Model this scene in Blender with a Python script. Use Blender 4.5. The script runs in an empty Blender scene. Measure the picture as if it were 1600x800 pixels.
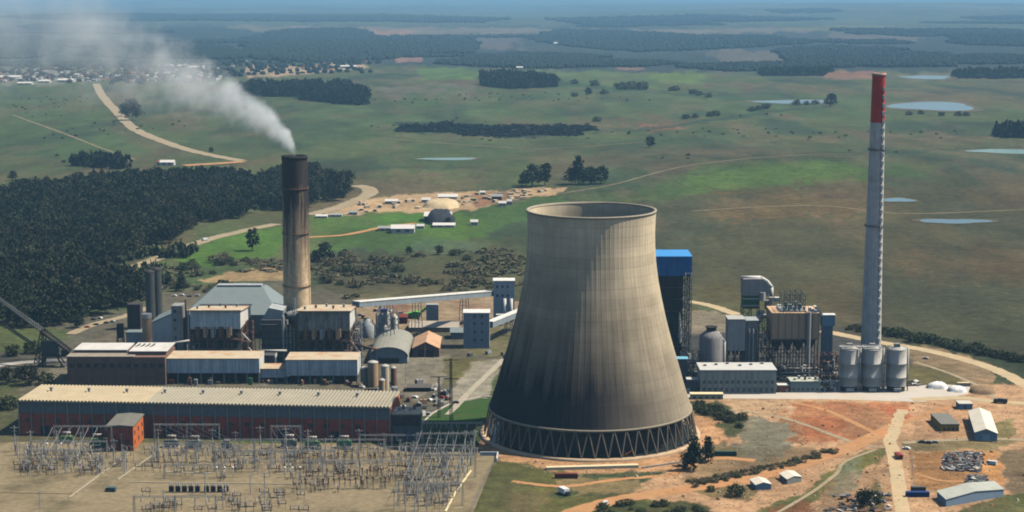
import bpy, bmesh, math, random
import numpy as np
from mathutils import Vector, Matrix
R = math.radians
rnd = random.Random(7)
sc = bpy.context.scene
col = sc.collection

# ---------------------------------------------------------------- camera, sky, sun, exposure
CH, CF, HV = 250.0, 2750.0, -12.0          # camera height in metres, focal length in photo pixels, horizon row
PITCH = math.atan((400 - HV) / CF)
cam_data = bpy.data.cameras.new("camera")
cam_data.sensor_width = 36.0
cam_data.lens = 36.0 * CF / 1600.0
cam_data.clip_start = 1.0
cam_data.clip_end = 200000.0
cam = bpy.data.objects.new("camera", cam_data)
cam.location = (0, 0, CH)
cam.rotation_euler = (R(90) - PITCH, 0, 0)
col.objects.link(cam)
sc.camera = cam

SUN_EL, SUN_AZ = R(55), R(86)              # azimuth clockwise from +Y
world = bpy.data.worlds.new("World")
sc.world = world
world.use_nodes = True
wn = world.node_tree
wn.nodes.clear()
sky = wn.nodes.new('ShaderNodeTexSky')
sky.sky_type = 'NISHITA'
sky.sun_disc = False
sky.sun_elevation = SUN_EL
sky.sun_rotation = SUN_AZ
sky.air_density = 1.0
sky.dust_density = 0.6
sky.ozone_density = 1.5
bg = wn.nodes.new('ShaderNodeBackground')
bg.inputs['Strength'].default_value = 0.08
wo = wn.nodes.new('ShaderNodeOutputWorld')
wn.links.new(sky.outputs[0], bg.inputs[0])
wn.links.new(bg.outputs[0], wo.inputs[0])

sd = bpy.data.lights.new("sun", 'SUN')
sd.energy = 5.0
sd.angle = R(0.5)
sd.color = (1.0, 0.90, 0.76)
sun = bpy.data.objects.new("sun", sd)
sdir = Vector((math.sin(SUN_AZ) * math.cos(SUN_EL), math.cos(SUN_AZ) * math.cos(SUN_EL), math.sin(SUN_EL)))
sun.rotation_euler = sdir.to_track_quat('Z', 'Y').to_euler()
sun.location = (0, 0, 500)
col.objects.link(sun)

vs = sc.view_settings
vs.view_transform = 'Standard'
vs.look = 'None'
vs.exposure = 0.2
vs.gamma = 1.0
vs.use_curve_mapping = False
cy = sc.cycles
cy.use_denoising = True
cy.max_bounces = 5
cy.diffuse_bounces = 0
cy.glossy_bounces = 2
cy.transparent_max_bounces = 8
cy.volume_bounces = 2
cy.volume_max_steps = 128
cy.filter_width = 1.9

# ---------------------------------------------------------------- materials
def S(r, g, b, k=1.0):
    f = lambda c: ((c / 255 / 12.92) if c / 255 <= .04045 else ((c / 255 + .055) / 1.055) ** 2.4) * k
    return (f(r), f(g), f(b))

MATS = {}
def M(name, c=None, var=.18, scale=.35, rough=.85, metal=0.0, streak=0.0, dirt=None, dirt_amt=.35, dirt_scale=.12, bump=0.0, spec=.3):
    """Procedural surface: base colour with two scales of tone noise, vertical streaks and a dirt colour in patches."""
    if name in MATS:
        return MATS[name]
    m = bpy.data.materials.new(name)
    m.use_nodes = True
    nt = m.node_tree
    N, L = nt.nodes, nt.links
    b = N['Principled BSDF']
    b.inputs['Roughness'].default_value = rough
    b.inputs['Metallic'].default_value = metal
    b.inputs['Specular IOR Level'].default_value = spec
    tc = N.new('ShaderNodeTexCoord')
    n1 = N.new('ShaderNodeTexNoise')
    n1.inputs['Scale'].default_value = scale
    n1.inputs['Detail'].default_value = 6
    n1.inputs['Roughness'].default_value = .65
    L.new(tc.outputs['Object'], n1.inputs['Vector'])
    r1 = N.new('ShaderNodeMapRange')
    r1.inputs['From Min'].default_value = .25; r1.inputs['From Max'].default_value = .75
    r1.inputs['To Min'].default_value = 1 - var; r1.inputs['To Max'].default_value = 1 + var
    L.new(n1.outputs['Fac'], r1.inputs['Value'])
    fac = r1.outputs['Result']
    if streak > 0:
        mp = N.new('ShaderNodeMapping')
        mp.inputs['Scale'].default_value = (1, 1, .05)
        L.new(tc.outputs['Object'], mp.inputs['Vector'])
        n2 = N.new('ShaderNodeTexNoise')
        n2.inputs['Scale'].default_value = .8
        n2.inputs['Detail'].default_value = 4
        L.new(mp.outputs['Vector'], n2.inputs['Vector'])
        r2 = N.new('ShaderNodeMapRange')
        r2.inputs['From Min'].default_value = .3; r2.inputs['From Max'].default_value = .7
        r2.inputs['To Min'].default_value = 1 - streak; r2.inputs['To Max'].default_value = 1 + streak * .5
        L.new(n2.outputs['Fac'], r2.inputs['Value'])
        mu = N.new('ShaderNodeMath'); mu.operation = 'MULTIPLY'
        L.new(fac, mu.inputs[0]); L.new(r2.outputs['Result'], mu.inputs[1])
        fac = mu.outputs[0]
    base = N.new('ShaderNodeRGB')
    base.outputs[0].default_value = (*c, 1)
    src = base.outputs[0]
    if dirt is not None:
        n3 = N.new('ShaderNodeTexNoise')
        n3.inputs['Scale'].default_value = dirt_scale
        n3.inputs['Detail'].default_value = 5
        n3.inputs['Roughness'].default_value = .7
        L.new(tc.outputs['Object'], n3.inputs['Vector'])
        r3 = N.new('ShaderNodeMapRange')
        r3.inputs['From Min'].default_value = .48; r3.inputs['From Max'].default_value = .68
        r3.inputs['To Max'].default_value = dirt_amt
        L.new(n3.outputs['Fac'], r3.inputs['Value'])
        mx = N.new('ShaderNodeMix'); mx.data_type = 'RGBA'
        L.new(r3.outputs['Result'], mx.inputs['Factor'])
        L.new(src, mx.inputs['A'])
        mx.inputs['B'].default_value = (*dirt, 1)
        src = mx.outputs['Result']
    vm = N.new('ShaderNodeVectorMath'); vm.operation = 'SCALE'
    L.new(src, vm.inputs[0]); L.new(fac, vm.inputs['Scale'])
    L.new(vm.outputs[0], b.inputs['Base Color'])
    if bump > 0:
        bp = N.new('ShaderNodeBump')
        bp.inputs['Strength'].default_value = bump
        bp.inputs['Distance'].default_value = .3
        L.new(n1.outputs['Fac'], bp.inputs['Height'])
        L.new(bp.outputs['Normal'], b.inputs['Normal'])
    MATS[name] = m
    return m

# ---------------------------------------------------------------- photo pixel -> world, terrain
SP, CP = math.sin(PITCH), math.cos(PITCH)
def ray(u, v):
    d = (v - 400) / CF
    return ((u - 800) / CF, CP - d * SP, -SP - d * CP)
def at(u, v, Y):
    a, b, c = ray(u, v)
    t = Y / b
    return Vector((a * t, Y, CH + c * t))
def flat(u, v, z=0.0):
    a, b, c = ray(u, v)
    t = (z - CH) / c
    return Vector((a * t, b * t, z))
def proj(x, y, z):
    dz = z - CH
    f = y * CP - dz * SP
    w = y * SP + dz * CP
    return 800 + CF * x / f, 400 - CF * w / f

def _hash(ix, iy, s):
    h = (ix.astype(np.int64) * 374761393 + iy.astype(np.int64) * 668265263 + s * 1442695041) & 0xFFFFFFFF
    h = ((h ^ (h >> 13)) * 1274126177) & 0xFFFFFFFF
    return ((h ^ (h >> 16)) & 0xFFFF) / 65535.0
def vnoise(x, y, s=0):
    x = np.asarray(x, float); y = np.asarray(y, float)
    ix = np.floor(x); iy = np.floor(y)
    fx = x - ix; fy = y - iy
    fx = fx * fx * (3 - 2 * fx); fy = fy * fy * (3 - 2 * fy)
    ix = ix.astype(np.int64); iy = iy.astype(np.int64)
    a = _hash(ix, iy, s); b = _hash(ix + 1, iy, s); c = _hash(ix, iy + 1, s); d = _hash(ix + 1, iy + 1, s)
    return (a * (1 - fx) + b * fx) * (1 - fy) + (c * (1 - fx) + d * fx) * fy
def fbm(x, y, s=0, o=4):
    t = 0; amp = .5; tot = 0
    for k in range(o):
        t = t + amp * vnoise(x * 2 ** k, y * 2 ** k, s + k * 17)
        tot += amp; amp *= .55
    return t / tot
def sstep(a, b, x):
    t = np.clip((np.asarray(x, float) - a) / (b - a), 0, 1)
    return t * t * (3 - 2 * t)

POND_PX = [  # name, centre u, v, half width, half height (photo pixels)
    ("pond", 1457, 166, 74, 5.8), ("pond", 1240, 159, 52, 3.2), ("pond", 1448, 119, 40, 2.6),
    ("pond", 1404, 319, 21, 3.4), ("pond", 1491, 347.5, 48, 3.6), ("pond", 1575, 240, 62, 3.2),
    ("pond", 700, 249, 52, 1.6)]
PONDS = []
for n_, u_, v_, a_, b_ in POND_PX:
    c_ = flat(u_, v_); e_ = flat(u_ + a_, v_); f0 = flat(u_, v_ - b_); f1 = flat(u_, v_ + b_)
    PONDS.append((c_.x, (f0.y + f1.y) / 2, e_.x - c_.x, (f0.y - f1.y) / 2))
HILL = flat(1230, 268)
def terr0(x, y):
    x = np.asarray(x, float); y = np.asarray(y, float)
    d = np.hypot(x, y)
    z = sstep(1700, 2800, d) * 9 * (fbm(x / 800, y / 1100, 3, 3) - .5)
    z = z + sstep(3800, 8000, d) * 62 * (fbm(x / 2600 + 5, y / 5200, 9, 3) - .5)
    z = z + sstep(8000, 22000, d) * 190 * (fbm(x / 7000 + 2, y / 9000, 21, 4) - .44)
    z = z + 19 * np.exp(-((x - HILL.x) / 360) ** 2 - ((y - HILL.y) / 330) ** 2)
    return z
def terr(x, y):
    z = terr0(x, y)
    for px, py, ax, ay in PONDS:
        q = np.hypot((x - px) / ax, (y - py) / ay)
        w = 1 - sstep(1.15, 2.0, q)
        z = z * (1 - w) + w * float(terr0(px, py))
    return z
_T = np.geomspace(500, 60000, 2600)
def G(u, v):
    """first hit of the photo pixel's ray with the terrain"""
    a, b, c = ray(u, v)
    if v > 385:
        p = flat(u, v)
        return p
    x = _T / b * a; z = CH + _T / b * c
    g = terr(x, _T)
    k = int(np.argmax(z <= g))
    if z[k] > g[k]:
        k = len(_T) - 1
    if k > 0:
        d0 = z[k - 1] - g[k - 1]; d1 = z[k] - g[k]
        f = d0 / (d0 - d1 + 1e-9)
        Y = _T[k - 1] + f * (_T[k] - _T[k - 1])
    else:
        Y = _T[0]
    X = Y / b * a
    return Vector((X, Y, float(terr(X, Y))))

# ---------------------------------------------------------------- mesh builder
class MB:
    def __init__(s):
        s.v = []; s.f = []; s.mi = []; s.cur = 0; s.smooth = set()
    def add(s, vs, fs, smooth=False):
        o = len(s.v)
        s.v += [tuple(p) for p in vs]
        for f in fs:
            if smooth: s.smooth.add(len(s.f))
            s.f.append(tuple(i + o for i in f)); s.mi.append(s.cur)
        return s
    def box(s, x0, y0, z0, x1, y1, z1):
        return s.add([(x0, y0, z0), (x1, y0, z0), (x1, y1, z0), (x0, y1, z0), (x0, y0, z1), (x1, y0, z1), (x1, y1, z1), (x0, y1, z1)],
                     [(0, 3, 2, 1), (4, 5, 6, 7), (0, 1, 5, 4), (1, 2, 6, 5), (2, 3, 7, 6), (3, 0, 4, 7)])
    def cbox(s, cx, cy, z0, w, d, h):
        return s.box(cx - w / 2, cy - d / 2, z0, cx + w / 2, cy + d / 2, z0 + h)
    def lathe(s, prof, cx=0, cy=0, n=24, cap0=True, cap1=True, smooth=True):
        o = []
        for r, z in prof:
            for k in range(n):
                a = 2 * math.pi * k / n
                o.append((cx + r * math.cos(a), cy + r * math.sin(a), z))
        fs = []
        for j in range(len(prof) - 1):
            for k in range(n):
                k2 = (k + 1) % n
                fs.append((j * n + k, j * n + k2, (j + 1) * n + k2, (j + 1) * n + k))
        s.add(o, fs, smooth)
        if cap0: s.add(o[:n], [tuple(range(n))[::-1]])
        if cap1: s.add(o[-n:], [tuple(range(n))])
        return s
    def cyl(s, cx, cy, z0, r, h, n=16, r1=None):
        return s.lathe([(r, z0), (r if r1 is None else r1, z0 + h)], cx, cy, n)
    def tube(s, p, q, r, n=6, r1=None):
        p = Vector(p); q = Vector(q); d = q - p
        if d.length < 1e-6: return s
        a = d.orthogonal().normalized(); b = d.normalized().cross(a)
        r1 = r if r1 is None else r1
        vs = [p + (a * math.cos(t) + b * math.sin(t)) * r for t in [2 * math.pi * k / n for k in range(n)]]
        vs += [q + (a * math.cos(t) + b * math.sin(t)) * r1 for t in [2 * math.pi * k / n for k in range(n)]]
        fs = [(k, (k + 1) % n, n + (k + 1) % n, n + k) for k in range(n)] + [tuple(range(n))[::-1], tuple(range(n, 2 * n))]
        return s.add(vs, fs, n > 6)
    def beam(s, p, q, w):
        return s.tube(p, q, w * .7071, 4)
    def prism(s, prof, y0, y1):
        """profile in x,z (counter-clockwise seen from -y) extruded along y"""
        n = len(prof)
        vs = [(x, y0, z) for x, z in prof] + [(x, y1, z) for x, z in prof]
        fs = [tuple(range(n)), tuple(range(n, 2 * n))[::-1]] + [((k + 1) % n, k, n + k, n + (k + 1) % n) for k in range(n)]
        return s.add(vs, fs)
    def prismx(s, prof, x0, x1):
        """profile in y,z extruded along x"""
        n = len(prof)
        vs = [(x0, y, z) for y, z in prof] + [(x1, y, z) for y, z in prof]
        fs = [tuple(range(n))[::-1], tuple(range(n, 2 * n))] + [(k, (k + 1) % n, n + (k + 1) % n, n + k) for k in range(n)]
        return s.add(vs, fs)
    def frame(s, x0, y0, z0, x1, y1, z1, nx, ny, nz, w=.5, brace=True):
        X = [x0 + (x1 - x0) * i / nx for i in range(nx + 1)]
        Yy = [y0 + (y1 - y0) * i / ny for i in range(ny + 1)]
        Z = [z0 + (z1 - z0) * i / nz for i in range(nz + 1)]
        for x in X:
            for y in Yy:
                s.beam((x, y, z0), (x, y, z1), w)
        for z in Z[1:]:
            for x in X: s.beam((x, y0, z), (x, y1, z), w * .7)
            for y in Yy: s.beam((x0, y, z), (x1, y, z), w * .7)
        if brace:
            for k in range(nz):
                for i in range(nx):
                    if (i + k) % 2 == 0:
                        for y in (y0, y1):
                            s.beam((X[i], y, Z[k]), (X[i + 1], y, Z[k + 1]), w * .5)
                            s.beam((X[i + 1], y, Z[k]), (X[i], y, Z[k + 1]), w * .5)
                for x in (x0, x1):
                    s.beam((x, Yy[0], Z[k]), (x, Yy[1], Z[k + 1]), w * .5)
        return s
    def lattice(s, p, q, wd, n, w=.15, w1=None):
        """square lattice girder from p to q"""
        p = Vector(p); q = Vector(q); d = q - p
        a = d.orthogonal().normalized(); b = d.normalized().cross(a)
        w1 = wd if w1 is None else w1
        def ring(t):
            h = (wd + (w1 - wd) * t) / 2
            c = p + d * t
            return [c + a * h + b * h, c - a * h + b * h, c - a * h - b * h, c + a * h - b * h]
        rs = [ring(k / n) for k in range(n + 1)]
        for k in range(n):
            for i in range(4):
                s.beam(rs[k][i], rs[k + 1][i], w)
                s.beam(rs[k][i], rs[k + 1][(i + 1) % 4], w * .7)
        return s
    def build(s, name, mats, parent=None):
        me = bpy.data.meshes.new(name)
        me.from_pydata(s.v, [], s.f)
        if not isinstance(mats, (list, tuple)): mats = [mats]
        for m in mats: me.materials.append(m)
        if len(mats) > 1: me.polygons.foreach_set('material_index', s.mi)
        if s.smooth:
            me.polygons.foreach_set('use_smooth', [i in s.smooth for i in range(len(s.f))])
        me.update()
        o = bpy.data.objects.new(name, me)
        if parent is not None: o.parent = parent
        col.objects.link(o)
        return o

def tag(o, label=None, cat=None, group=None, kind=None):
    if label: o['label'] = label
    if cat: o['category'] = cat
    if group: o['group'] = group
    if kind: o['kind'] = kind
    return o
def T(name, label, cat, loc, rz=0.0, group=None):
    o = bpy.data.objects.new(name, None)
    o.empty_display_size = .5
    o.location = loc; o.rotation_euler = (0, 0, rz)
    col.objects.link(o)
    return tag(o, label, cat, group)
CHILD = {}
def copy_tree(o, parent=None, kids=None):
    c = o.copy(); col.objects.link(c)
    if parent is not None: c.parent = parent
    for ch in (kids if kids is not None else list(o.children)):
        copy_tree(ch, c)
    return c
def dup(o, loc, rz=0.0, label=None, scale=1.0):
    c = copy_tree(o)
    c.location = loc; c.rotation_euler = (0, 0, rz); c.scale = (scale,) * 3 if not isinstance(scale, tuple) else scale
    if label: c['label'] = label
    return c
def edge(uL, vL, uR, vR, z=0.0):
    """front edge of a building from two photo pixels at height z -> base point, width, rotation"""
    a = flat(uL, vL, z); b = flat(uR, vR, z)
    d = b - a
    return Vector(((a.x + b.x) / 2, (a.y + b.y) / 2, 0)), d.length, math.atan2(d.y, d.x)
def edgeY(uL, uR, Y):
    a = at(uL, 500, Y).x; b = at(uR, 500, Y).x
    return Vector(((a + b) / 2, Y, 0)), b - a
def Zat(v, Y): return at(800, v, Y).z
def Yat(v, z=0.0): return flat(800, v, z).y
# ---------------------------------------------------------------- ground sheet with land cover
def pip_dist(px, py, poly):
    """signed distance (inside > 0) of points to a polygon"""
    P = np.array(poly, float); n = len(P)
    inside = np.zeros(px.shape, bool); dm = np.full(px.shape, 1e9)
    for i in range(n):
        x0, y0 = P[i]; x1, y1 = P[(i + 1) % n]
        if y0 != y1:
            c = ((y0 > py) != (y1 > py)) & (px < (x1 - x0) * (py - y0) / (y1 - y0) + x0)
            inside ^= c
        dx, dy = x1 - x0, y1 - y0
        t = np.clip(((px - x0) * dx + (py - y0) * dy) / (dx * dx + dy * dy + 1e-9), 0, 1)
        dm = np.minimum(dm, np.hypot(px - x0 - t * dx, py - y0 - t * dy))
    return np.where(inside, dm, -dm)

K = 1 / 1.5
# land cover, in painting order: outline (photo pixels, carried to the ground), colour, edge softness, edge raggedness, strength
COVER = [
 # far plain
 ([(-300,18),(1900,18),(1900,44),(-300,44)], (92,104,86), 6, 10, .7),
 ([(-300,40),(700,40),(1900,46),(1900,112),(1000,112),(500,100),(-300,100)], (56,66,70), 8, 10, .85),
 ([(360,40),(1000,46),(1400,40),(1390,48),(1000,55),(600,58),(400,52)], (140,128,110), 3, 5, .8),
 ([(1240,42),(1600,44),(1600,56),(1300,52)], (104,116,74), 4, 8, .7),
 ([(1110,78),(1240,80),(1230,108),(1120,112)], (120,110,98), 4, 8, .7),
 ([(1300,50),(1440,52),(1430,66),(1310,66)], (128,112,104), 4, 8, .6),
 ([(580,48),(640,46),(645,58),(590,60)], (165,128,105), 3, 5, .8),
 ([(612,85),(660,82),(655,97),(620,97)], (165,125,110), 3, 5, .8),
 ([(690,58),(820,60),(810,78),(700,76)], (120,108,104), 4, 10, .6),
 ([(960,98),(1010,99),(1008,109),(962,109)], (150,118,100), 3, 4, .7),
 ([(650,108),(745,105),(748,123),(660,124)], (96,124,62), 3, 3, .9),
 ([(840,108),(1100,115),(1095,135),(990,135),(860,130)], (98,122,66), 6, 10, .7),
 ([(1020,113),(1095,117),(1090,133),(1025,131)], (110,135,60), 4, 6, .6),
 ([(1290,112),(1370,110),(1375,122),(1290,124)], (160,115,90), 4, 5, .8),
 ([(1390,118),(1500,112),(1500,124),(1400,125)], (140,130,120), 4, 6, .4),
 ([(570,135),(740,130),(735,150),(610,150)], (122,112,98), 5, 10, .55),
 ([(380,105),(560,99),(575,106),(480,116),(390,122)], (196,170,136), 2, 3, .9),
 ([(0,108),(140,112),(150,128),(60,134),(0,134)], (150,150,138), 3, 6, .6),
 # middle fields
 ([(-300,135),(140,135),(240,215),(240,262),(-300,272)], (82,102,62), 12, 20, .75),
 ([(190,130),(360,150),(440,230),(430,250),(340,235),(230,200)], (92,106,70), 12, 18, .6),
 ([(160,190),(215,205),(300,240),(250,245),(190,215)], (112,100,78), 6, 8, .5),
 ([(255,180),(320,178),(330,205),(270,205)], (112,98,80), 6, 10, .5),
 ([(440,150),(620,150),(900,130),(1340,150),(1340,175),(1000,185),(700,180),(560,215),(470,220)], (82,104,64), 14, 24, .75),
 ([(580,225),(900,215),(1180,205),(1180,225),(900,245),(700,265),(560,262)], (86,102,64), 12, 20, .6),
 ([(615,190),(700,192),(790,197),(900,196),(935,200),(890,212),(800,217),(700,208),(640,208)], (44,58,52), 4, 6, .85),  # cloud shadow painted as a dark patch across the fields
 ([(1000,195),(1060,193),(1065,204),(1010,208)], (150,112,88), 4, 6, .8),
 ([(1150,225),(1600,215),(1600,250),(1340,248),(1200,245)], (88,98,64), 10, 18, .5),
 ([(950,232),(1180,225),(1180,250),(1000,262),(930,262)], (108,100,72), 10, 18, .6),
 ([(1440,246),(1600,244),(1600,268),(1470,262)], (62,82,66), 5, 10, .6),
 ([(930,203),(1000,200),(1060,193),(1120,184),(1180,176),(1240,168),(1292,166),(1292,169),(1240,172),(1180,181),(1120,189),(1060,199),(1000,206),(930,209)], (58,78,56), 2, 4, .75),
 ([(870,129),(960,137),(1050,144),(1110,153),(1108,156),(1045,147),(955,140),(868,133)], (62,84,58), 2, 4, .7),
 ([(1010,240),(1140,244),(1340,236),(1600,228),(1600,232),(1340,241),(1140,249),(1010,245)], (60,76,52), 3, 6, .6),
 ([(500,262),(640,258),(780,262),(780,266),(640,263),(500,268)], (66,84,58), 3, 5, .55),
 ([(230,150),(330,172),(420,205),(418,209),(325,177),(228,154)], (68,84,58), 2, 5, .5),
 ([(0,196),(90,186),(170,190),(168,195),(90,191),(0,202)], (72,88,60), 3, 5, .5),
 # brown plain at the right
 ([(960,305),(1130,285),(1330,283),(1900,262),(1900,640),(1560,570),(1380,525),(1150,475),(1060,470),(1030,400)], (92,84,56), 18, 26, .85),
 ([(1100,310),(1360,300),(1350,340),(1120,345)], (124,102,68), 10, 22, .55),
 ([(1040,345),(1340,352),(1330,440),(1090,450)], (90,92,66), 12, 26, .5),
 ([(1390,300),(1500,292),(1600,300),(1600,330),(1500,326)], (88,76,54), 8, 18, .5),
 ([(1380,400),(1900,380),(1900,440),(1420,440)], (112,92,64), 12, 30, .5),
 ([(1330,500),(1440,520),(1560,552),(1620,575),(1600,582),(1500,552),(1380,528)], (60,72,48), 4, 8, .8),
 # green crest
 ([(950,310),(1050,276),(1180,256),(1330,248),(1480,255),(1450,274),(1310,282),(1200,292),(1080,304),(1000,316)], (90,116,54), 18, 12, .85),
 ([(880,300),(1000,300),(1010,318),(900,312)], (102,116,60), 8, 12, .6),
 # green around the middle works
 ([(475,338),(560,332),(700,330),(800,318),(870,305),(880,318),(830,345),(740,372),(620,395),(560,385),(470,400),(465,360)], (86,120,50), 5, 10, .85),
 ([(490,345),(655,334),(668,350),(590,358),(490,364)], (78,124,44), 3, 5, .85),
 ([(255,405),(370,362),(440,352),(440,400),(330,418)], (86,122,48), 5, 8, .85),
 ([(560,312),(640,303),(700,300),(790,298),(850,294),(885,293),(880,302),(800,312),(740,328),(690,332),(600,332),(500,337),(520,326)], (198,168,128), 3, 5, .95),
 ([(735,302),(800,300),(795,316),(740,322)], (188,132,96), 3, 4, .8),
 ([(305,438),(360,424),(445,416),(446,438),(340,442)], (180,154,112), 3, 5, .95),
 ([(480,410),(560,392),(700,385),(820,370),(820,455),(700,460),(500,468)], (88,88,58), 8, 16, .8),
 ([(490,440),(620,420),(640,440),(560,462),(490,466)], (66,72,48), 6, 14, .7),
 ([(640,372),(760,380),(740,395),(660,398)], (98,120,90), 4, 8, .5),
 # left plant yard
 ([(-300,500),(90,500),(200,480),(300,455),(440,440),(560,470),(820,470),(800,560),(760,600),(700,660),(600,640),(-300,640)], (112,108,94), 6, 10, .9),
 ([(-300,508),(40,505),(110,520),(90,552),(-300,556)], (92,104,58), 5, 8, .9),
 ([(-300,592),(40,590),(40,640),(0,690),(-300,690)], (80,92,54), 5, 8, .9),
 ([(60,590),(110,560),(110,610),(50,620)], (150,142,120), 4, 6, .7),
 ([(200,470),(320,445),(440,445),(440,470),(300,480)], (120,112,92), 5, 8, .7),
 ([(555,468),(770,462),(812,470),(800,520),(690,515),(560,512)], (178,154,122), 4, 6, .9),
 ([(600,470),(640,475),(630,492),(590,490)], (140,88,72), 3, 6, .6),
 ([(700,470),(765,478),(770,490),(720,486)], (170,128,104), 3, 6, .5),
 ([(612,560),(700,555),(708,560),(690,600),(650,625),(600,610)], (158,152,134), 3, 3, .95),
 ([(690,560),(760,562),(735,590),(700,600)], (116,112,64), 4, 5, .9),
 ([(735,500),(810,505),(790,560),(730,555)], (122,120,80), 4, 6, .8),
 ([(740,565),(790,560),(760,625),(690,630)], (176,168,148), 3, 4, .8),
 ([(1060,520),(1160,520),(1310,512),(1425,560),(1425,614),(1060,616)], (84,82,78), 4, 6, .95),
 ([(1066,482),(1160,490),(1160,520),(1070,520)], (170,150,132), 4, 8, .6),
 # tower surroundings and the earthworks at the right
 ([(1060,616),(1450,612),(1620,596),(1900,640),(1900,900),(860,900),(900,800),(1000,760),(1090,700)], (206,166,126), 5, 8, .98),
 ([(760,668),(1000,640),(1100,640),(1142,668),(1140,690),(1100,705),(1050,735),(900,742),(800,722),(742,712)], (206,160,116), 4, 5, .98),
 ([(1235,632),(1330,628),(1425,632),(1420,655),(1370,668),(1340,690),(1240,694),(1228,660)], (190,122,82), 5, 9, .85),
 ([(1228,640),(1420,636),(1400,672),(1240,690)], (200,150,108), 6, 14, .45),
 ([(1440,632),(1560,636),(1470,690),(1420,684)], (196,152,112), 6, 12, .6),
 ([(1250,650),(1330,655),(1310,680),(1250,684)], (178,106,68), 5, 8, .6),
 ([(1385,635),(1425,640),(1410,660),(1390,655)], (180,96,66), 4, 5, .7),
 ([(1130,618),(1240,615),(1235,640),(1140,650)], (212,180,140), 5, 9, .7),
 ([(1170,650),(1235,660),(1232,705),(1190,725),(1150,712)], (170,166,142), 5, 8, .85),
 ([(1078,628),(1120,626),(1168,655),(1160,680),(1130,682),(1120,655),(1085,648)], (76,90,50), 4, 6, .9),
 ([(1120,690),(1160,700),(1150,715),(1115,710)], (120,120,80), 4, 6, .6),
 ([(1180,800),(1250,772),(1300,735),(1345,706),(1384,700),(1372,722),(1330,742),(1275,780),(1240,810)], (118,124,62), 4, 5, .9),
 ([(1300,745),(1390,728),(1400,790),(1260,810)], (190,150,112), 4, 8, .5),
 ([(1320,720),(1345,716),(1340,760),(1300,780)], (140,146,120), 4, 8, .6),
 ([(1205,795),(1260,780),(1270,800),(1200,820)], (172,92,66), 4, 6, .7),
 ([(1338,770),(1375,750),(1385,800),(1345,815)], (94,92,52), 4, 6, .8),
 ([(1060,700),(1300,700),(1300,712),(1180,742),(1070,760)], (150,128,88), 5, 8, .35),
 ([(1418,570),(1480,578),(1530,602),(1500,604),(1420,598)], (124,116,66), 4, 5, .9),
 ([(1440,540),(1520,558),(1560,590),(1540,612),(1480,580),(1425,568),(1420,548)], (206,170,130), 4, 6, .8),
 ([(1550,660),(1590,655),(1580,690),(1550,692)], (118,118,72), 4, 6, .8),
 ([(1408,690),(1560,684),(1600,690),(1560,702),(1420,704)], (134,126,86), 4, 5, .85),
 ([(1422,706),(1560,704),(1572,764),(1428,766)], (206,150,92), 4, 6, .9),
 ([(1562,704),(1620,700),(1620,790),(1580,790)], (110,100,76), 4, 6, .85),
 ([(1560,775),(1640,765),(1640,830),(1480,830),(1490,798)], (86,96,52), 4, 6, .9),
 ([(760,722),(800,722),(880,735),(880,758),(835,780),(1000,770),(1020,790),(900,820),(720,820)], (112,110,62), 5, 8, .95),
 ([(860,745),(1000,748),(1010,765),(900,775)], (190,160,114), 5, 8, .6),
 ([(800,772),(860,766),(850,800),(800,806)], (140,118,84), 4, 8, .5),
 ([(925,792),(960,782),(1080,783),(1120,800),(1120,830),(925,830)], (84,92,50), 4, 5, .9),
 ([(1088,764),(1150,752),(1190,768),(1170,782),(1100,778)], (138,120,76), 4, 6, .8),
]

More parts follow.
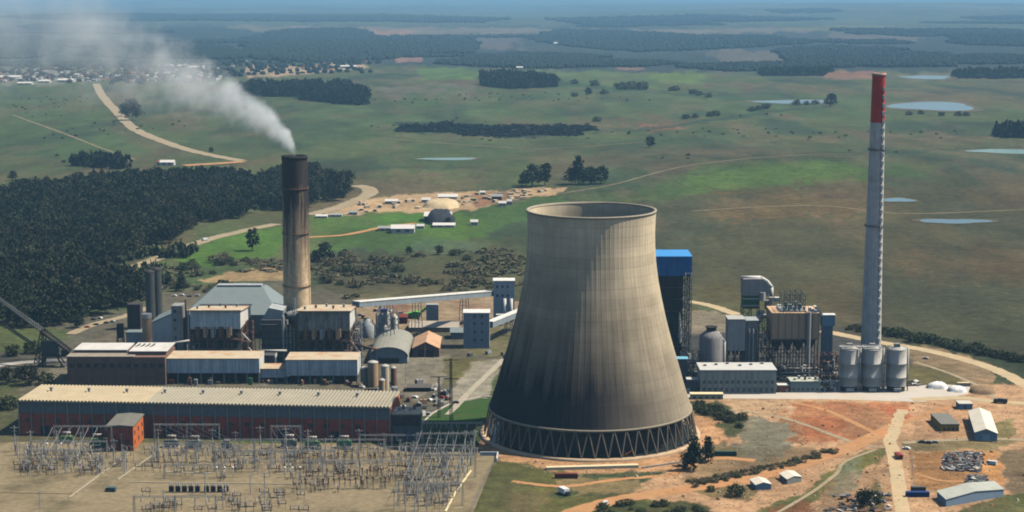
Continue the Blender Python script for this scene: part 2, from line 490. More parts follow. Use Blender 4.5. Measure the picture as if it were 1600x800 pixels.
def build_ground():
    t_in = np.linspace(-.32, .32, 900)
    t_l = np.linspace(-1.1, -.325, 60); t_r = np.linspace(.325, 1.1, 60)
    t = np.concatenate([t_l, t_in, t_r])
    rows = [250., 400., 600., 700.]
    v = 870.0
    while v > -9.0:
        y = flat(800, v).y
        if rows[-1] < y < 60000: rows.append(y)
        v -= 1.5 if v > 60 else .9
    rows.append(62000.0)
    Yr = np.array(rows)
    X = Yr[:, None] * t[None, :]
    Yg = np.repeat(Yr[:, None], len(t), 1)
    Z = terr(X, Yg)
    x, y, z = X.ravel(), Yg.ravel(), Z.ravel()
    u, w = proj(x, y, z)
    # base cover: olive grass with browner and greener drifts
    c = np.zeros((len(x), 3))
    g1 = np.array(S(90, 102, 64, K)); g2 = np.array(S(106, 98, 70, K)); g3 = np.array(S(76, 96, 58, K))
    n1 = fbm(x / 260, y / 420, 40, 5); n2 = fbm(x / 90 + 7, y / 260, 55, 4)
    a = sstep(.42, .66, n1)[:, None]; b = sstep(.5, .72, n2)[:, None]
    c[:] = g1
    c = c * (1 - a) + g2 * a
    c = c * (1 - b * .7) + g3 * b * .7
    # field strips on the far plain
    far = sstep(5200, 8000, y)
    fn = vnoise(x / 900 + 3 * vnoise(x / 2000, y / 4000, 5), y / 1700, 77)
    f1 = np.array(S(130, 122, 100, K)); f2 = np.array(S(70, 92, 66, K)); f3 = np.array(S(58, 66, 58, K))
    fc = np.where((fn > .72)[:, None], f1, np.where((fn > .45)[:, None], f2, f3))
    c = c * (1 - far * .6)[:, None] + fc * (far * .6)[:, None]
    dk = sstep(.50, .68, fbm(x / 130 + 9, y / 420 + 4, 71, 5)) * .5
    br = sstep(.52, .70, fbm(x / 70 + 19, y / 240 + 1, 73, 5)) * .45
    c = c * (1 - dk)[:, None] + np.array(S(58, 74, 56, K)) * dk[:, None]
    c = c * (1 - br)[:, None] + np.array(S(112, 100, 76, K)) * br[:, None]
    # ragged edges
    s_px = y / CF
    wx = (fbm(x / (s_px * 16), w / 7.0, 81, 4) - .5) * 2
    wy = (fbm(x / (s_px * 16) + 31, w / 7.0, 91, 4) - .5) * 2
    for poly, rgb, soft, rag, k in COVER:
        P = np.array(poly, float)
        mrg = soft + rag * 1.6 + 4
        m = (u > P[:, 0].min() - mrg * 2) & (u < P[:, 0].max() + mrg * 2) & (w > P[:, 1].min() - mrg) & (w < P[:, 1].max() + mrg)
        if not m.any(): continue
        pu = u[m] + wx[m] * rag * 2.6; pw = (w[m] + wy[m] * rag * .9)
        Q = [(p[0] * .6, p[1] * 1.3) for p in poly]
        d = pip_dist(pu * .6, pw * 1.3, Q)
        al = (sstep(-soft * .5, soft * .5, d) * k)[:, None]
        c[m] = c[m] * (1 - al) + np.array(S(*rgb, K)) * al
    # tone drifts
    tn = .62 + .76 * fbm(x / 45, y / 130, 60, 5)
    # drifts of drier and ranker growth through all the grassland
    gr = sstep(.02, .10, (c[:, 1] - c[:, 2]) / (c.sum(1) + 1e-6)) * (c.sum(1) < .75)
    dk = sstep(.50, .68, fbm(x / 130 + 9, y / 420 + 4, 71, 5)) * gr * .42
    br = sstep(.52, .70, fbm(x / 70 + 19, y / 240 + 1, 73, 5)) * gr * .36
    c = c * (1 - dk)[:, None] + np.array(S(58, 74, 56, K)) * dk[:, None]
    c = c * (1 - br)[:, None] + np.array(S(112, 100, 76, K)) * br[:, None]
    c *= tn[:, None]
    nr, nc = X.shape
    me = bpy.data.meshes.new("ground")
    idx = np.arange(nr * nc).reshape(nr, nc)
    q = np.stack([idx[:-1, :-1], idx[:-1, 1:], idx[1:, 1:], idx[1:, :-1]], -1).reshape(-1, 4)
    me.vertices.add(len(x)); me.vertices.foreach_set('co', np.stack([x, y, z], -1).astype(np.float32).ravel())
    me.loops.add(q.size); me.loops.foreach_set('vertex_index', q.ravel().astype(np.int32))
    me.polygons.add(len(q)); me.polygons.foreach_set('loop_start', np.arange(0, q.size, 4, dtype=np.int32))
    me.polygons.foreach_set('use_smooth', np.ones(len(q), bool))
    me.update(calc_edges=True)
    at_ = me.color_attributes.new('land_cover', 'FLOAT_COLOR', 'POINT')
    at_.data.foreach_set('color', np.concatenate([c, np.ones((len(c), 1))], 1).astype(np.float32).ravel())
    o = bpy.data.objects.new("ground", me)
    col.objects.link(o)
    o['kind'] = 'structure'
    m = bpy.data.materials.new("ground"); m.use_nodes = True
    nt = m.node_tree; N, L = nt.nodes, nt.links
    bs = N['Principled BSDF']; bs.inputs['Roughness'].default_value = .95; bs.inputs['Specular IOR Level'].default_value = .1
    ca = N.new('ShaderNodeVertexColor'); ca.layer_name = 'land_cover'
    tc = N.new('ShaderNodeTexCoord')
    prev = None
    for scale, lo, hi in ((.11, .58, 1.42), (.5, .6, 1.4), (.02, .8, 1.2)):
        n = N.new('ShaderNodeTexNoise'); n.inputs['Scale'].default_value = scale; n.inputs['Detail'].default_value = 5; n.inputs['Roughness'].default_value = .7
        L.new(tc.outputs['Object'], n.inputs['Vector'])
        r = N.new('ShaderNodeMapRange'); r.inputs['From Min'].default_value = .28; r.inputs['From Max'].default_value = .72
        r.inputs['To Min'].default_value = lo; r.inputs['To Max'].default_value = hi
        L.new(n.outputs['Fac'], r.inputs['Value'])
        if prev is None: prev = r.outputs['Result']
        else:
            mu = N.new('ShaderNodeMath'); mu.operation = 'MULTIPLY'
            L.new(prev, mu.inputs[0]); L.new(r.outputs['Result'], mu.inputs[1]); prev = mu.outputs[0]
    vm = N.new('ShaderNodeVectorMath'); vm.operation = 'SCALE'
    L.new(ca.outputs['Color'], vm.inputs[0]); L.new(prev, vm.inputs['Scale'])
    L.new(vm.outputs[0], bs.inputs['Base Color'])
    me.materials.append(m)
build_ground()

# ---------------------------------------------------------------- sheets, roads, ponds
def sheet(name, px, mat, z=.06):
    bm = bmesh.new()
    vs = [bm.verts.new(flat(u, v) + Vector((0, 0, z))) for u, v in px]
    f = bm.faces.new(vs)
    bmesh.ops.triangulate(bm, faces=[f])
    bmesh.ops.recalc_face_normals(bm, faces=bm.faces)
    for f in bm.faces:
        if f.normal.z < 0: f.normal_flip()
    me = bpy.data.meshes.new(name); bm.to_mesh(me); bm.free()
    me.materials.append(mat)
    o = bpy.data.objects.new(name, me); col.objects.link(o); o['kind'] = 'structure'
    return o
def spline(pts, n):
    out = []
    P = [pts[0]] + list(pts) + [pts[-1]]
    for i in range(1, len(P) - 2):
        for k in range(n):
            t = k / n
            out.append(.5 * ((2 * P[i]) + (P[i + 1] - P[i - 1]) * t + (2 * P[i - 1] - 5 * P[i] + 4 * P[i + 1] - P[i + 2]) * t * t + (3 * P[i] - P[i - 1] - 3 * P[i + 1] + P[i + 2]) * t ** 3))
    out.append(P[-2])
    return out
def road(name, px, width, mat, z=.1, n=14, rag=.12):
    pts = spline([Vector((G(u, v).x, G(u, v).y)) for u, v in px], n)
    mb = MB(); L = len(pts)
    vs = []
    for i, p in enumerate(pts):
        d = (pts[min(i + 1, L - 1)] - pts[max(i - 1, 0)]).normalized()
        nrm = Vector((-d.y, d.x))
        for s in (1, .33, -.33, -1):
            wv = width / 2 * s * (1 + rag * rnd.uniform(-1, 1) * (abs(s) == 1))
            q = p + nrm * wv
            vs.append((q.x, q.y, float(terr(q.x, q.y)) + z))
    fs = []
    for i in range(L - 1):
        for k in range(3):
            fs.append((i * 4 + k, i * 4 + k + 1, i * 4 + k + 5, i * 4 + k + 4))
    mb.add(vs, fs)
    o = mb.build(name, mat); o['kind'] = 'structure'
    return o
pale_dirt = M('pale_dirt', S(182, 166, 134, .7), .2, .05, .95, dirt=S(160, 140, 104), dirt_scale=.03)
orange_dirt = M('orange_dirt', S(206, 156, 106, .7), .2, .08, .95, dirt=S(190, 130, 84), dirt_scale=.05, dirt_amt=.6)
tan_road = M('tan_road', S(208, 188, 148, .75), .15, .1, .95, dirt=S(200, 160, 116), dirt_scale=.06, dirt_amt=.5)
concrete_pale = M('concrete_pale', S(212, 204, 190, .82), .12, .1, .9, dirt=S(190, 170, 140), dirt_scale=.05, dirt_amt=.4)
gravel_yard = M('gravel_yard', S(152, 137, 106, .76), .34, .25, .95, dirt=S(108, 100, 72, .68), dirt_scale=.03, dirt_amt=.9)
asphalt = M('asphalt', S(104, 104, 98), .12, .1, .95)
lawn_green = M('lawn_green', S(58, 96, 30, .62), .25, .2, .95, dirt=S(84, 96, 42, .7), dirt_scale=.06, dirt_amt=.5)
pond_water = M('pond_water', S(84, 114, 126), .22, .03, .16, spec=.22, dirt=S(80, 108, 110), dirt_scale=.02)
pond_pale = M('pond_algae_water', S(112, 142, 128), .1, .02, .2)

road('dirt_road', [(150,131),(160,150),(185,178),(212,203),(262,224),(312,239),(378,252)], 21, pale_dirt, .6)
road('dirt_road', [(381,253),(340,256),(288,259)], 22, orange_dirt, .65)
road('dirt_road', [(160,436),(222,413),(290,387),(330,373),(380,361),(432,350)], 15, pale_dirt, .2)
road('dirt_road', [(482,336),(520,327),(556,314),(578,302),(574,294),(556,290)], 20, pale_dirt, .35)
road('dirt_road', [(482,371),(540,367),(600,355),(650,349)], 9, orange_dirt, .3)
road('dirt_road', [(1076,471),(1112,478),(1152,492)], 10, tan_road, .12)
road('dirt_road', [(1285,517),(1330,526),(1380,536),(1440,546),(1500,560),(1556,578),(1600,600),(1650,632)], 11, tan_road, .12)
road('dirt_track', [(880,806),(960,782),(1060,766),(1180,746),(1290,713),(1350,690),(1402,664)], 11, orange_dirt, .12)
road('tan_road', [(1390,686),(1398,722),(1412,812)], 7.5, tan_road, .16)
road('dirt_track', [(1410,692),(1480,688),(1560,686),(1640,690)], 5, pale_dirt, .12)
road('dirt_track', [(1425,625),(1500,622),(1560,628),(1640,632)], 9, tan_road, .09)
road('dirt_track', [(1050,742),(1090,722),(1130,716),(1180,720)], 6, orange_dirt, .1)
road('yard_path', [(700,648),(740,606),(772,576),(792,556)], 4.2, M('yard_concrete', S(168, 160, 140), .2, .2, dirt=S(140, 130, 104)), .14)
road('yard_road', [(-40,508),(0,494),(40,484)], 9, pale_dirt, .12)
road('yard_road', [(110,522),(150,506),(196,494),(230,480)], 9, pale_dirt, .12)
road('yard_road', [(-40,576),(40,566),(110,562)], 9, concrete_pale, .12)
road('field_track', [(880,302),(960,288),(1060,262),(1180,247),(1340,240)], 4, M('worn_track', S(150, 136, 104, .7), .25, .05), .3, rag=.4)
road('field_track', [(1080,330),(1180,324),(1290,322),(1420,334),(1640,326)], 4, M('worn_track'), .3, rag=.4)
road('field_track', [(600,216),(720,226),(860,232),(1010,222)], 5, M('worn_track'), .4, rag=.4)
road('field_track', [(20,180),(90,205),(160,232),(210,250)], 5, M('worn_track'), .4, rag=.4)
road('dirt_track', [(1140,640),(1230,655),(1330,690),(1384,700)], 3.5, pale_dirt, .1, rag=.3)
road('dirt_track', [(1235,628),(1300,645),(1392,690)], 4, orange_dirt, .11, rag=.3)
road('dirt_track', [(1410,640),(1400,664),(1392,690)], 7, tan_road, .13, rag=.3)
road('dirt_track', [(1402,664),(1440,650),(1470,640),(1500,632)], 5, orange_dirt, .1, rag=.3)
road('dirt_track', [(1430,566),(1480,582),(1530,604),(1560,628)], 3.5, pale_dirt, .1, rag=.3)
road('dirt_track', [(800,752),(880,760),(960,750),(1050,742)], 4, orange_dirt, .1, rag=.3)
road('dirt_track', [(1430,740),(1480,752),(1560,750)], 3, orange_dirt, .1, rag=.3)
road('yard_path', [(1185,818),(1260,775),(1305,742),(1320,722),(1370,702)], 2.2, pale_dirt, .18)
sheet('switchyard_ground', [(-60,690),(620,694),(780,704),(768,730),(735,812),(-60,812)], gravel_yard, .05)
sheet('lawn', [(655,662),(676,648),(706,632),(752,622),(775,624),(770,662)], lawn_green, .08)
sheet('concrete_apron', [(1062,613),(1230,612),(1420,604),(1470,600),(1516,604),(1512,616),(1440,628),(1300,624),(1062,622)], concrete_pale, .05)
for i, (cx, cy_, ax, ay) in enumerate(PONDS):
    mb = MB(); n = 40; z = float(terr(cx, cy_)) + .35
    r_ = random.Random(i)
    ph = [r_.uniform(0, 6.28) for _ in range(4)]
    vs = []
    for k in range(n):
        a = 2 * math.pi * k / n
        q = 1 + .16 * math.sin(2 * a + ph[0]) + .12 * math.sin(3 * a + ph[1]) + .05 * math.sin(5 * a + ph[2])
        vs.append((cx + ax * q * math.cos(a), cy_ + ay * q * math.sin(a), z))
    mb.add(vs, [tuple(range(n))])
    bank = MB(); bv = []
    for k in range(n):
        a = 2 * math.pi * k / n; w_ = 1.08 + .22 * r_.random()
        bv += [vs[k], (cx + (vs[k][0] - cx) * w_, cy_ + (vs[k][1] - cy_) * (w_ + .08), float(terr(cx + (vs[k][0] - cx) * w_, cy_ + (vs[k][1] - cy_) * (w_ + .08))) + .45)]
    bank.add(bv, [(2 * k, 2 * k + 1, 2 * ((k + 1) % n) + 1, 2 * ((k + 1) % n)) for k in range(n)])
    bo = bank.build('pond_bank', M('muddy_bank', S(104, 96, 70, .7), .3, .1)); bo['kind'] = 'structure'
    o = mb.build('pond', pond_pale if i in (5, 6) else pond_water); o['kind'] = 'structure'
# ---------------------------------------------------------------- foliage
def leafmat(name, c, c2):
    m = bpy.data.materials.new(name); m.use_nodes = True
    nt = m.node_tree; N, L = nt.nodes, nt.links
    b = N['Principled BSDF']; b.inputs['Roughness'].default_value = .8; b.inputs['Specular IOR Level'].default_value = .15
    g = N.new('ShaderNodeNewGeometry'); tc = N.new('ShaderNodeTexCoord')
    n = N.new('ShaderNodeTexNoise'); n.inputs['Scale'].default_value = .03; n.inputs['Detail'].default_value = 5
    L.new(tc.outputs['Object'], n.inputs['Vector'])
    ad = N.new('ShaderNodeMath'); ad.operation = 'MULTIPLY_ADD'
    L.new(g.outputs['Random Per Island'], ad.inputs[0]); ad.inputs[1].default_value = .4
    L.new(n.outputs['Fac'], ad.inputs[2])
    r = N.new('ShaderNodeMapRange'); r.inputs['From Min'].default_value = .42; r.inputs['From Max'].default_value = 1.0
    L.new(ad.outputs[0], r.inputs['Value'])
    mx = N.new('ShaderNodeMix'); mx.data_type = 'RGBA'
    L.new(r.outputs['Result'], mx.inputs['Factor'])
    mx.inputs['A'].default_value = (*c, 1); mx.inputs['B'].default_value = (*c2, 1)
    L.new(mx.outputs['Result'], b.inputs['Base Color'])
    return m
leaf_dark = leafmat('leaf_dark', (.009, .016, .009), (.040, .052, .024))
leaf_pine = leafmat('leaf_pine', (.014, .028, .018), (.038, .055, .028))
leaf_mid = leafmat('leaf_mid', (.036, .052, .024), (.095, .108, .048))
leaf_scrub = leafmat('leaf_scrub', (.085, .082, .045), (.18, .155, .09))
leaf_under = leafmat('leaf_under', (.078, .080, .044), (.165, .150, .085))
leaf_brown = leafmat('leaf_brown', (.020, .022, .012), (.056, .052, .030))
leaf_olive = leafmat('leaf_olive', (.018, .028, .010), (.062, .076, .030))
leaf_far = leafmat('leaf_far', (.007, .015, .015), (.018, .030, .026))
bark = M('bark', S(96, 82, 66), .3, 1.0)

def crown_arr(seed, h, r, clumps, per, size, shape='round', base=.22, zq=1.0):
    """leaf clumps through a crown volume -> verts (n,4,3)"""
    g = np.random.default_rng(seed)
    out = []
    for k in range(clumps):
        if shape == 'cone':
            t = g.random() ** .8; z = base + (1 - base) * t; rad = (1 - t) ** .8 * .95 + .05
        elif shape == 'tall':
            t = g.random(); z = base + (1 - base) * t; rad = .55 + .5 * math.sin(math.pi * min(1, t * 1.1)) * g.uniform(.6, 1)
        else:
            t = g.random(); z = base + (1 - base) * t; rad = math.sqrt(max(0.02, 1 - (2 * t - .85) ** 2 / 1.4))
        a = g.random() * 6.283; q = rad * math.sqrt(g.uniform(.15, 1))
        c = np.array([r * q * math.cos(a), r * q * math.sin(a), z * h])
        cs = r * g.uniform(.22, .42)
        p = c + g.normal(0, 1, (per, 3)) * cs * np.array([.6, .6, .42 * zq])
        d1 = g.normal(0, 1, (per, 3)); d1 /= np.linalg.norm(d1, axis=1)[:, None]
        d2 = np.cross(d1, g.normal(0, 1, (per, 3))); d2 /= np.linalg.norm(d2, axis=1)[:, None]
        sz = size * g.uniform(.6, 1.3, (per, 1)); d1[:, 2] *= zq; d2[:, 2] *= zq
        out.append(np.stack([p - d1 * sz - d2 * sz * .7, p + d1 * sz - d2 * sz * .7, p + d1 * sz + d2 * sz * .7, p - d1 * sz + d2 * sz * .7], 1))
    return np.concatenate(out)
def quads_obj(name, Q, mat, parent=None):
    me = bpy.data.meshes.new(name)
    n = len(Q)
    me.vertices.add(n * 4); me.vertices.foreach_set('co', Q.astype(np.float32).ravel())
    me.loops.add(n * 4); me.loops.foreach_set('vertex_index', np.arange(n * 4, dtype=np.int32))
    me.polygons.add(n); me.polygons.foreach_set('loop_start', np.arange(0, n * 4, 4, dtype=np.int32))
    me.update(calc_edges=True)
    me.materials.append(mat)
    o = bpy.data.objects.new(name, me)
    if parent is not None: o.parent = parent
    col.objects.link(o)
    return o
def trunk_mb(h, r, seed, limbs=5):
    q = random.Random(seed); mb = MB()
    x = y = 0; p = Vector((0, 0, -.5))
    for k in range(4):
        n = Vector((x + q.uniform(-.03, .03) * h, y + q.uniform(-.03, .03) * h, h * (k + 1) / 4.6))
        mb.tube(p, n, r * (1 - k * .2), 7, r * (1 - (k + 1) * .2)); p = n; x, y = n.x, n.y
    for k in range(limbs):
        a = q.uniform(0, 6.28); z = h * q.uniform(.3, .62); l = h * q.uniform(.18, .3)
        mb.tube((x * .5, y * .5, z), (x * .5 + math.cos(a) * l, y * .5 + math.sin(a) * l, z + l * .8), r * .4, 5, r * .15)
    return mb
TREES = {}
def tree(kind, var, loc, label, h, group=None, name=None, wide=1.0, rz=None):
    key = (kind, var)
    spec = {'pine': (10, .30, 60, 16, .034, 'cone', leaf_pine), 'round': (10, .44, 46, 20, .04, 'round', leaf_dark),
            'tall': (10, .26, 46, 18, .036, 'tall', leaf_dark), 'bush': (10, .75, 30, 18, .075, 'round', leaf_mid),
            'scrub': (10, .9, 24, 16, .085, 'round', leaf_scrub)}[kind]
    nm = name or {'pine': 'pine_tree', 'round': 'broadleaf_tree', 'tall': 'eucalyptus_tree', 'bush': 'bush', 'scrub': 'bush'}[kind]
    cat = 'tree' if 'tree' in nm else 'bush'
    loc = Vector((loc[0], loc[1], float(terr(loc[0], loc[1]))))
    if key not in TREES:
        H_, rr, cl, per, sz, shp, mt = spec
        t = T(nm, label, cat, loc)
        Q = crown_arr(100 + var * 7 + len(kind) * 31, 1, rr, cl, per, sz, shp, .06 if 'bush' in nm or kind == 'pine' else .2)
        tr = trunk_mb(.9 if 'tree' in nm else .5, .028, var)
        tr.build('trunk' if 'tree' in nm else 'stem', bark, t)
        quads_obj('crown' if 'tree' in nm else 'foliage', Q, mt, t)
        TREES[key] = t; c = t
    else:
        c = copy_tree(TREES[key]); c.name = nm
    c.location = loc; c['label'] = label; c['category'] = cat
    c.rotation_euler = (0, 0, rnd.uniform(0, 6.28) if rz is None else rz); c.scale = (h * wide, h * wide, h)
    if group: c['group'] = group
    elif 'group' in c.keys(): del c['group']
    return c

def scatter(poly, spacing, seed, jitter=.45):
    """world points inside a polygon given in photo pixels on the ground"""
    W = [G(u, v) for u, v in poly]
    P = [(p.x, p.y) for p in W]
    xs = [p[0] for p in P]; ys = [p[1] for p in P]
    sx, sy = spacing if isinstance(spacing, tuple) else (spacing, spacing)
    gx, gy = np.meshgrid(np.arange(min(xs), max(xs), sx), np.arange(min(ys), max(ys), sy))
    g = np.random.default_rng(seed)
    gx = gx + g.uniform(-jitter, jitter, gx.shape) * sx; gy = gy + g.uniform(-jitter, jitter, gy.shape) * sy
    d = pip_dist(gx.ravel(), gy.ravel(), P)
    wob = (fbm(gx.ravel() / (sx * 6), gy.ravel() / (sy * 6), seed + 3, 3) - .5) * sx * 11
    m = d + wob > 0
    return gx.ravel()[m], gy.ravel()[m]
def forest(name, polys, spacing, h, r, tmpl, mat, label, cat='wood', seed=1, hv=.25, gs=38, thr=.64):
    g = np.random.default_rng(seed); parts = []; mid = []
    for k, poly in enumerate(polys):
        X, Y = scatter(poly, spacing, seed + k)
        Z = terr(X, Y); gap = fbm(X / gs, Y / gs, seed + 40, 3); rise = fbm(X / 110, Y / 110, seed + 50, 3)
        for i in range(len(X)):
            q = tmpl[g.integers(len(tmpl))]
            a = g.random() * 6.283; ca, sa = math.cos(a), math.sin(a)
            if gap[i] > thr: continue
            s = r * g.uniform(.75, 1.3); hh = h * g.uniform(1 - hv, 1 + hv) * (.72 + .56 * rise[i])
            x = (q[..., 0] * ca - q[..., 1] * sa) * s + X[i]
            y = (q[..., 0] * sa + q[..., 1] * ca) * s + Y[i]
            parts.append(np.stack([x, y, q[..., 2] * hh + Z[i]], -1)); mid.append(np.full(len(q), 0 if (v_ := g.random()) < .62 else (1 if v_ < .86 else 2)))
    Q = np.concatenate(parts)
    o = quads_obj(name, Q, mat if not isinstance(mat, list) else mat[0])
    if isinstance(mat, list):
        for m_ in mat[1:]: o.data.materials.append(m_)
        o.data.polygons.foreach_set('material_index', np.concatenate(mid).astype(np.int32))
    tag(o, label, cat, None, 'stuff')
    return o
t_tall = [crown_arr(300 + k, 1, 1, 20, 10, .17, ('tall', 'round')[k % 2], .25, .3) for k in range(8)]
t_tiny = [crown_arr(330 + k, 1, 1, 8, 7, .36, 'round', .1, .5) for k in range(6)]
t_low = [crown_arr(350 + k, 1, 1, 9, 8, .30, 'round', .05) for k in range(6)]
def blob_quads(n_, seed):
    """closed lumpy far crowns: eight-sided double cones as quads"""
    g = np.random.default_rng(seed); out = []
    for _ in range(n_):
        k = 6; a = np.arange(k) / k * 6.283 + g.random()
        r1 = g.uniform(.8, 1.1, k); r2 = g.uniform(.35, .8, k); z1 = g.uniform(.45, .65, k); z2 = g.uniform(.8, 1, k)
        B = np.stack([np.cos(a) * r1 * .85, np.sin(a) * r1 * .85, np.zeros(k)], 1)
        C1 = np.stack([np.cos(a) * r1, np.sin(a) * r1, z1], 1); C2 = np.stack([np.cos(a) * r2, np.sin(a) * r2, z2], 1)
        top = np.array([[0, 0, 1.08]] * k)
        n = np.roll
        q = np.concatenate([np.stack([B, n(B, -1, 0), n(C1, -1, 0), C1], 1), np.stack([C1, n(C1, -1, 0), n(C2, -1, 0), C2], 1),
                            np.stack([C2, n(C2, -1, 0), top, top + 1e-4], 1)])
        out.append(q)
    return out
t_blob = blob_quads(8, 4)

# the plantation beside the works
forest('plantation_forest', [
    [(-40,318),(60,300),(200,290),(330,284),(440,278),(505,282),(535,300),(545,308),(480,326),(440,330),(400,333),(330,352),(262,382),(205,412),(168,432),(195,446),(196,470),(150,496),(98,508),(40,512),(-40,506)],
    ], 7.6, 18, 5.0, t_tall, [leaf_dark, leaf_brown, leaf_olive], 'dense dark plantation forest on the left behind the works', 'forest', 11)
forest('roadside_wood', [[(190,408),(235,398),(300,388),(300,395),(240,412)],[(200,436),(250,424),(262,440),(215,462),(195,470)]], 9, 8, 4.5, t_low, leaf_mid, 'low mixed trees along the pale road below the plantation', 'wood', 13)
forest('undergrowth', [[(485,402),(620,392),(700,396),(820,380),(822,452),(640,462),(500,466)],[(265,412),(380,402),(444,404),(444,416),(300,432)],[(250,446),(444,440),(444,456),(270,466)]], (9, 10), 1.5, 4.0, t_low, leaf_under, 'mottled brown green undergrowth behind the boiler houses', 'undergrowth', 15, .6, 45, .45)
# woods further away
forest('distant_wood', [[(372,140),(480,139),(560,144),(578,158),(560,166),(500,160),(455,152),(375,150)]], (9, 16), 20, 7, t_tiny, leaf_dark, 'dark plantation block with a rounded end behind the smoke', 'wood', 21)
forest('distant_wood', [[(748,122),(800,120),(868,128),(872,137),(800,139),(750,135)]], (9, 18), 20, 7, t_tiny, leaf_dark, 'dark wood on the fields above the cooling tower', 'wood', 23)
forest('distant_wood', [[(118,258),(160,255),(195,258),(194,265),(122,266)]], (7, 9), 16, 5, t_tiny, leaf_dark, 'small dark copse in the green field left of the pale road', 'wood', 25)
forest('distant_wood', [[(1560,212),(1600,205),(1660,205),(1660,216),(1575,216)]], (8, 12), 17, 6, t_tiny, leaf_dark, 'dark wood beside the upper right pond', 'wood', 27)
forest('distant_wood', [[(1492,119),(1540,117),(1640,117),(1640,123),(1495,123)]], (11, 24), 20, 9, t_tiny, leaf_dark, 'long dark wood right of the farthest pond', 'wood', 29)
forest('distant_wood', [[(1160,116),(1200,112),(1320,110),(1290,119),(1180,120)]], (12, 30), 16, 9, t_tiny, leaf_dark, 'thin dark wood left of the farthest pond', 'wood', 31)
forest('cloud_shadow_scrub', [[(620,198),(700,192),(790,198),(900,196),(930,200),(880,212),(800,217),(700,208),(640,207)]], (9, 18), 4.0, 6, t_tiny, leaf_far, 'dark scrub added in place of cloud shadow on the green fields', 'scrub', 33)  # scrub added to darken the fields like a cloud shadow
def far_wood(polys, h, label, seed, name='far_forest'):
    g = np.random.default_rng(seed); parts = []
    for k, poly in enumerate(polys):
        W = [G(u, v) for u, v in poly]
        ym = sum(p.y for p in W) / len(W)
        sx = max(10, ym * 4.2 / CF); sy = max(16, ym * ym / (CH * CF) * .55)
        X, Y = scatter(poly, (sx, sy), seed + k)
        Z = terr(X, Y)
        for i in range(len(X)):
            q = t_blob[g.integers(len(t_blob))]
            parts.append(np.stack([q[..., 0] * sx * .75 + X[i], q[..., 1] * sy * .75 + Y[i], q[..., 2] * h * g.uniform(.65, 1.25) + Z[i]], -1))
    o = quads_obj(name, np.concatenate(parts), leaf_far)
    tag(o, label, 'forest', None, 'stuff')
far_wood([[(385,92),(390,60),(440,48),(560,46),(590,58),(640,62),(740,62),(745,84),(660,84),(620,92),(560,96),(480,97)]], 15, 'broad dark forest ridge in the blue distance left of centre', 41)
far_wood([[(680,100),(740,88),(830,92),(930,90),(945,104),(860,108),(740,104)]], 12, 'dark wood belt above the bright green strip', 43)
far_wood([[(820,62),(880,46),(1000,50),(1080,56),(1200,58),(1290,66),(1140,76),(1000,82),(900,74)]], 13, 'dark forest belt in the blue haze above the cooling tower', 45)
far_wood([[(1210,80),(1300,72),(1370,80),(1480,86),(1485,104),(1380,106),(1240,100)]], 13, 'dark forest behind the red chimney top', 47)
far_wood([[(1300,46),(1400,46),(1470,50),(1440,56),(1340,54)],[(1480,56),(1660,60),(1660,74),(1500,70)]], 14, 'far forest bands at the upper right', 49)
far_wood([[(0,28),(120,22),(300,24),(600,24),(800,30),(760,36),(500,34),(300,32),(120,32)],[(1200,17),(1300,14),(1310,19),(1220,21)],[(850,30),(1100,24),(1300,30),(1100,36),(900,38)]], 18, 'thin forest lines on the farthest ridge', 51)
far_wood([[(0,62),(60,58),(90,80),(60,92),(0,92)],[(140,76),(330,70),(380,84),(340,92),(200,92)]], 12, 'dark woods behind the town and smoke', 53)

_q = random.Random(77)
extra = []
for k in range(24):
    v = _q.uniform(26, 106); u = _q.uniform(-40, 1640)
    if 860 < u < 880 and 60 < v < 80: continue
    w_ = _q.uniform(40, 190); h_ = _q.uniform(2, 6) * (.4 + v / 80)
    extra.append([(u - w_, v), (u - w_ * .4, v - h_ * _q.uniform(.4, 1)), (u + w_ * .5, v - h_ * _q.uniform(.3, 1)), (u + w_, v + 1), (u + w_ * .4, v + h_ * _q.uniform(.3, 1)), (u - w_ * .5, v + h_ * _q.uniform(.4, 1))])
far_wood(extra, 11, 'scattered dark woods over the hazy far plain', 91, 'scattered_woods')
forest('field_shrubs', [[(450,150),(1000,140),(1600,182),(1600,240),(1200,240),(940,280),(600,285),(480,262)],[(0,150),(300,150),(420,235),(240,255),(0,268)]], (48, 70), 1.9, 2.4, t_low, leaf_mid, 'sparse low shrubs dotted over the grazed fields', 'shrubs', 93, .5, 260, .36)
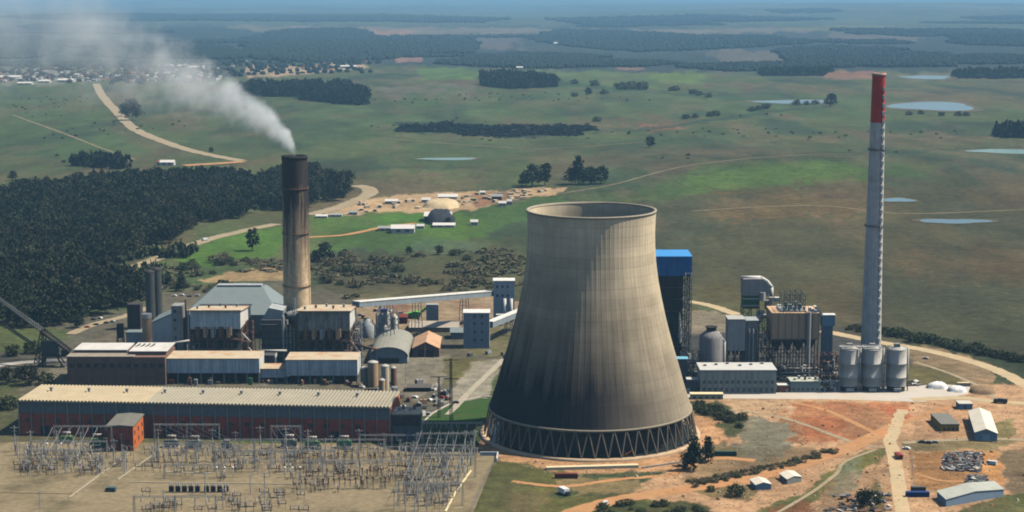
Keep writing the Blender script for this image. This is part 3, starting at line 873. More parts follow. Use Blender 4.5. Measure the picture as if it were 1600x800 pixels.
# single trees and bushes out in the fields: (u, v of the foot, height in photo px, kind, label)
FIELD = [
 (832,292,32,'round','left dark round tree of the pair above the cooling tower'),
 (852,290,34,'tall','upright dark tree right of the round one above the cooling tower'),
 (818,290,18,'round','lowest tree in the clump above the tower rim'),
 (903,288,42,'pine','tall pointed conifer in the clump above the tower'),
 (922,288,26,'round','dark round tree beside the tall pointed conifer'),
 (938,287,26,'round','rightmost dark round tree of the clump with the conifer'),
 (893,288,24,'round','small dark tree left of the tall pointed conifer'),
 (395,392,34,'tall','lone dark tree on the lawn left of the sooty chimney'),
 (508,408,28,'round','dark bushy tree right of the sooty chimney shaft'),
 (494,412,20,'round','smaller tree between the sooty chimney and the bushy tree'),
 (541,293,26,'round','dark round tree at the right end of the plantation'),
 (528,296,22,'round','dark tree left of the round one ending the plantation'),
 (639,398,12,'round','lone round bush below the white sheds'),
 (686,398,14,'round','round bush beside the pale wet patch'),
 (700,352,12,'round','small tree beside the black shed of the middle works'),
 (207,188,30,'round','dark tree beside the winding pale road'),
 (196,182,20,'round','small dark tree close to the winding pale road bend'),
 (1298,166,19,'round','dark round tree between the two upper ponds'),
 (919,150,12,'round','small lone tree in the pale green field'),
 (1016,230,16,'round','small tree alone on the middle field'),
 (330,238,8,'round','tiny tree beside the lower pale road'),
 (20,282,14,'round','small tree at the upper edge of the plantation'),
]
for i, (u, v, hp, kind, lab) in enumerate(FIELD):
    p = G(u, v)
    tree(kind, i % 3, p, lab, hp * p.y / CF * 1.02)
rows = [([(868,128),(900,131),(930,134),(960,137)], 7), ([(975,140),(990,139),(1005,140)], 10), ([(1045,142),(1058,142),(1080,147),(1090,149),(1105,152)], 7),
        ([(1075,186),(1090,184),(1110,182),(1120,181)], 7), ([(1170,174),(1185,172),(1200,170)], 7), ([(1246,164),(1262,164),(1275,163)], 7), ([(1420,180),(1436,178),(1468,181),(1500,181),(1510,181)], 6),
        ([(895,151),(945,147),(935,190)], 6)]
k = 0
for pts, hp in rows:
    for (u, v) in pts:
        p = G(u + rnd.uniform(-4, 4), v); k += 1
        tree('bush', k % 3, p, 'small dark bush in a broken line across the far green fields', hp * p.y / CF * rnd.uniform(.8, 1.2), 'bushes in broken lines across the far fields', wide=1.3)
# scrub between the works and the fields
k = 0
for poly, n in (([(490,400),(620,395),(640,440),(500,462)], 22), ([(620,400),(760,395),(810,440),(640,455)], 14), ([(270,412),(380,400),(440,410),(440,420),(300,432)], 14), ([(250,440),(440,440),(440,452),(270,462)], 12)):
    P = [(p.x, p.y) for p in (flat(u, v) for u, v in poly)]
    c_ = 0
    while c_ < n:
        u = rnd.uniform(min(p[0] for p in poly), max(p[0] for p in poly)); v = rnd.uniform(min(p[1] for p in poly), max(p[1] for p in poly))
        if pip_dist(np.array([u]), np.array([v]), poly)[0] < 0: continue
        p = flat(u, v); c_ += 1; k += 1
        tree('scrub' if rnd.random() < .45 else 'bush', k % 3, p, 'low bush in the scrubland behind the boiler houses', rnd.uniform(3, 6.5), 'bushes of the scrubland behind the works', wide=1.4)
# belt of shrubs beside the curved track on the right
for i in range(38):
    t = i / 37
    u = 1330 + 280 * t + rnd.uniform(-4, 4); v = 515 + 52 * t ** 1.1 + rnd.uniform(-4, 3)
    tree('bush', i % 3, flat(u, v), 'dark shrub in the belt above the curved dirt track', rnd.uniform(3.2, 6), 'shrubs above the curved dirt track', wide=1.3)
# hedge bank in the earthworks
for i in range(90):
    t = i / 89
    u = 1078 + 230 * t + rnd.uniform(-5, 5); v = 757 - 52 * t ** 1.15 + rnd.uniform(-5, 5)
    tree('scrub' if i % 3 else 'bush', i % 3, flat(u, v), 'low shrub on the bank between the two orange tracks', rnd.uniform(.9, 2.0), 'shrubs on the bank between the orange tracks', wide=1.3)
for i in range(26):
    u = rnd.uniform(1085, 1160); v = 634 + (u - 1085) * .38 + rnd.uniform(-7, 8)
    tree('bush', i % 3, flat(u, v), 'green shrub on the slope right of the cooling tower', rnd.uniform(2.2, 4.0), 'green shrubs right of the cooling tower', wide=1.3)
for i in range(22):
    u = rnd.uniform(935, 1105); v = rnd.uniform(792, 808) - (4 if 970 < u < 1060 else 0)
    tree('bush', i % 3, flat(u, v), 'dark green bush at the bottom edge below the tower', rnd.uniform(1.4, 2.8), 'green bushes at the bottom edge', wide=1.4)
for u, v, hp, kind, lab in ((1084,735,54,'pine','tallest of the dark pines right of the cooling tower legs'), (1106,722,40,'pine','smaller dark pine behind the tall one near the tower'),
                            (1072,728,22,'round','bushy tree left of the tall dark pine'), (1350,792,28,'round','dark round bush beside the muddy ditch'),
                            (1363,786,18,'bush','smaller bush right of the dark one by the ditch'), (1150,775,18,'bush','dark bush left of the two pale cabins'), (1111,768,9,'bush','small bush in the bank below the hedge'),
                            (10,600,26,'round','dark tree at the left edge behind the red hall'), (46,602,32,'round','dark round tree left of the brown flat roofed block'),
                            (30,596,22,'round','low tree between two darker ones at the left edge'), (72,600,18,'bush','small bush in front of the brown flat roofed block'),
                            (12,640,20,'bush','bush in shade left of the red hall'), (122,512,20,'round','tree at the foot of the plantation near the yard road'),
                            (196,470,30,'round','tree at the right tip of the plantation'), (212,456,28,'round','tree beside the dark twin silos'), (283,455,30,'pine','dark conifer behind the grey hall roof'),
                            (20,556,16,'bush','bush beside the dark stacker machine'), (52,552,18,'bush','bush under the boom of the dark stacker')):
    p = flat(u, v)
    tree(kind, 1 if kind != 'pine' else 0, p, lab, hp * p.y / CF)
# ---------------------------------------------------------------- cooling tower
def tower_mat():
    m = bpy.data.materials.new('weathered_concrete_shell'); m.use_nodes = True
    nt = m.node_tree; N, L = nt.nodes, nt.links
    b = N['Principled BSDF']; b.inputs['Roughness'].default_value = .92; b.inputs['Specular IOR Level'].default_value = .15
    tc = N.new('ShaderNodeTexCoord'); sx = N.new('ShaderNodeSeparateXYZ'); L.new(tc.outputs['Object'], sx.inputs[0])
    def math_(op, a, bb=None, c=None):
        n = N.new('ShaderNodeMath'); n.operation = op
        for i, x in enumerate((a, bb, c)):
            if x is None: continue
            if isinstance(x, (int, float)): n.inputs[i].default_value = x
            else: L.new(x, n.inputs[i])
        return n.outputs[0]
    def rng(x, a, bb, c, d):
        n = N.new('ShaderNodeMapRange')
        for k, v in zip(('From Min', 'From Max', 'To Min', 'To Max'), (a, bb, c, d)): n.inputs[k].default_value = v
        L.new(x, n.inputs['Value']); return n.outputs['Result']
    ang = math_('ARCTAN2', sx.outputs['Y'], sx.outputs['X'])
    z = sx.outputs['Z']
    cb = N.new('ShaderNodeCombineXYZ')
    L.new(math_('MULTIPLY', ang, 34.0), cb.inputs[0]); L.new(math_('MULTIPLY', z, .035), cb.inputs[1])
    n1 = N.new('ShaderNodeTexNoise'); n1.inputs['Scale'].default_value = 1.0; n1.inputs['Detail'].default_value = 5; L.new(cb.outputs[0], n1.inputs['Vector'])
    streak = rng(n1.outputs['Fac'], .3, .7, .91, 1.07)
    n2 = N.new('ShaderNodeTexNoise'); n2.inputs['Scale'].default_value = .05; n2.inputs['Detail'].default_value = 6; L.new(tc.outputs['Object'], n2.inputs['Vector'])
    blot = rng(n2.outputs['Fac'], .3, .7, .74, 1.2)
    # horizontal casting lifts
    lift = math_('FRACT', math_('DIVIDE', z, 5.6))
    line = rng(math_('ABSOLUTE', math_('SUBTRACT', lift, .5)), .42, .5, 1.0, .86)
    cb2 = N.new('ShaderNodeCombineXYZ')
    L.new(math_('FLOOR', math_('DIVIDE', z, 5.6)), cb2.inputs[2])
    wn_ = N.new('ShaderNodeTexWhiteNoise'); L.new(cb2.outputs[0], wn_.inputs['Vector'])
    tone = rng(wn_.outputs['Value'], 0, 1, .93, 1.05)
    f = math_('MULTIPLY', math_('MULTIPLY', streak, blot), math_('MULTIPLY', line, tone))
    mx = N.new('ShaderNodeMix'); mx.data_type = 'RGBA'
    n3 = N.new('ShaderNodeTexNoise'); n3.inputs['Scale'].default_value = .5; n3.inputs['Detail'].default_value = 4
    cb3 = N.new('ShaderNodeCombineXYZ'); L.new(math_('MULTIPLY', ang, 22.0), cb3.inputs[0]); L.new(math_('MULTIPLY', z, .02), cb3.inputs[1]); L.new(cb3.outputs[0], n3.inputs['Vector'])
    # damp, darker concrete tongues from the lower edge, deepened as painted shade
    damp_shade = rng(math_('SUBTRACT', math_('MULTIPLY', n3.outputs['Fac'], 50.0), z), -96, -8, 0, 1.0)
    # painted shade: near-black on the side turned from the sun, thinner elsewhere
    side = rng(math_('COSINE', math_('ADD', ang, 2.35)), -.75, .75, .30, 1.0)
    L.new(math_('MULTIPLY', damp_shade, side), mx.inputs['Factor'])
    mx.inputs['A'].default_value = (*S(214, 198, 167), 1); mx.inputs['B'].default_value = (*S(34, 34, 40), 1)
    vm = N.new('ShaderNodeVectorMath'); vm.operation = 'SCALE'
    L.new(mx.outputs['Result'], vm.inputs[0]); L.new(f, vm.inputs['Scale']); L.new(vm.outputs[0], b.inputs['Base Color'])
    return m
TC = flat(921.5, 720); TC = Vector((at(921.5, 690, TC.y + 61).x, TC.y + 60, 0))
tower = T('cooling_tower', 'huge ribbed concrete cooling tower in the middle of the plant', 'cooling tower', TC)
# radius profile from the photograph: (height, radius)
TP = [(16, 57.6), (22, 55.8), (30, 53.2), (40, 50.4), (50, 47.3), (60, 44.5), (70, 42.0), (80, 39.8), (90, 37.9), (100, 36.6), (108, 36.0), (116, 35.8), (124, 36.0), (129, 36.3)]
def prof_r(z):
    for (a, ra), (b_, rb) in zip(TP, TP[1:]):
        if a <= z <= b_:
            return ra + (rb - ra) * (z - a) / (b_ - a)
    return TP[-1][1]
mb = MB(); NS = 360; zs = [16 + (128.4 - 16) * k / 40 for k in range(41)]
vs = []
for z in zs:
    r0 = prof_r(z)
    for k in range(NS):
        rib = .07 if k % 4 == 0 else 0.0
        a = 2 * math.pi * k / NS
        vs.append(((r0 + rib) * math.cos(a), (r0 + rib) * math.sin(a), z))
nz = len(zs)
for z in zs[::-1]:
    r0 = prof_r(z) - .9
    for k in range(NS):
        a = 2 * math.pi * k / NS
        vs.append((r0 * math.cos(a), r0 * math.sin(a), z))
fs = []
for j in range(2 * nz):
    j2 = (j + 1) % (2 * nz)
    for k in range(NS):
        k2 = (k + 1) % NS
        fs.append((j * NS + k, j * NS + k2, j2 * NS + k2, j2 * NS + k))
mb.add(vs, fs)
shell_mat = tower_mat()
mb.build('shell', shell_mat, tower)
mb = MB()
mb.lathe([(36.1, 128.3), (36.7, 128.3), (36.7, 129.3), (36.1, 129.3), (35.2, 129.3), (35.2, 128.3)], n=120, cap0=False, cap1=False)
mb.build('rim', M('rim_concrete', S(164, 154, 136), .15, .3, dirt=S(150, 140, 120)), tower)
mb = MB()
mb.lathe([(56.8, 15.0), (58.3, 15.0), (58.3, 16.3), (56.8, 16.3), (56.8, 15.0)], n=120, cap0=False, cap1=False)
mb.build('ring_beam', M('ring_concrete', S(150, 140, 120), .2, .3), tower)
mleg = M('leg_concrete', S(122, 110, 94), .25, .5, dirt=S(70, 64, 58), dirt_amt=.7)
NL = 52
for k in range(NL):
    a = 2 * math.pi * k / NL
    b1 = a + math.pi / NL * .92; b0 = a - math.pi / NL * .92
    foot = Vector((60.8 * math.cos(a), 60.8 * math.sin(a), .9))
    mb = MB()
    for b_ in (b0, b1):
        mb.tube(foot, (57.8 * math.cos(b_), 57.8 * math.sin(b_), 15.2), .42, 6, .38)
    mb.build('leg', mleg, tower)
mb = MB()
mb.lathe([(63.0, 0), (63.0, 1.3), (60.0, 1.3), (60.0, .7), (59.2, .7)], n=96, cap0=False, cap1=False)
mb.build('basin_wall', M('basin_concrete', S(196, 170, 138), .2, .3, dirt=S(180, 130, 92)), tower)
mb = MB()
mb.lathe([(59.0, .5), (59.0, .52)], n=96)
mb.build('basin_water', M('basin_water', S(40, 52, 52), .1, .1, .15), tower)
mb = MB()   # dark louvred fill behind the legs
mb.lathe([(52, .6), (52, 11.0)], n=72, cap0=False, cap1=True)
mb.build('fill_packing', M('fill_packing', S(48, 46, 44), .3, .6, streak=.3), tower)

# ---------------------------------------------------------------- sooty concrete chimney
def chim_mat(name, low, soot, z0, z1, amt=.95):
    m = bpy.data.materials.new(name); m.use_nodes = True
    nt = m.node_tree; N, L = nt.nodes, nt.links
    b = N['Principled BSDF']; b.inputs['Roughness'].default_value = .92
    tc = N.new('ShaderNodeTexCoord'); sx = N.new('ShaderNodeSeparateXYZ'); L.new(tc.outputs['Object'], sx.inputs[0])
    mp = N.new('ShaderNodeMapping'); mp.inputs['Scale'].default_value = (1, 1, .06); L.new(tc.outputs['Object'], mp.inputs['Vector'])
    n1 = N.new('ShaderNodeTexNoise'); n1.inputs['Scale'].default_value = .45; n1.inputs['Detail'].default_value = 6; L.new(mp.outputs[0], n1.inputs['Vector'])
    ad = N.new('ShaderNodeMath'); ad.operation = 'MULTIPLY_ADD'; L.new(n1.outputs['Fac'], ad.inputs[0]); ad.inputs[1].default_value = 110; L.new(sx.outputs['Z'], ad.inputs[2])
    r = N.new('ShaderNodeMapRange'); r.inputs['From Min'].default_value = z0 + 55; r.inputs['From Max'].default_value = z1 + 55; r.inputs['To Max'].default_value = amt
    L.new(ad.outputs[0], r.inputs['Value'])
    mx = N.new('ShaderNodeMix'); mx.data_type = 'RGBA'; L.new(r.outputs['Result'], mx.inputs['Factor'])
    mx.inputs['A'].default_value = (*low, 1); mx.inputs['B'].default_value = (*soot, 1)
    n2 = N.new('ShaderNodeTexNoise'); n2.inputs['Scale'].default_value = .35; n2.inputs['Detail'].default_value = 6; L.new(tc.outputs['Object'], n2.inputs['Vector'])
    r2 = N.new('ShaderNodeMapRange'); r2.inputs['From Min'].default_value = .3; r2.inputs['From Max'].default_value = .7; r2.inputs['To Min'].default_value = .8; r2.inputs['To Max'].default_value = 1.18
    L.new(n2.outputs['Fac'], r2.inputs['Value'])
    vm = N.new('ShaderNodeVectorMath'); vm.operation = 'SCALE'; L.new(mx.outputs['Result'], vm.inputs[0]); L.new(r2.outputs['Result'], vm.inputs['Scale'])
    L.new(vm.outputs[0], b.inputs['Base Color'])
    return m
YC1 = 1195.0
C1 = at(466, 560, YC1); C1.z = 0
H1 = Zat(243, YC1)
ch1 = T('sooty_chimney', 'thick concrete chimney blackened by soot, smoke pouring from its top', 'chimney', C1)
m1 = chim_mat('sooty_concrete', S(224, 196, 156), S(28, 28, 32), 52, 108, .97)
r0, r1 = 22.0 * YC1 / CF, 20 * YC1 / CF
MB().lathe([(r0, 0), (r0 * .985, H1 * .3), (r1 * 1.015, H1 * .75), (r1, H1 - 1.2)], n=40, cap1=False).build('shaft', m1, ch1)
mb = MB(); mb.lathe([(r1 - 1.1, H1 - 22), (r1 - 1.1, H1 + .0), (r1 + .25, H1 + .0), (r1 + .25, H1 - 2.4), (r1 + .02, H1 - 2.4)], n=40, cap0=False, cap1=False)
mb.build('rim', M('soot_black', S(40, 38, 40), .4, .4), ch1)
mb = MB(); mb.lathe([(r1 - 1.6, H1 - 12), (r1 - 1.6, H1 - 11.9)], n=40)
mb.build('flue_mouth', M('flue_dark', S(20, 20, 22), .2, 1), ch1)
for zz in (.36, .62, .84):
    z = H1 * zz; rr = r0 + (r1 - r0) * zz
    mb = MB(); mb.lathe([(rr + .05, z), (rr + .7, z), (rr + .7, z + .35), (rr + .05, z + .35)], n=40, cap0=False, cap1=False)
    plat = mb.build('platform', M('rusty_steel', S(120, 88, 70), .3, .8), ch1); mb = MB()
    for k in range(20):
        a = 2 * math.pi * k / 20
        mb.beam(((rr + .65) * math.cos(a), (rr + .65) * math.sin(a), z), ((rr + .65) * math.cos(a), (rr + .65) * math.sin(a), z + 1.3), .1)
    mb.lathe([(rr + .6, z + 1.2), (rr + .7, z + 1.2), (rr + .7, z + 1.32), (rr + .6, z + 1.32)], n=40, cap0=False, cap1=False)
    mb.build('railing', M('rusty_steel'), plat)
mb = MB()
a = R(-20)
for s in (-.4, .4):
    mb.beam(((r0 + .5) * math.cos(a) - s * math.sin(a), (r0 + .5) * math.sin(a) + s * math.cos(a), 2), ((r1 + .5) * math.cos(a) - s * math.sin(a), (r1 + .5) * math.sin(a) + s * math.cos(a), H1 - 1), .14)
for k in range(70):
    z = 3 + k * (H1 - 5) / 70; rr = r0 + (r1 - r0) * z / H1 + .5
    mb.beam((rr * math.cos(a) + .4 * math.sin(a), rr * math.sin(a) - .4 * math.cos(a), z), (rr * math.cos(a) - .4 * math.sin(a), rr * math.sin(a) + .4 * math.cos(a), z), .12)
mb.build('ladder', M('rusty_steel'), ch1)

# ---------------------------------------------------------------- grey chimney with the red top
YC2 = 1132.0
C2 = at(1359, 590, YC2); C2.z = 0
H2 = Zat(114, YC2)
ch2 = T('red_topped_chimney', 'tall slim grey concrete chimney with a red painted top behind the silos', 'chimney', C2)
rb, rt = 17 * YC2 / CF, 10.2 * YC2 / CF
rr_ = lambda z: rb + (rt - rb) * min(1, (z / H2) ** .85)
zr = Zat(191, YC2)
conc2 = M('chimney_concrete', S(206, 202, 196), .12, .2, streak=.15, dirt=S(140, 134, 126))
red2 = M('chimney_red_paint', S(196, 52, 40), .14, .25, .6, streak=.2, dirt=S(150, 50, 42))
MB().lathe([(rr_(z), z) for z in np.linspace(0, zr, 24)], n=36, cap1=False).build('shaft', conc2, ch2)
MB().lathe([(rr_(z) + .02, z) for z in np.linspace(zr, H2 - 1, 8)], n=36, cap1=False).build('red_band', red2, ch2)
mb = MB(); mb.lathe([(rt - .6, H2 - 10), (rt - .6, H2), (rt + .3, H2), (rt + .3, H2 - 2), (rt + .04, H2 - 2)], n=36, cap0=False, cap1=False); mb.build('rim', M('rim_pale', S(190, 150, 140), .2, .3), ch2)
mb = MB(); mb.lathe([(rt - .7, H2 - 3.1), (rt - .7, H2 - 3)], n=36); mb.build('flue_mouth', M('flue_dark'), ch2)
white_steel = M('white_steel', S(226, 224, 216), .1, .5)
a = R(-56)
def on(aa, rad, z): return Vector((rad * math.cos(aa), rad * math.sin(aa), z))
for k in range(34):          # rest landings with hooped cage up the lit side
    z = 14 + k * (H2 - 20) / 34
    mb = MB(); rad = rr_(z)
    c = on(a, rad + .5, z)
    mb.cbox(c.x, c.y, z, 2.0, 2.0, .22)
    for dx, dy in ((-1, -1), (1, -1), (1, 1), (-1, 1)): mb.beam((c.x + dx, c.y + dy, z), (c.x + dx, c.y + dy, z + 1.2), .12)
    for (p, q) in (((-1, -1), (1, -1)), ((1, -1), (1, 1)), ((1, 1), (-1, 1))): mb.beam((c.x + p[0], c.y + p[1], z + 1.2), (c.x + q[0], c.y + q[1], z + 1.2), .12)
    mb.box(c.x - .8, c.y - .8, z + .25, c.x + .5, c.y + .5, z + 2.6)
    mb.build('landing', white_steel, ch2)
mb = MB()
for s in (-.35, .35):
    for z0, z1 in zip(np.linspace(3, H2 - 1, 20)[:-1], np.linspace(3, H2 - 1, 20)[1:]):
        p = on(a, rr_(z0) + .3, z0); q = on(a, rr_(z1) + .3, z1)
        t = Vector((-math.sin(a) * s, math.cos(a) * s, 0)); mb.beam(p + t, q + t, .16)
mb.build('ladder', white_steel, ch2)
for v in (353, 234):
    z = Zat(v, YC2); rad = rr_(z)
    mb = MB(); mb.lathe([(rad + .02, z), (rad + .9, z), (rad + .9, z + .5), (rad + .02, z + .5)], n=36, cap0=False, cap1=False)
    plat = mb.build('platform', M('dark_steel', S(84, 86, 88), .2, .8), ch2); mb = MB()
    for k in range(24): mb.beam(on(2 * math.pi * k / 24, rad + .85, z), on(2 * math.pi * k / 24, rad + .85, z + 1.3), .1)
    mb.lathe([(rad + .8, z + 1.2), (rad + .92, z + 1.2), (rad + .92, z + 1.34), (rad + .8, z + 1.34)], n=36, cap0=False, cap1=False)
    mb.build('railing', M('dark_steel'), plat)
# ---------------------------------------------------------------- materials of the works
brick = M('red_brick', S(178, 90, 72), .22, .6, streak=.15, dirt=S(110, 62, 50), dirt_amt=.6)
brick_sunlit = M('sunlit_brick', S(200, 112, 60), .18, .5, dirt=S(150, 80, 50))  # lighter orange copy of the brick, sunlight painted into the end walls
brown_clad = M('brown_cladding', S(136, 104, 90), .2, .3, streak=.2, dirt=S(70, 60, 58))
pale_blue_clad = M('pale_blue_cladding', S(212, 222, 220), .12, .3, streak=.28, dirt=S(140, 140, 132))
white_clad = M('white_cladding', S(222, 222, 214), .08, .2, streak=.12, dirt=S(170, 160, 144))
grey_clad = M('grey_cladding', S(168, 174, 174), .12, .2, streak=.15, dirt=S(110, 108, 104))
roof_grey = M('grey_sheet_roof', S(140, 154, 154, .8), .12, .12, .6, streak=.0, dirt=S(120, 126, 122), dirt_amt=.6)
roof_pale = M('pale_shell_roof', S(206, 190, 156, .74), .14, .12, .8, dirt=S(176, 160, 130), dirt_amt=.6, dirt_scale=.05)
roof_pale_grey = M('grey_shell_roof', S(186, 178, 156, .72), .16, .12, .8, dirt=S(150, 146, 130), dirt_amt=.6, dirt_scale=.06)
roof_rust = M('rust_stained_roof', S(216, 200, 170, .8), .14, .15, .75, dirt=S(186, 122, 78), dirt_amt=.8, dirt_scale=.09)
roof_white = M('white_flat_roof', S(216, 214, 206, .92), .1, .15, dirt=S(170, 164, 150), dirt_amt=.5)
glass_dark = M('dark_window_glass', S(44, 54, 62), .25, .4, .2, spec=.5)
glass_band = M('grimy_window_band', S(92, 108, 118), .25, .5, .35, spec=.4)
dark_steel = M('dark_steel')if 'dark_steel' in MATS else M('dark_steel', S(84, 86, 88), .2, .8)
black_steel = M('grimy_black_steel', S(66, 63, 62), .35, .5, streak=.2, dirt=S(84, 66, 54))
brown_steel = M('brown_steel', S(116, 94, 80), .3, .6, dirt=S(120, 86, 62))
grey_steel = M('galvanised_steel', S(156, 158, 156), .14, .8, .6)
rust_steel = M('rusty_steel')
pipe_pale = M('lagged_pipe', S(186, 184, 176), .14, .6, .5)
concrete_grey = M('grey_concrete', S(158, 152, 140), .18, .3, streak=.2, dirt=S(110, 104, 96))
green_paint = M('green_paint', S(86, 150, 84), .15, .6, .6, dirt=S(70, 84, 60))
tan_conc = M('tan_concrete', S(188, 156, 122), .18, .3, streak=.2, dirt=S(150, 112, 84))
maroon = M('maroon_paint', S(120, 50, 44), .2, .5)

def windows(parent, xs, z0, w, h, y=-.05, mat=None, name='window'):
    for x in xs:
        MB().box(x - w / 2, y - .06, z0, x + w / 2, y + .0, z0 + h).build(name, mat or glass_dark, parent)

# ---- long red brick hall with the row of shell roofs
ZR = 21.0
pc, W, rz = edge(28, 622, 610, 633, ZR)
pc.z = 0
hall = T('brick_hall', 'long red brick hall with a scalloped pale roof beside the switchyard', 'industrial hall', pc, rz)
DH = 36.0
x0, x1 = -W / 2, W / 2
MB().box(x0, 0, 0, x1, DH, ZR - 1.6).build('wall', brick, hall)
mb = MB(); mb.box(x0 + .5, -.25, ZR - 8.5, x1 - .5, -.01, ZR - 2.2); mb.build('window_band', glass_band, hall)
NB = 104; bw = W / NB
xsplit = x0 + W * .345
for seg, (ka, kb, mt, lab) in enumerate(((0, 36, roof_pale, 'cleaner yellowish part of the scalloped roof'), (36, NB, roof_pale_grey, 'greyer longer part of the scalloped roof'))):
    mb = MB()
    for k in range(ka, kb):
        cx = x0 + (k + .5) * bw; n = 8
        top = []; 
        for i in range(n + 1):
            a = math.pi * i / n
            top.append((cx - bw / 2 * math.cos(a), ZR - 1.5 + 1.25 * math.sin(a)))
        pts = [(cx + bw / 2 - .01, ZR - 1.59), ] + [(x, z) for x, z in top[::-1]][0:] + [(cx - bw / 2 + .01, ZR - 1.59)]
        o_ = len(mb.v)
        ring = top
        vs = [(x, -2.2, z) for x, z in ring] + [(x, DH + 1.5, z) for x, z in ring]
        m_ = n + 1
        fs = [(i, i + 1, m_ + i + 1, m_ + i) for i in range(n)]
        fs += [tuple(range(m_))[::-1], tuple(range(m_, 2 * m_))]
        mb.add(vs, fs)
    hall_roof = mb.build('roof', mt, hall); hall_roof['label'] = lab
mb = MB(); mb.box(x0 - .3, -.6, ZR - 2.2, x1 + .3, -.02, ZR - 1.62); mb.build('eaves_beam', concrete_grey, hall)
NP = 31
for k in range(NP):
    x = x0 + .4 + (W - .8) * k / (NP - 1)
    MB().box(x - .35, -.75, 0, x + .35, -.26, ZR - 2.21).build('pilaster', concrete_grey, hall)
g = MB(); g.box(x1 + .02, .3, .2, x1 + .3, DH - .3, ZR - 2.3); g.build('end_wall', brick_sunlit, hall)
for k, xx in enumerate((-92, -63, -20, 8, 46, 76, 92)):
    MB().box(xx - 2.6, -.2, 0, xx + 2.6, -.02, 5.2).build('door', M('dark_door', S(60, 62, 66), .2, .5), hall)
for k in range(22):
    xx = x0 + 5 + k * 9.1
    MB().box(xx - 1.4, -.18, 7.2, xx + 1.4, -.03, 9.4).build('window', glass_dark, hall)
for k in range(9):
    xx = x0 + 12 + k * 22.5
    mb = MB(); mb.cyl(xx, DH * .6, ZR - .2, .8, 1.6, 10); mb.cyl(xx, DH * .6, ZR + 1.4, 1.1, .4, 10); mb.build('roof_vent', grey_steel, hall_roof)

# ---- dark tank block at the right end of the hall
pc, w, rz = edge(613, 690, 657, 689); pc.z = 0
t = T('annex_block', 'low dark grey block between the red hall and the gantry row', 'building', pc)
h = 15.5
MB().box(-w / 2, 0, 0, w / 2, 16, h).build('wall', M('dark_grey_render', S(96, 104, 108), .15, .3, streak=.2), t)
mb = MB(); mb.box(-w / 2 - .3, -.4, h, w / 2 + .3, 16.4, h + .6); mb.build('roof', M('rubble_roof', S(196, 178, 150), .3, .6), t)
mb = MB(); mb.box(-w / 2 + .4, -.3, h - 6.5, w / 2 - .4, -.02, h - 1); mb.build('louvre_band', black_steel, t)
for k in range(6):
    x = -w / 2 + 1.5 + k * 2.1; z = h + .6
    mb = MB(); mb.cbox(x, 5 + (k % 3) * 3, z, 1.5, 2, 1 + (k * 7 % 3) * .6); mb.build('roof_unit', (white_clad, grey_steel, brown_steel)[k % 3], t)

# ---- small brick house in front of the hall
pc, w, rz = edge(170, 704, 207, 706); pc.z = 0
t = T('brick_switch_house', 'small brick house with a pale flat roof and orange sunlit end', 'brick house', pc)
h = 15.0
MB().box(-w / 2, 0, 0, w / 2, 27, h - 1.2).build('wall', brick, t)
MB().box(w / 2 + .02, .2, 0, w / 2 + .25, 26.8, h - 1.4).build('end_wall', brick_sunlit, t)
MB().prism([(-w / 2 - .8, h - 1.2), (w / 2 + .8, h - 1.2), (w / 2 + .8, h - .6), (0, h), (-w / 2 - .8, h - .6)], -1, 28).build('roof', M('dull_flat_roof', S(128, 126, 116, .8), .15, .3), t)
for x in (-4, 0, 4):
    MB().box(x - 1, -.12, 3, x + 1, -.02, 6.5).build('window', glass_dark, t)
for y in (4, 13.5, 23):
    for z in (3, 8.3):
        MB().box(w / 2 + .27, y - 1, z, w / 2 + .34, y + 1, z + 2.6).build('window', glass_dark, t)
MB().box(-.0, -.14, 0, 2.0, -.02, 2.6).build('door', M('dark_door'), t)

# ---- dark brown block with white flat roofs
Yb = 1108.0
pc, w = edgeY(102, 256, Yb)
ht = Zat(558, Yb)
t = T('brown_block', 'dark brown clad block with two white flat roofs left of the boiler houses', 'building', pc)
D = 34
MB().box(-w / 2, 0, 0, w / 2, D, ht).build('wall', brown_clad, t)
mb = MB(); mb.box(-w / 2 - .4, -.5, ht, w / 2 - 20, D * .32, ht + .5); mb.build('parapet_roof', M('drab_roof', S(150, 140, 124), .2, .2), t)
for z in (ht - 3.5, ht - 8, ht - 13):
    mb = MB(); mb.box(-w / 2 + .4, -.22, z - .5, w / 2 - .4, -.02, z); mb.build('ledge', M('brown_ledge', S(130, 104, 90), .2, .4), t)
for k in range(12):
    x = -w / 2 + 3 + k * (w - 6) / 11
    MB().box(x - 1.6, -.16, ht - 7, x + 1.6, -.03, ht - 4.2).build('window', glass_dark, t)
mb = MB(); mb.box(-w / 2 + 2, D * .34, ht, w / 2 - 27, D, ht + 2.0); mb.build('penthouse', brown_clad, t)
mb = MB(); mb.box(-w / 2 + 1.6, D * .33, ht + 2.0, w / 2 - 26.6, D + .4, ht + 2.5); mb.build('roof', roof_white, t)
mb = MB(); mb.box(w / 2 - 24, D * .18, ht, w / 2 - .6, D, ht + 2.2); mb.build('penthouse', brown_clad, t)
mb = MB(); mb.box(w / 2 - 24.4, D * .17, ht + 2.2, w / 2 + .2, D + .4, ht + 2.7); mb.build('roof', roof_white, t)
for k in range(4):
    mb = MB(); x = w / 2 - 27 + k * 3.2
    mb.tube((x, D * .3, ht + .4), (x + 6, D * .75, ht + 3.6), .4, 8); mb.build('roof_pipe', black_steel, t)

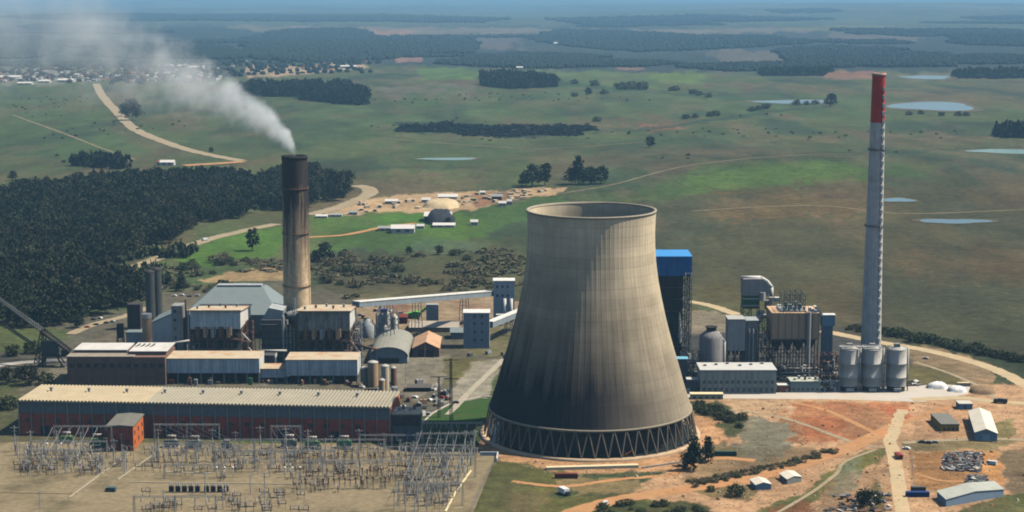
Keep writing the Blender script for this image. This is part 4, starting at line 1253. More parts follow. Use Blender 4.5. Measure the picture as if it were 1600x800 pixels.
# ---- thin tan stack behind the brown block, twin dark silos
Ys = 1190.0
p = at(230, 520, Ys); p.z = 0
t = T('tan_stack', 'short tan stack with a pale cap behind the brown block', 'stack', p)
hs = Zat(490, Ys); r = 7.6 * Ys / CF
MB().lathe([(r * 1.05, 0), (r, hs - 3)], n=20).build('shaft', tan_conc, t)
MB().lathe([(r + .2, hs - 3), (r + .2, hs)], n=20).build('cap', pipe_pale, t)
for i, (u, uu, vt, lab) in enumerate(((236, 7.5, 424, 'left dark silo of the tall twin pair behind the tan stack'), (247, 7.5, 420, 'right dark silo of the tall twin pair behind the tan stack'))):
    Yy = 1300 + i * 4
    p = at(u, 500, Yy); p.z = 0; hh = Zat(vt, Yy); r = uu * Yy / CF
    t = T('dark_silo', lab, 'silo', p, 0, 'tall dark twin silos')
    MB().lathe([(r, 0), (r, hh - 1)], n=24).build('shell', M('dark_silo_steel', S(78, 82, 80), .2, .3, .6, streak=.35), t)
    MB().lathe([(r + .2, hh - 1), (r + .2, hh), (r * .3, hh + 1.2)], n=24).build('lid', black_steel, t)
    mb = MB()
    for k in range(12):
        a = 6.283 * k / 12; mb.beam((r * math.cos(a), r * math.sin(a), hh), (r * math.cos(a), r * math.sin(a), hh + 1.3), .15)
    mb.build('railing', grey_steel, t)
for u, vt, wpx, lab in ((188, 506, 6, 'small dark bin left of the tan stack'), (212, 474, 13, 'dark hopper house left of the twin silos')):
    Yy = 1240; p = at(u, 520, Yy); p.z = 0; hh = Zat(vt, Yy); r = wpx / 2 * Yy / CF * 1.6
    t = T('hopper', lab, 'hopper', p)
    MB().cbox(0, 0, hh * .35, r * 2, r * 2, hh * .65).build('bin', black_steel, t)
    mb = MB(); mb.frame(-r, -r, 0, r, r, hh * .35, 1, 1, 1, .5); mb.build('legs_frame', black_steel, t)
# grey panels / low hall beside them
Yy = 1215; pc, w = edgeY(236, 276, Yy)
t = T('grey_hall', 'plain grey sheet metal hall with a sloping end behind the brown block', 'hall', pc)
h0, h1 = Zat(505, Yy), Zat(487, Yy)
MB().prism([(-w / 2, 0), (w / 2, 0), (w / 2, h1), (-w / 2, h0)], 0, 30).build('wall', M('pale_grey_sheet', S(216, 220, 216), .08, .2, streak=.1), t)
MB().prism([(-w / 2 - .4, h0 + .02), (w / 2 + .4, h1 + .02), (w / 2 + .4, h1 + .5), (-w / 2 - .4, h0 + .5)], -.5, 30.5).build('roof', roof_grey, t)
Yy = 1225; pc, w = edgeY(196, 232, Yy)
t = T('low_store', 'low grey store with a dark open front left of the tan stack', 'store', pc)
h0 = Zat(520, Yy)
MB().box(-w / 2, 0, 0, w / 2, 18, h0).build('wall', grey_clad, t)
MB().box(-w / 2 - .3, -.4, h0, w / 2 + .3, 18.4, h0 + .5).build('roof', roof_grey, t)
MB().box(-w / 2 + 1, -.15, 0, w / 2 - 1, -.02, h0 * .35).build('opening', black_steel, t)

# ---- grey hip-roofed hall behind the boiler houses
Yh = 1262.0
pc, w = edgeY(286, 436, Yh)
ze, zr_ = Zat(492, Yh), Zat(458, Yh)
t = T('grey_coal_hall', 'big hall with a broad grey pitched roof behind the boiler houses', 'hall', pc)
MB().box(-w / 2 + .5, .5, 0, w / 2 - .5, 59.5, ze).build('wall', M('coal_hall_wall', S(120, 124, 124), .15, .2, streak=.2), t)
mb = MB()
a, b_ = -w / 2, w / 2; i1, i2 = -w / 2 + 19, w / 2 - 14
v_ = [(a, 0, ze), (b_, 0, ze), (b_, 60, ze), (a, 60, ze), (i1, 22, zr_), (i2, 22, zr_), (i1, 38, zr_), (i2, 38, zr_)]
mb.add(v_, [(0, 1, 5, 4), (1, 2, 7, 5), (2, 3, 6, 7), (3, 0, 4, 6), (4, 5, 7, 6), (3, 2, 1, 0)])
mb.build('roof', roof_grey, t)
mb = MB(); mb.box(i1 + 2, 26, zr_ + .02, i2 - 2, 34, zr_ + 1.6); mb.build('ridge_vent', grey_clad, t)

# ---- boiler houses
def boiler_house(uL, uR, Y, v_roof, v_clad, v_base, label, smoke_dark=False, seed=1):
    q = random.Random(seed)
    pc, w = edgeY(uL, uR, Y)
    zt, zc = Zat(v_roof, Y), Zat(v_clad, Y)
    D = 46
    t = T('boiler_house', label, 'boiler house', pc)
    MB().prismx([(0, zc), (D, zc), (D, zt - 4.4), (0, zt)], -w / 2, w / 2).build('cladding', pale_blue_clad if not smoke_dark else M('soot_blue_cladding', S(164, 160, 150), .2, .3, streak=.5, dirt=S(84, 78, 74), dirt_amt=.85), t)
    MB().prismx([(.2, zc), (D - .2, zc), (D - .2, zt - 4.5), (.2, zt - .1)], w / 2 + .02, w / 2 + .3).build('end_cladding', white_clad, t)
    mb = MB(); mb.prismx([(-2, zt + .22), (D + 1.5, zt - 4.4), (D + 1.5, zt - 3.7), (-2, zt + .95)], -w / 2 - 1.2, w / 2 + 1.2); mb.build('roof', roof_rust, t)
    mb = MB(); mb.frame(-w / 2, .5, 0, w / 2 , D - .5, zc - .05, 6, 3, 4, .9); mb.build('steel_frame', brown_steel, t)
    MB().box(-w / 2 + 2.5, 4, 0, w / 2 - 2.5, D - 4, zc - .3).build('boiler_casing', black_steel, t)
    for k in range(1, 4):
        z = zc * k / 4
        plat = MB().box(-w / 2 - .6, -.8, z - .2, w / 2 + .8, 4, z + .1).build('platform', brown_steel, t)
        mb = MB()
        for i in range(14):
            x = -w / 2 + w * i / 13; mb.beam((x, -.7, z + .1), (x, -.7, z + 1.2), .12)
        mb.beam((-w / 2, -.7, z + 1.2), (w / 2, -.7, z + 1.2), .14)
        mb.build('railing', rust_steel if k % 2 else grey_steel, plat)
    for k in range(8):     # ducts, bunkers, lagged pipes on the front and the lit end
        x = q.uniform(-w / 2 + 1, w / 2 - 1); z = q.uniform(1, zc - 8); hh = q.uniform(4, 11); r = q.uniform(.5, 1.3)
        mb = MB(); mb.cyl(x, q.uniform(.6, 2.6), z, r, min(hh, zc - z - .5), 10); mb.build('pipe', (pipe_pale, rust_steel, grey_steel, brown_steel)[k % 4], t)
    for k in range(9):
        y = q.uniform(1, D - 3); z = q.uniform(0, zc - 8); s = q.uniform(1.5, 3.4)
        mb = MB(); mb.box(w / 2 + .9, y, z, w / 2 + .9 + s, y + s, z + q.uniform(2, 7)); mb.build('side_unit', (pipe_pale, grey_clad, brown_steel)[k % 3], t)
    for k in range(7):
        mb = MB(); y = q.uniform(1, D - 2); z = q.uniform(2, zc)
        mb.tube((w / 2 + .5, y, z), (w / 2 + q.uniform(4, 8), y + q.uniform(-3, 3), z - q.uniform(2, 9)), q.uniform(.4, .8), 8); mb.build('pipe', (pipe_pale, rust_steel)[k % 2], t)
    for k in range(5):
        x = -w / 2 + (k + .9) * w / 6.4
        mb = MB(); mb.cbox(x, -1.2, zc - 5.5, 2.2, 2, 7.0); mb.cyl(x + 1.9, -1.4, zc - 4, .45, 5.5, 8); mb.build('coal_chute', (rust_steel, tan_conc, grey_steel)[k % 3], t)
    for k in range(5):
        x = -w / 2 + (k + .6) * w / 5.6; y = 8 + (k * 11 % 26); z = zt - 4.4 * y / D
        mb = MB(); mb.cyl(x, y, z + .3, .7, 2.2, 10); mb.cyl(x, y, z + 2.5, 1.0, .4, 10); mb.build('roof_vent', (grey_steel, rust_steel)[k % 2], t)
    mb = MB(); mb.frame(w / 2 + 3.2, 4, 0, w / 2 + 7.5, 9, zt - 8, 1, 1, 9, .4); mb.build('stair_tower', rust_steel if seed == 1 else grey_steel, t)
    return t, w, D, zt
YB = 1150.0
boiler_house(297, 375, YB, 486, 514, 558, 'left boiler house, clean pale blue top under a rust stained roof', False, 1)
boiler_house(466, 546, YB - 2, 487, 517, 560, 'right boiler house, sooty top under a pale roof beside the chimney', True, 2)
# lift shaft panel at the left of boiler one
Yy = 1152; pc, w = edgeY(268, 288, Yy)
t = T('stair_shaft', 'narrow tall grey shaft with pipes left of the left boiler house', 'shaft', pc)
hh = Zat(478, Yy)
MB().box(-w / 2, 0, 0, w / 2 - 1, 12, hh).build('wall', M('shaft_grey', S(150, 152, 146), .15, .3, streak=.3), t)
for k in range(7):
    MB().box(-w / 2 + 1.5, -.15, 4 + k * hh / 7.5, -w / 2 + 3.2, -.02, 6 + k * hh / 7.5).build('window', glass_dark, t)
for k in range(3):
    mb = MB(); mb.cyl(w / 2 + .6 + k * 1.5, 3, hh * .4 - k * 4, .7, hh * .55 + (2 - k) * 3, 10); mb.build('pipe', (rust_steel, white_clad, rust_steel)[k], t)

# ---- precipitator and duct block between the boilers
Yy = 1165.0
pc, w = edgeY(408, 440, Yy)
t = T('precipitator_block', 'tall dull grey duct block between the two boiler houses', 'duct block', pc)
hh = Zat(500, Yy)
MB().box(-w / 2, 0, 0, w / 2, 26, hh).build('casing', M('dull_grey_casing', S(104, 104, 104), .18, .2, streak=.25), t)
MB().prism([(-w / 2, hh + .02), (w / 2, hh + .02), (w / 2 + 1, hh + 6), (-w / 2 + 5, hh + 8)], 2, 22).build('hood', grey_clad, t)
for k in range(4):
    mb = MB(); x = w / 2 + 1.2 + k * 2.3
    mb.cyl(x, -1 + k, 0, .9, hh + 3 - k * 3, 12); mb.build('pipe', (pipe_pale, grey_steel)[k % 2], t)
for k in range(6):
    mb = MB(); z = 6 + k * hh / 7; mb.box(-w / 2 - .4, -1.5, z, w / 2 + 7, -.02, z + .3); mb.build('platform', dark_steel, t)
mb = MB(); mb.lattice((w / 2 + 8, 6, hh - 2), (w / 2 + 8, 6, hh + 14), 2.2, 7, .35); mb.build('lattice_mast', grey_steel, t)
mb = MB(); mb.tube((w / 2 + 2, 10, hh + 1), (w / 2 + 16, 24, hh + 3), 2.6, 14); mb.build('flue_duct', grey_clad, t)

# ---- flue ducts and pipe bridges around the boilers
def duct_run(name, label, cat, pts, r, mat, legs=True, n=14):
    P = [Vector(p) for p in pts]; o = Vector((P[0].x, P[0].y, 0))
    t = T(name, label, cat, o)
    mb = MB()
    for a, b_ in zip(P, P[1:]): mb.tube(a - o, b_ - o, r, n)
    mb.build('duct', mat, t)
    if legs:
        for a, b_ in zip(P, P[1:]):
            for f in (.15, .85):
                c = a.lerp(b_, f) - o; mb = MB()
                for s in (-1, 1): mb.beam((c.x + s * r, c.y, 0), (c.x + s * r * .6, c.y, c.z - r * .8), .4)
                mb.beam((c.x - r, c.y, c.z * .5), (c.x + r, c.y, c.z * .5), .3); mb.build('trestle', dark_steel, t)
    return t
duct_run('flue_duct', 'fat grey flue duct running into the foot of the sooty chimney', 'duct', [at(438, 515, 1172), at(452, 498, 1186)], 3.2, M('dull_grey_casing'))
duct_run('flue_duct', 'rusty flue duct leaving the left boiler house towards the chimney', 'duct', [at(392, 522, 1168), at(412, 520, 1176)], 2.2, rust_steel)
duct_run('steam_pipe', 'pale lagged steam pipe above the link between the annexes', 'pipe', [at(404, 548, 1138), at(448, 548, 1138)], .8, pipe_pale)
duct_run('steam_pipe', 'pale lagged steam pipe between the brown block and the left boiler house', 'pipe', [at(258, 538, 1145), at(296, 532, 1145)], .7, pipe_pale)
duct_run('steam_pipe', 'rusty pipe bridge right of the right boiler house', 'pipe', [at(556, 538, 1150), at(590, 546, 1140)], .7, rust_steel)
for u, v, h, lab in ((404, 585, 12, 'thin lamp mast before the link building'), (562, 596, 16, 'thin lamp mast at the right end of the banded annexes'), (634, 600, 15, 'thin lamp mast in the yard behind the dark annex block'), (598, 540, 14, 'thin lamp mast beside the curved barn'), (664, 566, 14, 'thin lamp mast before the tan gabled shed'), (262, 590, 12, 'thin lamp mast at the corner of the brown block')):
    p = flat(u, v); t = T('lamp_mast', lab, 'lamp mast', p)
    MB().tube((0, 0, 0), (0, 0, h), .16, 6, .1).build('pole', grey_steel, t)
    mb = MB(); mb.beam((-1.2, 0, h), (1.2, 0, h), .12); mb.cbox(-1.1, 0, h - .2, .6, .5, .3); mb.cbox(1.1, 0, h - .2, .6, .5, .3); mb.build('lamp_head', grey_steel, t)

# ---- low annex with the pale blue band
def annex(uL, uR, Y, v0, v1, label, D=24, name='boiler_annex'):
    pc, w = edgeY(uL, uR, Y)
    z1, z0 = Zat(v0, Y), Zat(v1, Y)
    t = T(name, label, 'annex', pc)
    MB().box(-w / 2, 0, z0, w / 2, D, z1).build('cladding', pale_blue_clad, t)
    MB().box(w / 2 + .02, .1, z0, w / 2 + .25, D - .1, z1 - .05).build('end_cladding', white_clad, t)
    MB().box(-w / 2 - .3, -.5, z1 + .0, w / 2 + .3, D + .3, z1 + .5).build('roof', roof_rust, t)
    mb = MB()
    n = max(3, int(w / 7))
    for k in range(n + 1):
        x = -w / 2 + .4 + (w - .8) * k / n
        mb.box(x - .4, .5, 0, x + .4, 1.3, z0 - .02)
    mb.build('columns', concrete_grey, t)
    MB().box(-w / 2 + 1, 8, 0, w / 2 - 1, D - 1, z0 - .02).build('inner_wall', black_steel, t)
    for k in range(1, n):
        x = -w / 2 + w * k / n
        MB().box(x - .12, -.07, z0 + .2, x + .12, -.01, z1 - .2).build('panel_joint', M('joint_grey', S(120, 134, 136), .1, .5), t)
    q = random.Random(int(uL))
    for k in range(int(w / 4.5)):
        x = q.uniform(-w / 2 + 1, w / 2 - 1)
        mb = MB(); mb.cbox(x, q.uniform(-5, 3), 0, q.uniform(1, 3), q.uniform(1, 3), q.uniform(1.5, z0 * .7)); mb.build('machine', (rust_steel, tan_conc, grey_steel, maroon, green_paint)[k % 5], t)
    return t
YA = 1112.0
annex(256, 403, YA, 561, 583, 'longer pale blue banded annex below the left boiler house')
annex(445, 557, YA - 1, 563, 587, 'shorter pale blue banded annex below the right boiler house')
annex(404, 444, YA + 3, 577, 590, 'low pale blue link between the two banded annexes', 16, 'link_building')
pc, w = edgeY(411, 428, YA + 22)
t = T('plant_room', 'small dark plant room on the link with one white edged end', 'plant room', pc)
MB().box(-w / 2, 0, 0, w / 2, 8, Zat(555, YA + 22)).build('wall', M('dull_grey_casing'), t)
MB().box(w / 2 + .02, 0, 12, w / 2 + .5, 8, Zat(555, YA + 22)).build('end_panel', white_clad, t)

# ---- conveyor gallery to the transfer towers
def gallery(pA, pB, wd, hg, name, label, side, roof, legs=()):
    pA, pB = Vector(pA), Vector(pB); d = pB - pA; L_ = d.length
    t = T(name, label, 'conveyor gallery', (pA.x, pA.y, 0))
    ln = Vector((d.x, d.y, 0)).normalized(); nr = Vector((-ln.y, ln.x, 0)) * wd / 2
    def band(z0, z1, f):
        o = Vector((0, 0, pA.z)); q = d + Vector((0, 0, pA.z))
        return [o - nr * f + Vector((0, 0, z0)), q - nr * f + Vector((0, 0, z0)), q + nr * f + Vector((0, 0, z0)), o + nr * f + Vector((0, 0, z0)),
                o - nr * f + Vector((0, 0, z1)), q - nr * f + Vector((0, 0, z1)), q + nr * f + Vector((0, 0, z1)), o + nr * f + Vector((0, 0, z1))]
    F_ = [(0, 3, 2, 1), (4, 5, 6, 7), (0, 1, 5, 4), (1, 2, 6, 5), (2, 3, 7, 6), (3, 0, 4, 7)]
    MB().add(band(0, hg, 1), F_).build('gallery_side', side, t)
    MB().add(band(hg + .02, hg + .6, 1.12), F_).build('roof', roof, t)
    for f in legs:
        b_ = d * f + Vector((0, 0, pA.z)); mb = MB()
        for s in (-1, 1):
            for e in (-1.6, 1.6):
                mb.beam(Vector((b_.x, b_.y, 0)) + nr * s * 1.2 + ln * e * 1.6, Vector((b_.x, b_.y, b_.z - .02)) + nr * s * .8 + ln * e, .5)
        for k in range(1, 4):
            z = b_.z * k / 4
            mb.beam(Vector((b_.x, b_.y, z)) - nr, Vector((b_.x, b_.y, z)) + nr, .35)
        mb.build('trestle', grey_steel, t)
    return t
A = at(556, 480, 1185); B = at(768, 462, 1335)
gallery(A, B, 6, 3.6, 'conveyor_gallery', 'long sloping coal conveyor gallery from the boilers to the white transfer tower', M('gallery_blue_grey', S(140, 152, 158), .1, .2, streak=.15), white_clad, (.22, .42, .78))
pc, w = edgeY(666, 684, 1318)
t = T('gallery_support', 'grey slab shaped support house under the long conveyor gallery', 'support', pc)
MB().box(-w / 2, 0, 0, w / 2, 6, Zat(476, 1318)).build('wall', grey_clad, t)
MB().box(w / 2 + .02, .1, 0, w / 2 + .6, 6, Zat(477, 1318)).build('end_wall', tan_conc, t)
# tall white transfer tower
Yt = 1330.0; pc, w = edgeY(771, 803, Yt)
t = T('transfer_tower', 'taller white transfer tower where the long gallery ends', 'transfer tower', pc)
h1_, h2_ = Zat(440, Yt), Zat(462, Yt)
MB().box(-w / 2, 0, 0, w / 2, 13, h1_).build('wall', M('tower_pale_blue', S(184, 198, 202), .08, .2, streak=.12), t)
MB().box(w / 2 + .02, .1, 0, w / 2 + .4, 13, h1_).build('end_wall', white_clad, t)
MB().box(-w / 2 - .4, -.5, h1_, w / 2 + .8, 13.4, h1_ + .8).build('roof', white_clad, t)
for k in range(3):
    for z in (h1_ - 5, h1_ - 12):
        x = -w / 2 + 3 + k * 4
        MB().box(x - .8, -.12, z, x + .8, -.02, z + 2.2).build('window', glass_dark, t)
MB().box(-w / 2 + 2, -7, 0, w / 2 - 4, -.02, Zat(490, Yt)).build('lower_block', white_clad, t)
for k in range(2):
    mb = MB(); mb.tube((w / 2 - 7 + k * 5, -5, Zat(465, Yt)), (w / 2 - 7 + k * 5, -5, Zat(505, Yt)), 1.2, 12); mb.build('chute_pipe', white_clad, t)
# shorter block-like transfer tower
Yt2 = 1226.0; pc, w = edgeY(724, 764, Yt2)
t = T('transfer_tower', 'shorter grey block transfer tower with small windows left of the cooling tower', 'transfer tower', pc)
h1_ = Zat(490, Yt2)
MB().box(-w / 2, 0, 0, w / 2, 14, h1_).build('wall', M('tower_blue_grey', S(158, 170, 176), .1, .2, streak=.15), t)
MB().box(w / 2 + .02, .1, 0, w / 2 + .4, 14, h1_).build('end_wall', white_clad, t)
MB().box(-w / 2 - .4, -.5, h1_, w / 2 + .8, 14.4, h1_ + .7).build('roof', white_clad, t)
for z in (5, 11, 17, 22):
    for x in (-1, 4):
        if z < h1_ - 3: MB().box(x - .8, -.12, z, x + .8, -.02, z + 2).build('window', glass_dark, t)
A = at(765, 512, 1236); B = at(814, 492, 1300)
gallery(A, B, 5, 4, 'conveyor_gallery', 'short steep gallery joining the two transfer towers', M('gallery_blue_grey'), white_clad, (.6,))

# ---- yard buildings between boilers and tower
def shed(name, label, uL, uR, vb, ve, vr, D, wallm, roofm, cat='shed', axis='y', rz=0.0, arch=False, openm=None, Y=None):
    """gabled shed; axis y: ridge runs away from the camera, axis x: ridge runs across"""
    Y = Y or Yat(vb)
    pc, w = edgeY(uL, uR, Y)
    ze, zr2 = Zat(ve, Y), Zat(vr, Y)
    t = T(name, label, cat, pc, rz)
    if axis == 'y':
        if arch:
            n = 12; pr = [(-w / 2 * math.cos(math.pi * i / n), ze + (zr2 - ze) * math.sin(math.pi * i / n)) for i in range(n + 1)]
        else:
            pr = [(-w / 2, ze), (0, zr2), (w / 2, ze)]
        MB().prism([(-w / 2, 0), (w / 2, 0)] + [(x * .99, z - .1) for x, z in pr[::-1]], 0, D).build('wall', wallm, t)
        top = [(x * 1.04, z + .05) for x, z in pr]; lo = top; n = len(top)
        vs = [(x, -.8, z) for x, z in lo] + [(x, D + .8, z) for x, z in lo] + [(x, -.8, z + .4) for x, z in lo] + [(x, D + .8, z + .4) for x, z in lo]
        fs = []
        for i in range(n - 1):
            fs += [(i + 1, i, n + i, n + i + 1), (2 * n + i, 2 * n + i + 1, 3 * n + i + 1, 3 * n + i), (i, i + 1, 2 * n + i + 1, 2 * n + i), (n + i + 1, n + i, 3 * n + i, 3 * n + i + 1)]
        fs += [(0, 2 * n, 3 * n, n), (n - 1, 2 * n - 1, 4 * n - 1, 3 * n - 1)]
        MB().add(vs, fs).build('roof', roofm, t)
        if openm: MB().box(-w * .28, -.15, 0, w * .28, -.02, ze * .85).build('door', openm, t)
    else:
        MB().prismx([(0, 0), (D, 0), (D, ze), (D / 2, zr2 - .1), (0, ze)], -w / 2, w / 2).build('wall', wallm, t)
        pr = [(-.7, ze - .1), (D / 2, zr2 + .05), (D + .7, ze - .1)]
        MB().prismx(pr + [(D + .7, ze + .25), (D / 2, zr2 + .4), (-.7, ze + .25)], -w / 2 - .6, w / 2 + .6).build('roof', roofm, t)
        if openm:
            n = max(2, int(w / 5))
            for k in range(n):
                x = -w / 2 + w * (k + .5) / n
                MB().box(x - .9, -.12, ze * .3, x + .9, -.02, ze * .75).build('window', openm, t)
    return t, w
roof_tan = M('tan_roof', S(196, 160, 126), .14, .15, dirt=S(160, 120, 92), dirt_amt=.6)
shed('arched_barn', 'grey barn with a broad curved roof right of the boiler houses', 577, 636, 568, 558, 543, 64, grey_clad, M('weathered_arch_roof', S(150, 150, 138), .16, .12, dirt=S(110, 108, 98), dirt_amt=.6), 'barn', arch=True, openm=black_steel)
shed('brown_shed', 'tan roofed gabled shed with a dark open gable left of the block transfer tower', 644, 686, 558, 545, 535, 40, brown_clad, roof_tan, openm=black_steel)
shed('brown_shed', 'wide tan roofed lean-to shed behind the gabled one', 640, 716, 519, 512, 508, 26, tan_conc, M('grey_tan_roof', S(168, 158, 142), .14, .15), axis='x')
shed('yard_shed', 'small grey shed squeezed between the tan sheds and the block transfer tower', 704, 724, 530, 520, 515, 14, grey_clad, roof_grey, axis='x')
shed('yard_shed', 'low dark roofed shelter behind the gantry row near the lawn', 636, 672, 612, 606, 603, 9, black_steel, M('dark_roof', S(96, 92, 88), .2, .3), axis='x')
shed('yard_shed', 'maroon walled shed beside the bright green machine', 624, 636, 506, 496, 493, 10, maroon, maroon, axis='x')
def tank(label, u, Y, vt, wpx, mat, name='storage_tank', group=None, dome=True):
    p = at(u, 520, Y); p.z = 0; h = Zat(vt, Y); r = wpx / 2 * Y / CF
    t = T(name, label, 'tank', p, 0, group)
    MB().lathe([(r, 0), (r, h)], n=24).build('shell', mat, t)
    MB().lathe([(r + .12, h + .01), (r + .12, h + .3), (r * .55, h + (.9 if dome else .35)), (.05, h + (1.4 if dome else .4))], n=24, cap1=False).build('lid', pipe_pale, t)
    mb = MB(); mb.beam((r + .3, 0, 0), (r + .3, 0, h), .15); mb.beam((r + .3, .6, 0), (r + .3, .6, h), .15)
    for k in range(int(h)): mb.beam((r + .3, 0, k + .5), (r + .3, .6, k + .5), .1)
    mb.build('ladder', grey_steel, t)
    return t
tank('tan concrete tank beside the right annex end', 582, 1104, 566, 17, tan_conc)
tank('tall grey tank at the end of the right annex', 568, 1107, 575, 12, concrete_grey)
tank('narrow pale tank under the curved barn', 601, 1096, 572, 13, M('cream_tank', S(206, 192, 166), .12, .3, streak=.2))
tank('short tan tank nearest the red hall corner', 596, 1078, 594, 10, tan_conc)
tank('rust coloured tank between the pale tank and the barn', 614, 1104, 575, 9, rust_steel)
# ash plant with a cone roof tank and white vessels
Yy = 1268.0
p = at(575, 500, Yy); p.z = 0
t = T('ash_plant', 'grey hopper plant with white vessels behind the curved barn', 'hopper plant', p)
for k, (x, y, r, h, mt) in enumerate(((0, 0, 5.5, 9, grey_clad), (9, 4, 2.4, 15, white_clad), (14, 2, 2.2, 17, pipe_pale), (19, 5, 2.6, 14, white_clad), (13, -4, 2.0, 8, pipe_pale))):
    MB().lathe([(r, 0), (r, h), (r * .2, h + r * .8)], x, y, 18).build('vessel', mt, t)
mb = MB(); mb.frame(6, -2, 0, 22, 7, 18, 3, 2, 4, .4); mb.build('steel_frame', grey_steel, t)
MB().box(9, -1, 18, 14, 4, 21).build('head_box', M('blue_box', S(90, 110, 150), .1, .5), t)
p = flat(643, 502)
t = T('green_machine', 'bright green crushing machine in the earth yard under the gallery', 'machine', p)
gp = M('bright_green_paint', S(96, 190, 60), .12, .5)
MB().prism([(-6, 2), (6, 2), (8, 7), (3, 8), (-4, 6)], -2, 2).build('hopper', gp, t)
mb = MB(); mb.beam((6, 0, 6), (12, 0, 11), 1.6); mb.beam((-6, 0, 3), (-12, 0, 1), 1.4); mb.build('conveyor_arm', gp, t)
mb = MB()
for x in (-5, 5):
    for y in (-1.8, 1.8): mb.beam((x, y, 0), (x, y, 2.02), .5)
mb.build('stand', dark_steel, t)

# ---- dark stacker with lattice boom at the left edge
p = flat(82, 572)
t = T('coal_stacker', 'dark coal stacker with a long lattice boom at the left edge', 'stacker', p, 0)
Yq = p.y; o = p
def lp(u, v, dy=0): q = at(u, v, Yq + dy); return (q.x - o.x, q.y - o.y, q.z)
mb = MB(); mb.lattice(lp(-14, 458, 25), lp(66, 516), 1.4, 24, .4, 2.4); mb.build('boom', M('boom_steel', S(120, 122, 118), .2, .6), t)
mb = MB(); mb.lattice(lp(66, 516), lp(110, 549, -4), 3.0, 12, .55, 2.4); mb.build('counter_boom', black_steel, t)
mb = MB(); mb.lattice(lp(12, 511, 10), lp(50, 537), 1.4, 12, .35); mb.build('lower_boom', black_steel, t)
mb = MB(); mb.lattice((lp(62, 560)[0], 0, 1), lp(68, 514), 5.5, 8, .6, 2.5); mb.build('mast', black_steel, t)
mb = MB(); q = lp(80, 536); mb.cbox(q[0], 0, q[2] - 7, 11, 7, 9); mb.build('machine_house', M('dark_green_housing', S(74, 84, 78), .15, .4, streak=.2), t)
mb = MB(); q = lp(104, 546); mb.cbox(q[0], -3, q[2] - 4, 5, 5, 4.5); mb.build('counterweight', black_steel, t)
mb = MB()
for x in (-8, 8):
    for y in (-4, 4):
        mb.beam((x, y, .6), (x * .5 , y * .7, 7), .9)
mb.cbox(-8, 0, 0, 3, 10, 1.2); mb.cbox(8, 0, 0, 3, 10, 1.2); mb.cbox(0, 0, 6.6, 12, 7, 1.6); mb.build('undercarriage', dark_steel, t)
# ---------------------------------------------------------------- switchyard in front of the red hall
galv = M('galvanised_lattice', S(176, 176, 168), .12, 1.0, .6, dirt=S(130, 126, 116))
porcelain = M('grey_porcelain', S(190, 190, 184), .1, 1.0, .35)
brown_porcelain = M('brown_porcelain', S(118, 84, 66), .2, 1.0, .4)
wire_mat = M('aluminium_wire', S(150, 150, 146), .1, 1.0, .5)
def transformer(label, u, v, body, group=None, s=1.0):
    p = flat(u, v)
    t = T('power_transformer', label, 'transformer', p, 0, group)
    mb = MB(); mb.box(-2.6 * s, -1.6 * s, .5, 2.6 * s, 1.6 * s, 4.2 * s); tank_ = mb.build('tank', body, t)
    for sx in (-1, 1):
        mb = MB()
        for k in range(7):
            y = -1.5 * s + k * .5 * s
            mb.box(sx * 2.65 * s if sx > 0 else -3.7 * s, y, .8, 3.7 * s if sx > 0 else -2.65 * s, y + .22 * s, 3.8 * s)
        mb.build('radiator', body, tank_)
    mb = MB(); mb.tube((-2.4 * s, 1.0 * s, 5.6 * s), (2.2 * s, 1.0 * s, 5.6 * s), .65 * s, 12)
    for x in (-1.5, 1.5): mb.beam((x * s, 1.0 * s, 4.2 * s), (x * s, 1.0 * s, 5.1 * s), .3)
    mb.build('conservator', pipe_pale, t)
    for k in range(3):
        x = (-1.5 + 1.5 * k) * s
        MB().lathe([(.28, 4.21 * s), (.42, 4.6 * s), (.22, 5.0 * s), (.4, 5.3 * s), (.2, 5.7 * s), (.36, 6.0 * s), (.12, 6.6 * s)], x, -.7 * s, 8).build('bushing', brown_porcelain, tank_)
    mb = MB(); mb.box(-4.2 * s, -2.4 * s, 0, 4.2 * s, 2.4 * s, .5); mb.build('plinth', concrete_grey, t)
    return t
tg = M('transformer_green', S(116, 148, 104), .15, .6, .6, dirt=S(84, 94, 76))
tgrey = M('transformer_grey', S(140, 146, 136), .15, .6, .6, dirt=S(96, 96, 88))
for u, v, b_, s, lab in ((104, 692, tg, 1.0, 'green transformer nearest the left end of the red hall'), (152, 698, tg, 1.15, 'green transformer just left of the small brick house'),
                         (268, 699, tgrey, 1.1, 'dull transformer right of the small brick house'), (304, 700, tgrey, 1.1, 'dull transformer with pale drum below the hall doors'),
                         (354, 701, tgrey, .8, 'low transformer left of the hall middle'), (452, 699, tgrey, 1.15, 'grey transformer right of the hall middle'),
                         (488, 701, tg, 1.1, 'yellow green transformer right of the grey one'), (538, 700, M('vivid_green', S(96, 156, 104), .12, .6, .5), 1.1, 'vivid green transformer nearest the right end of the hall')):
    transformer(lab, u, v, b_, None, s)
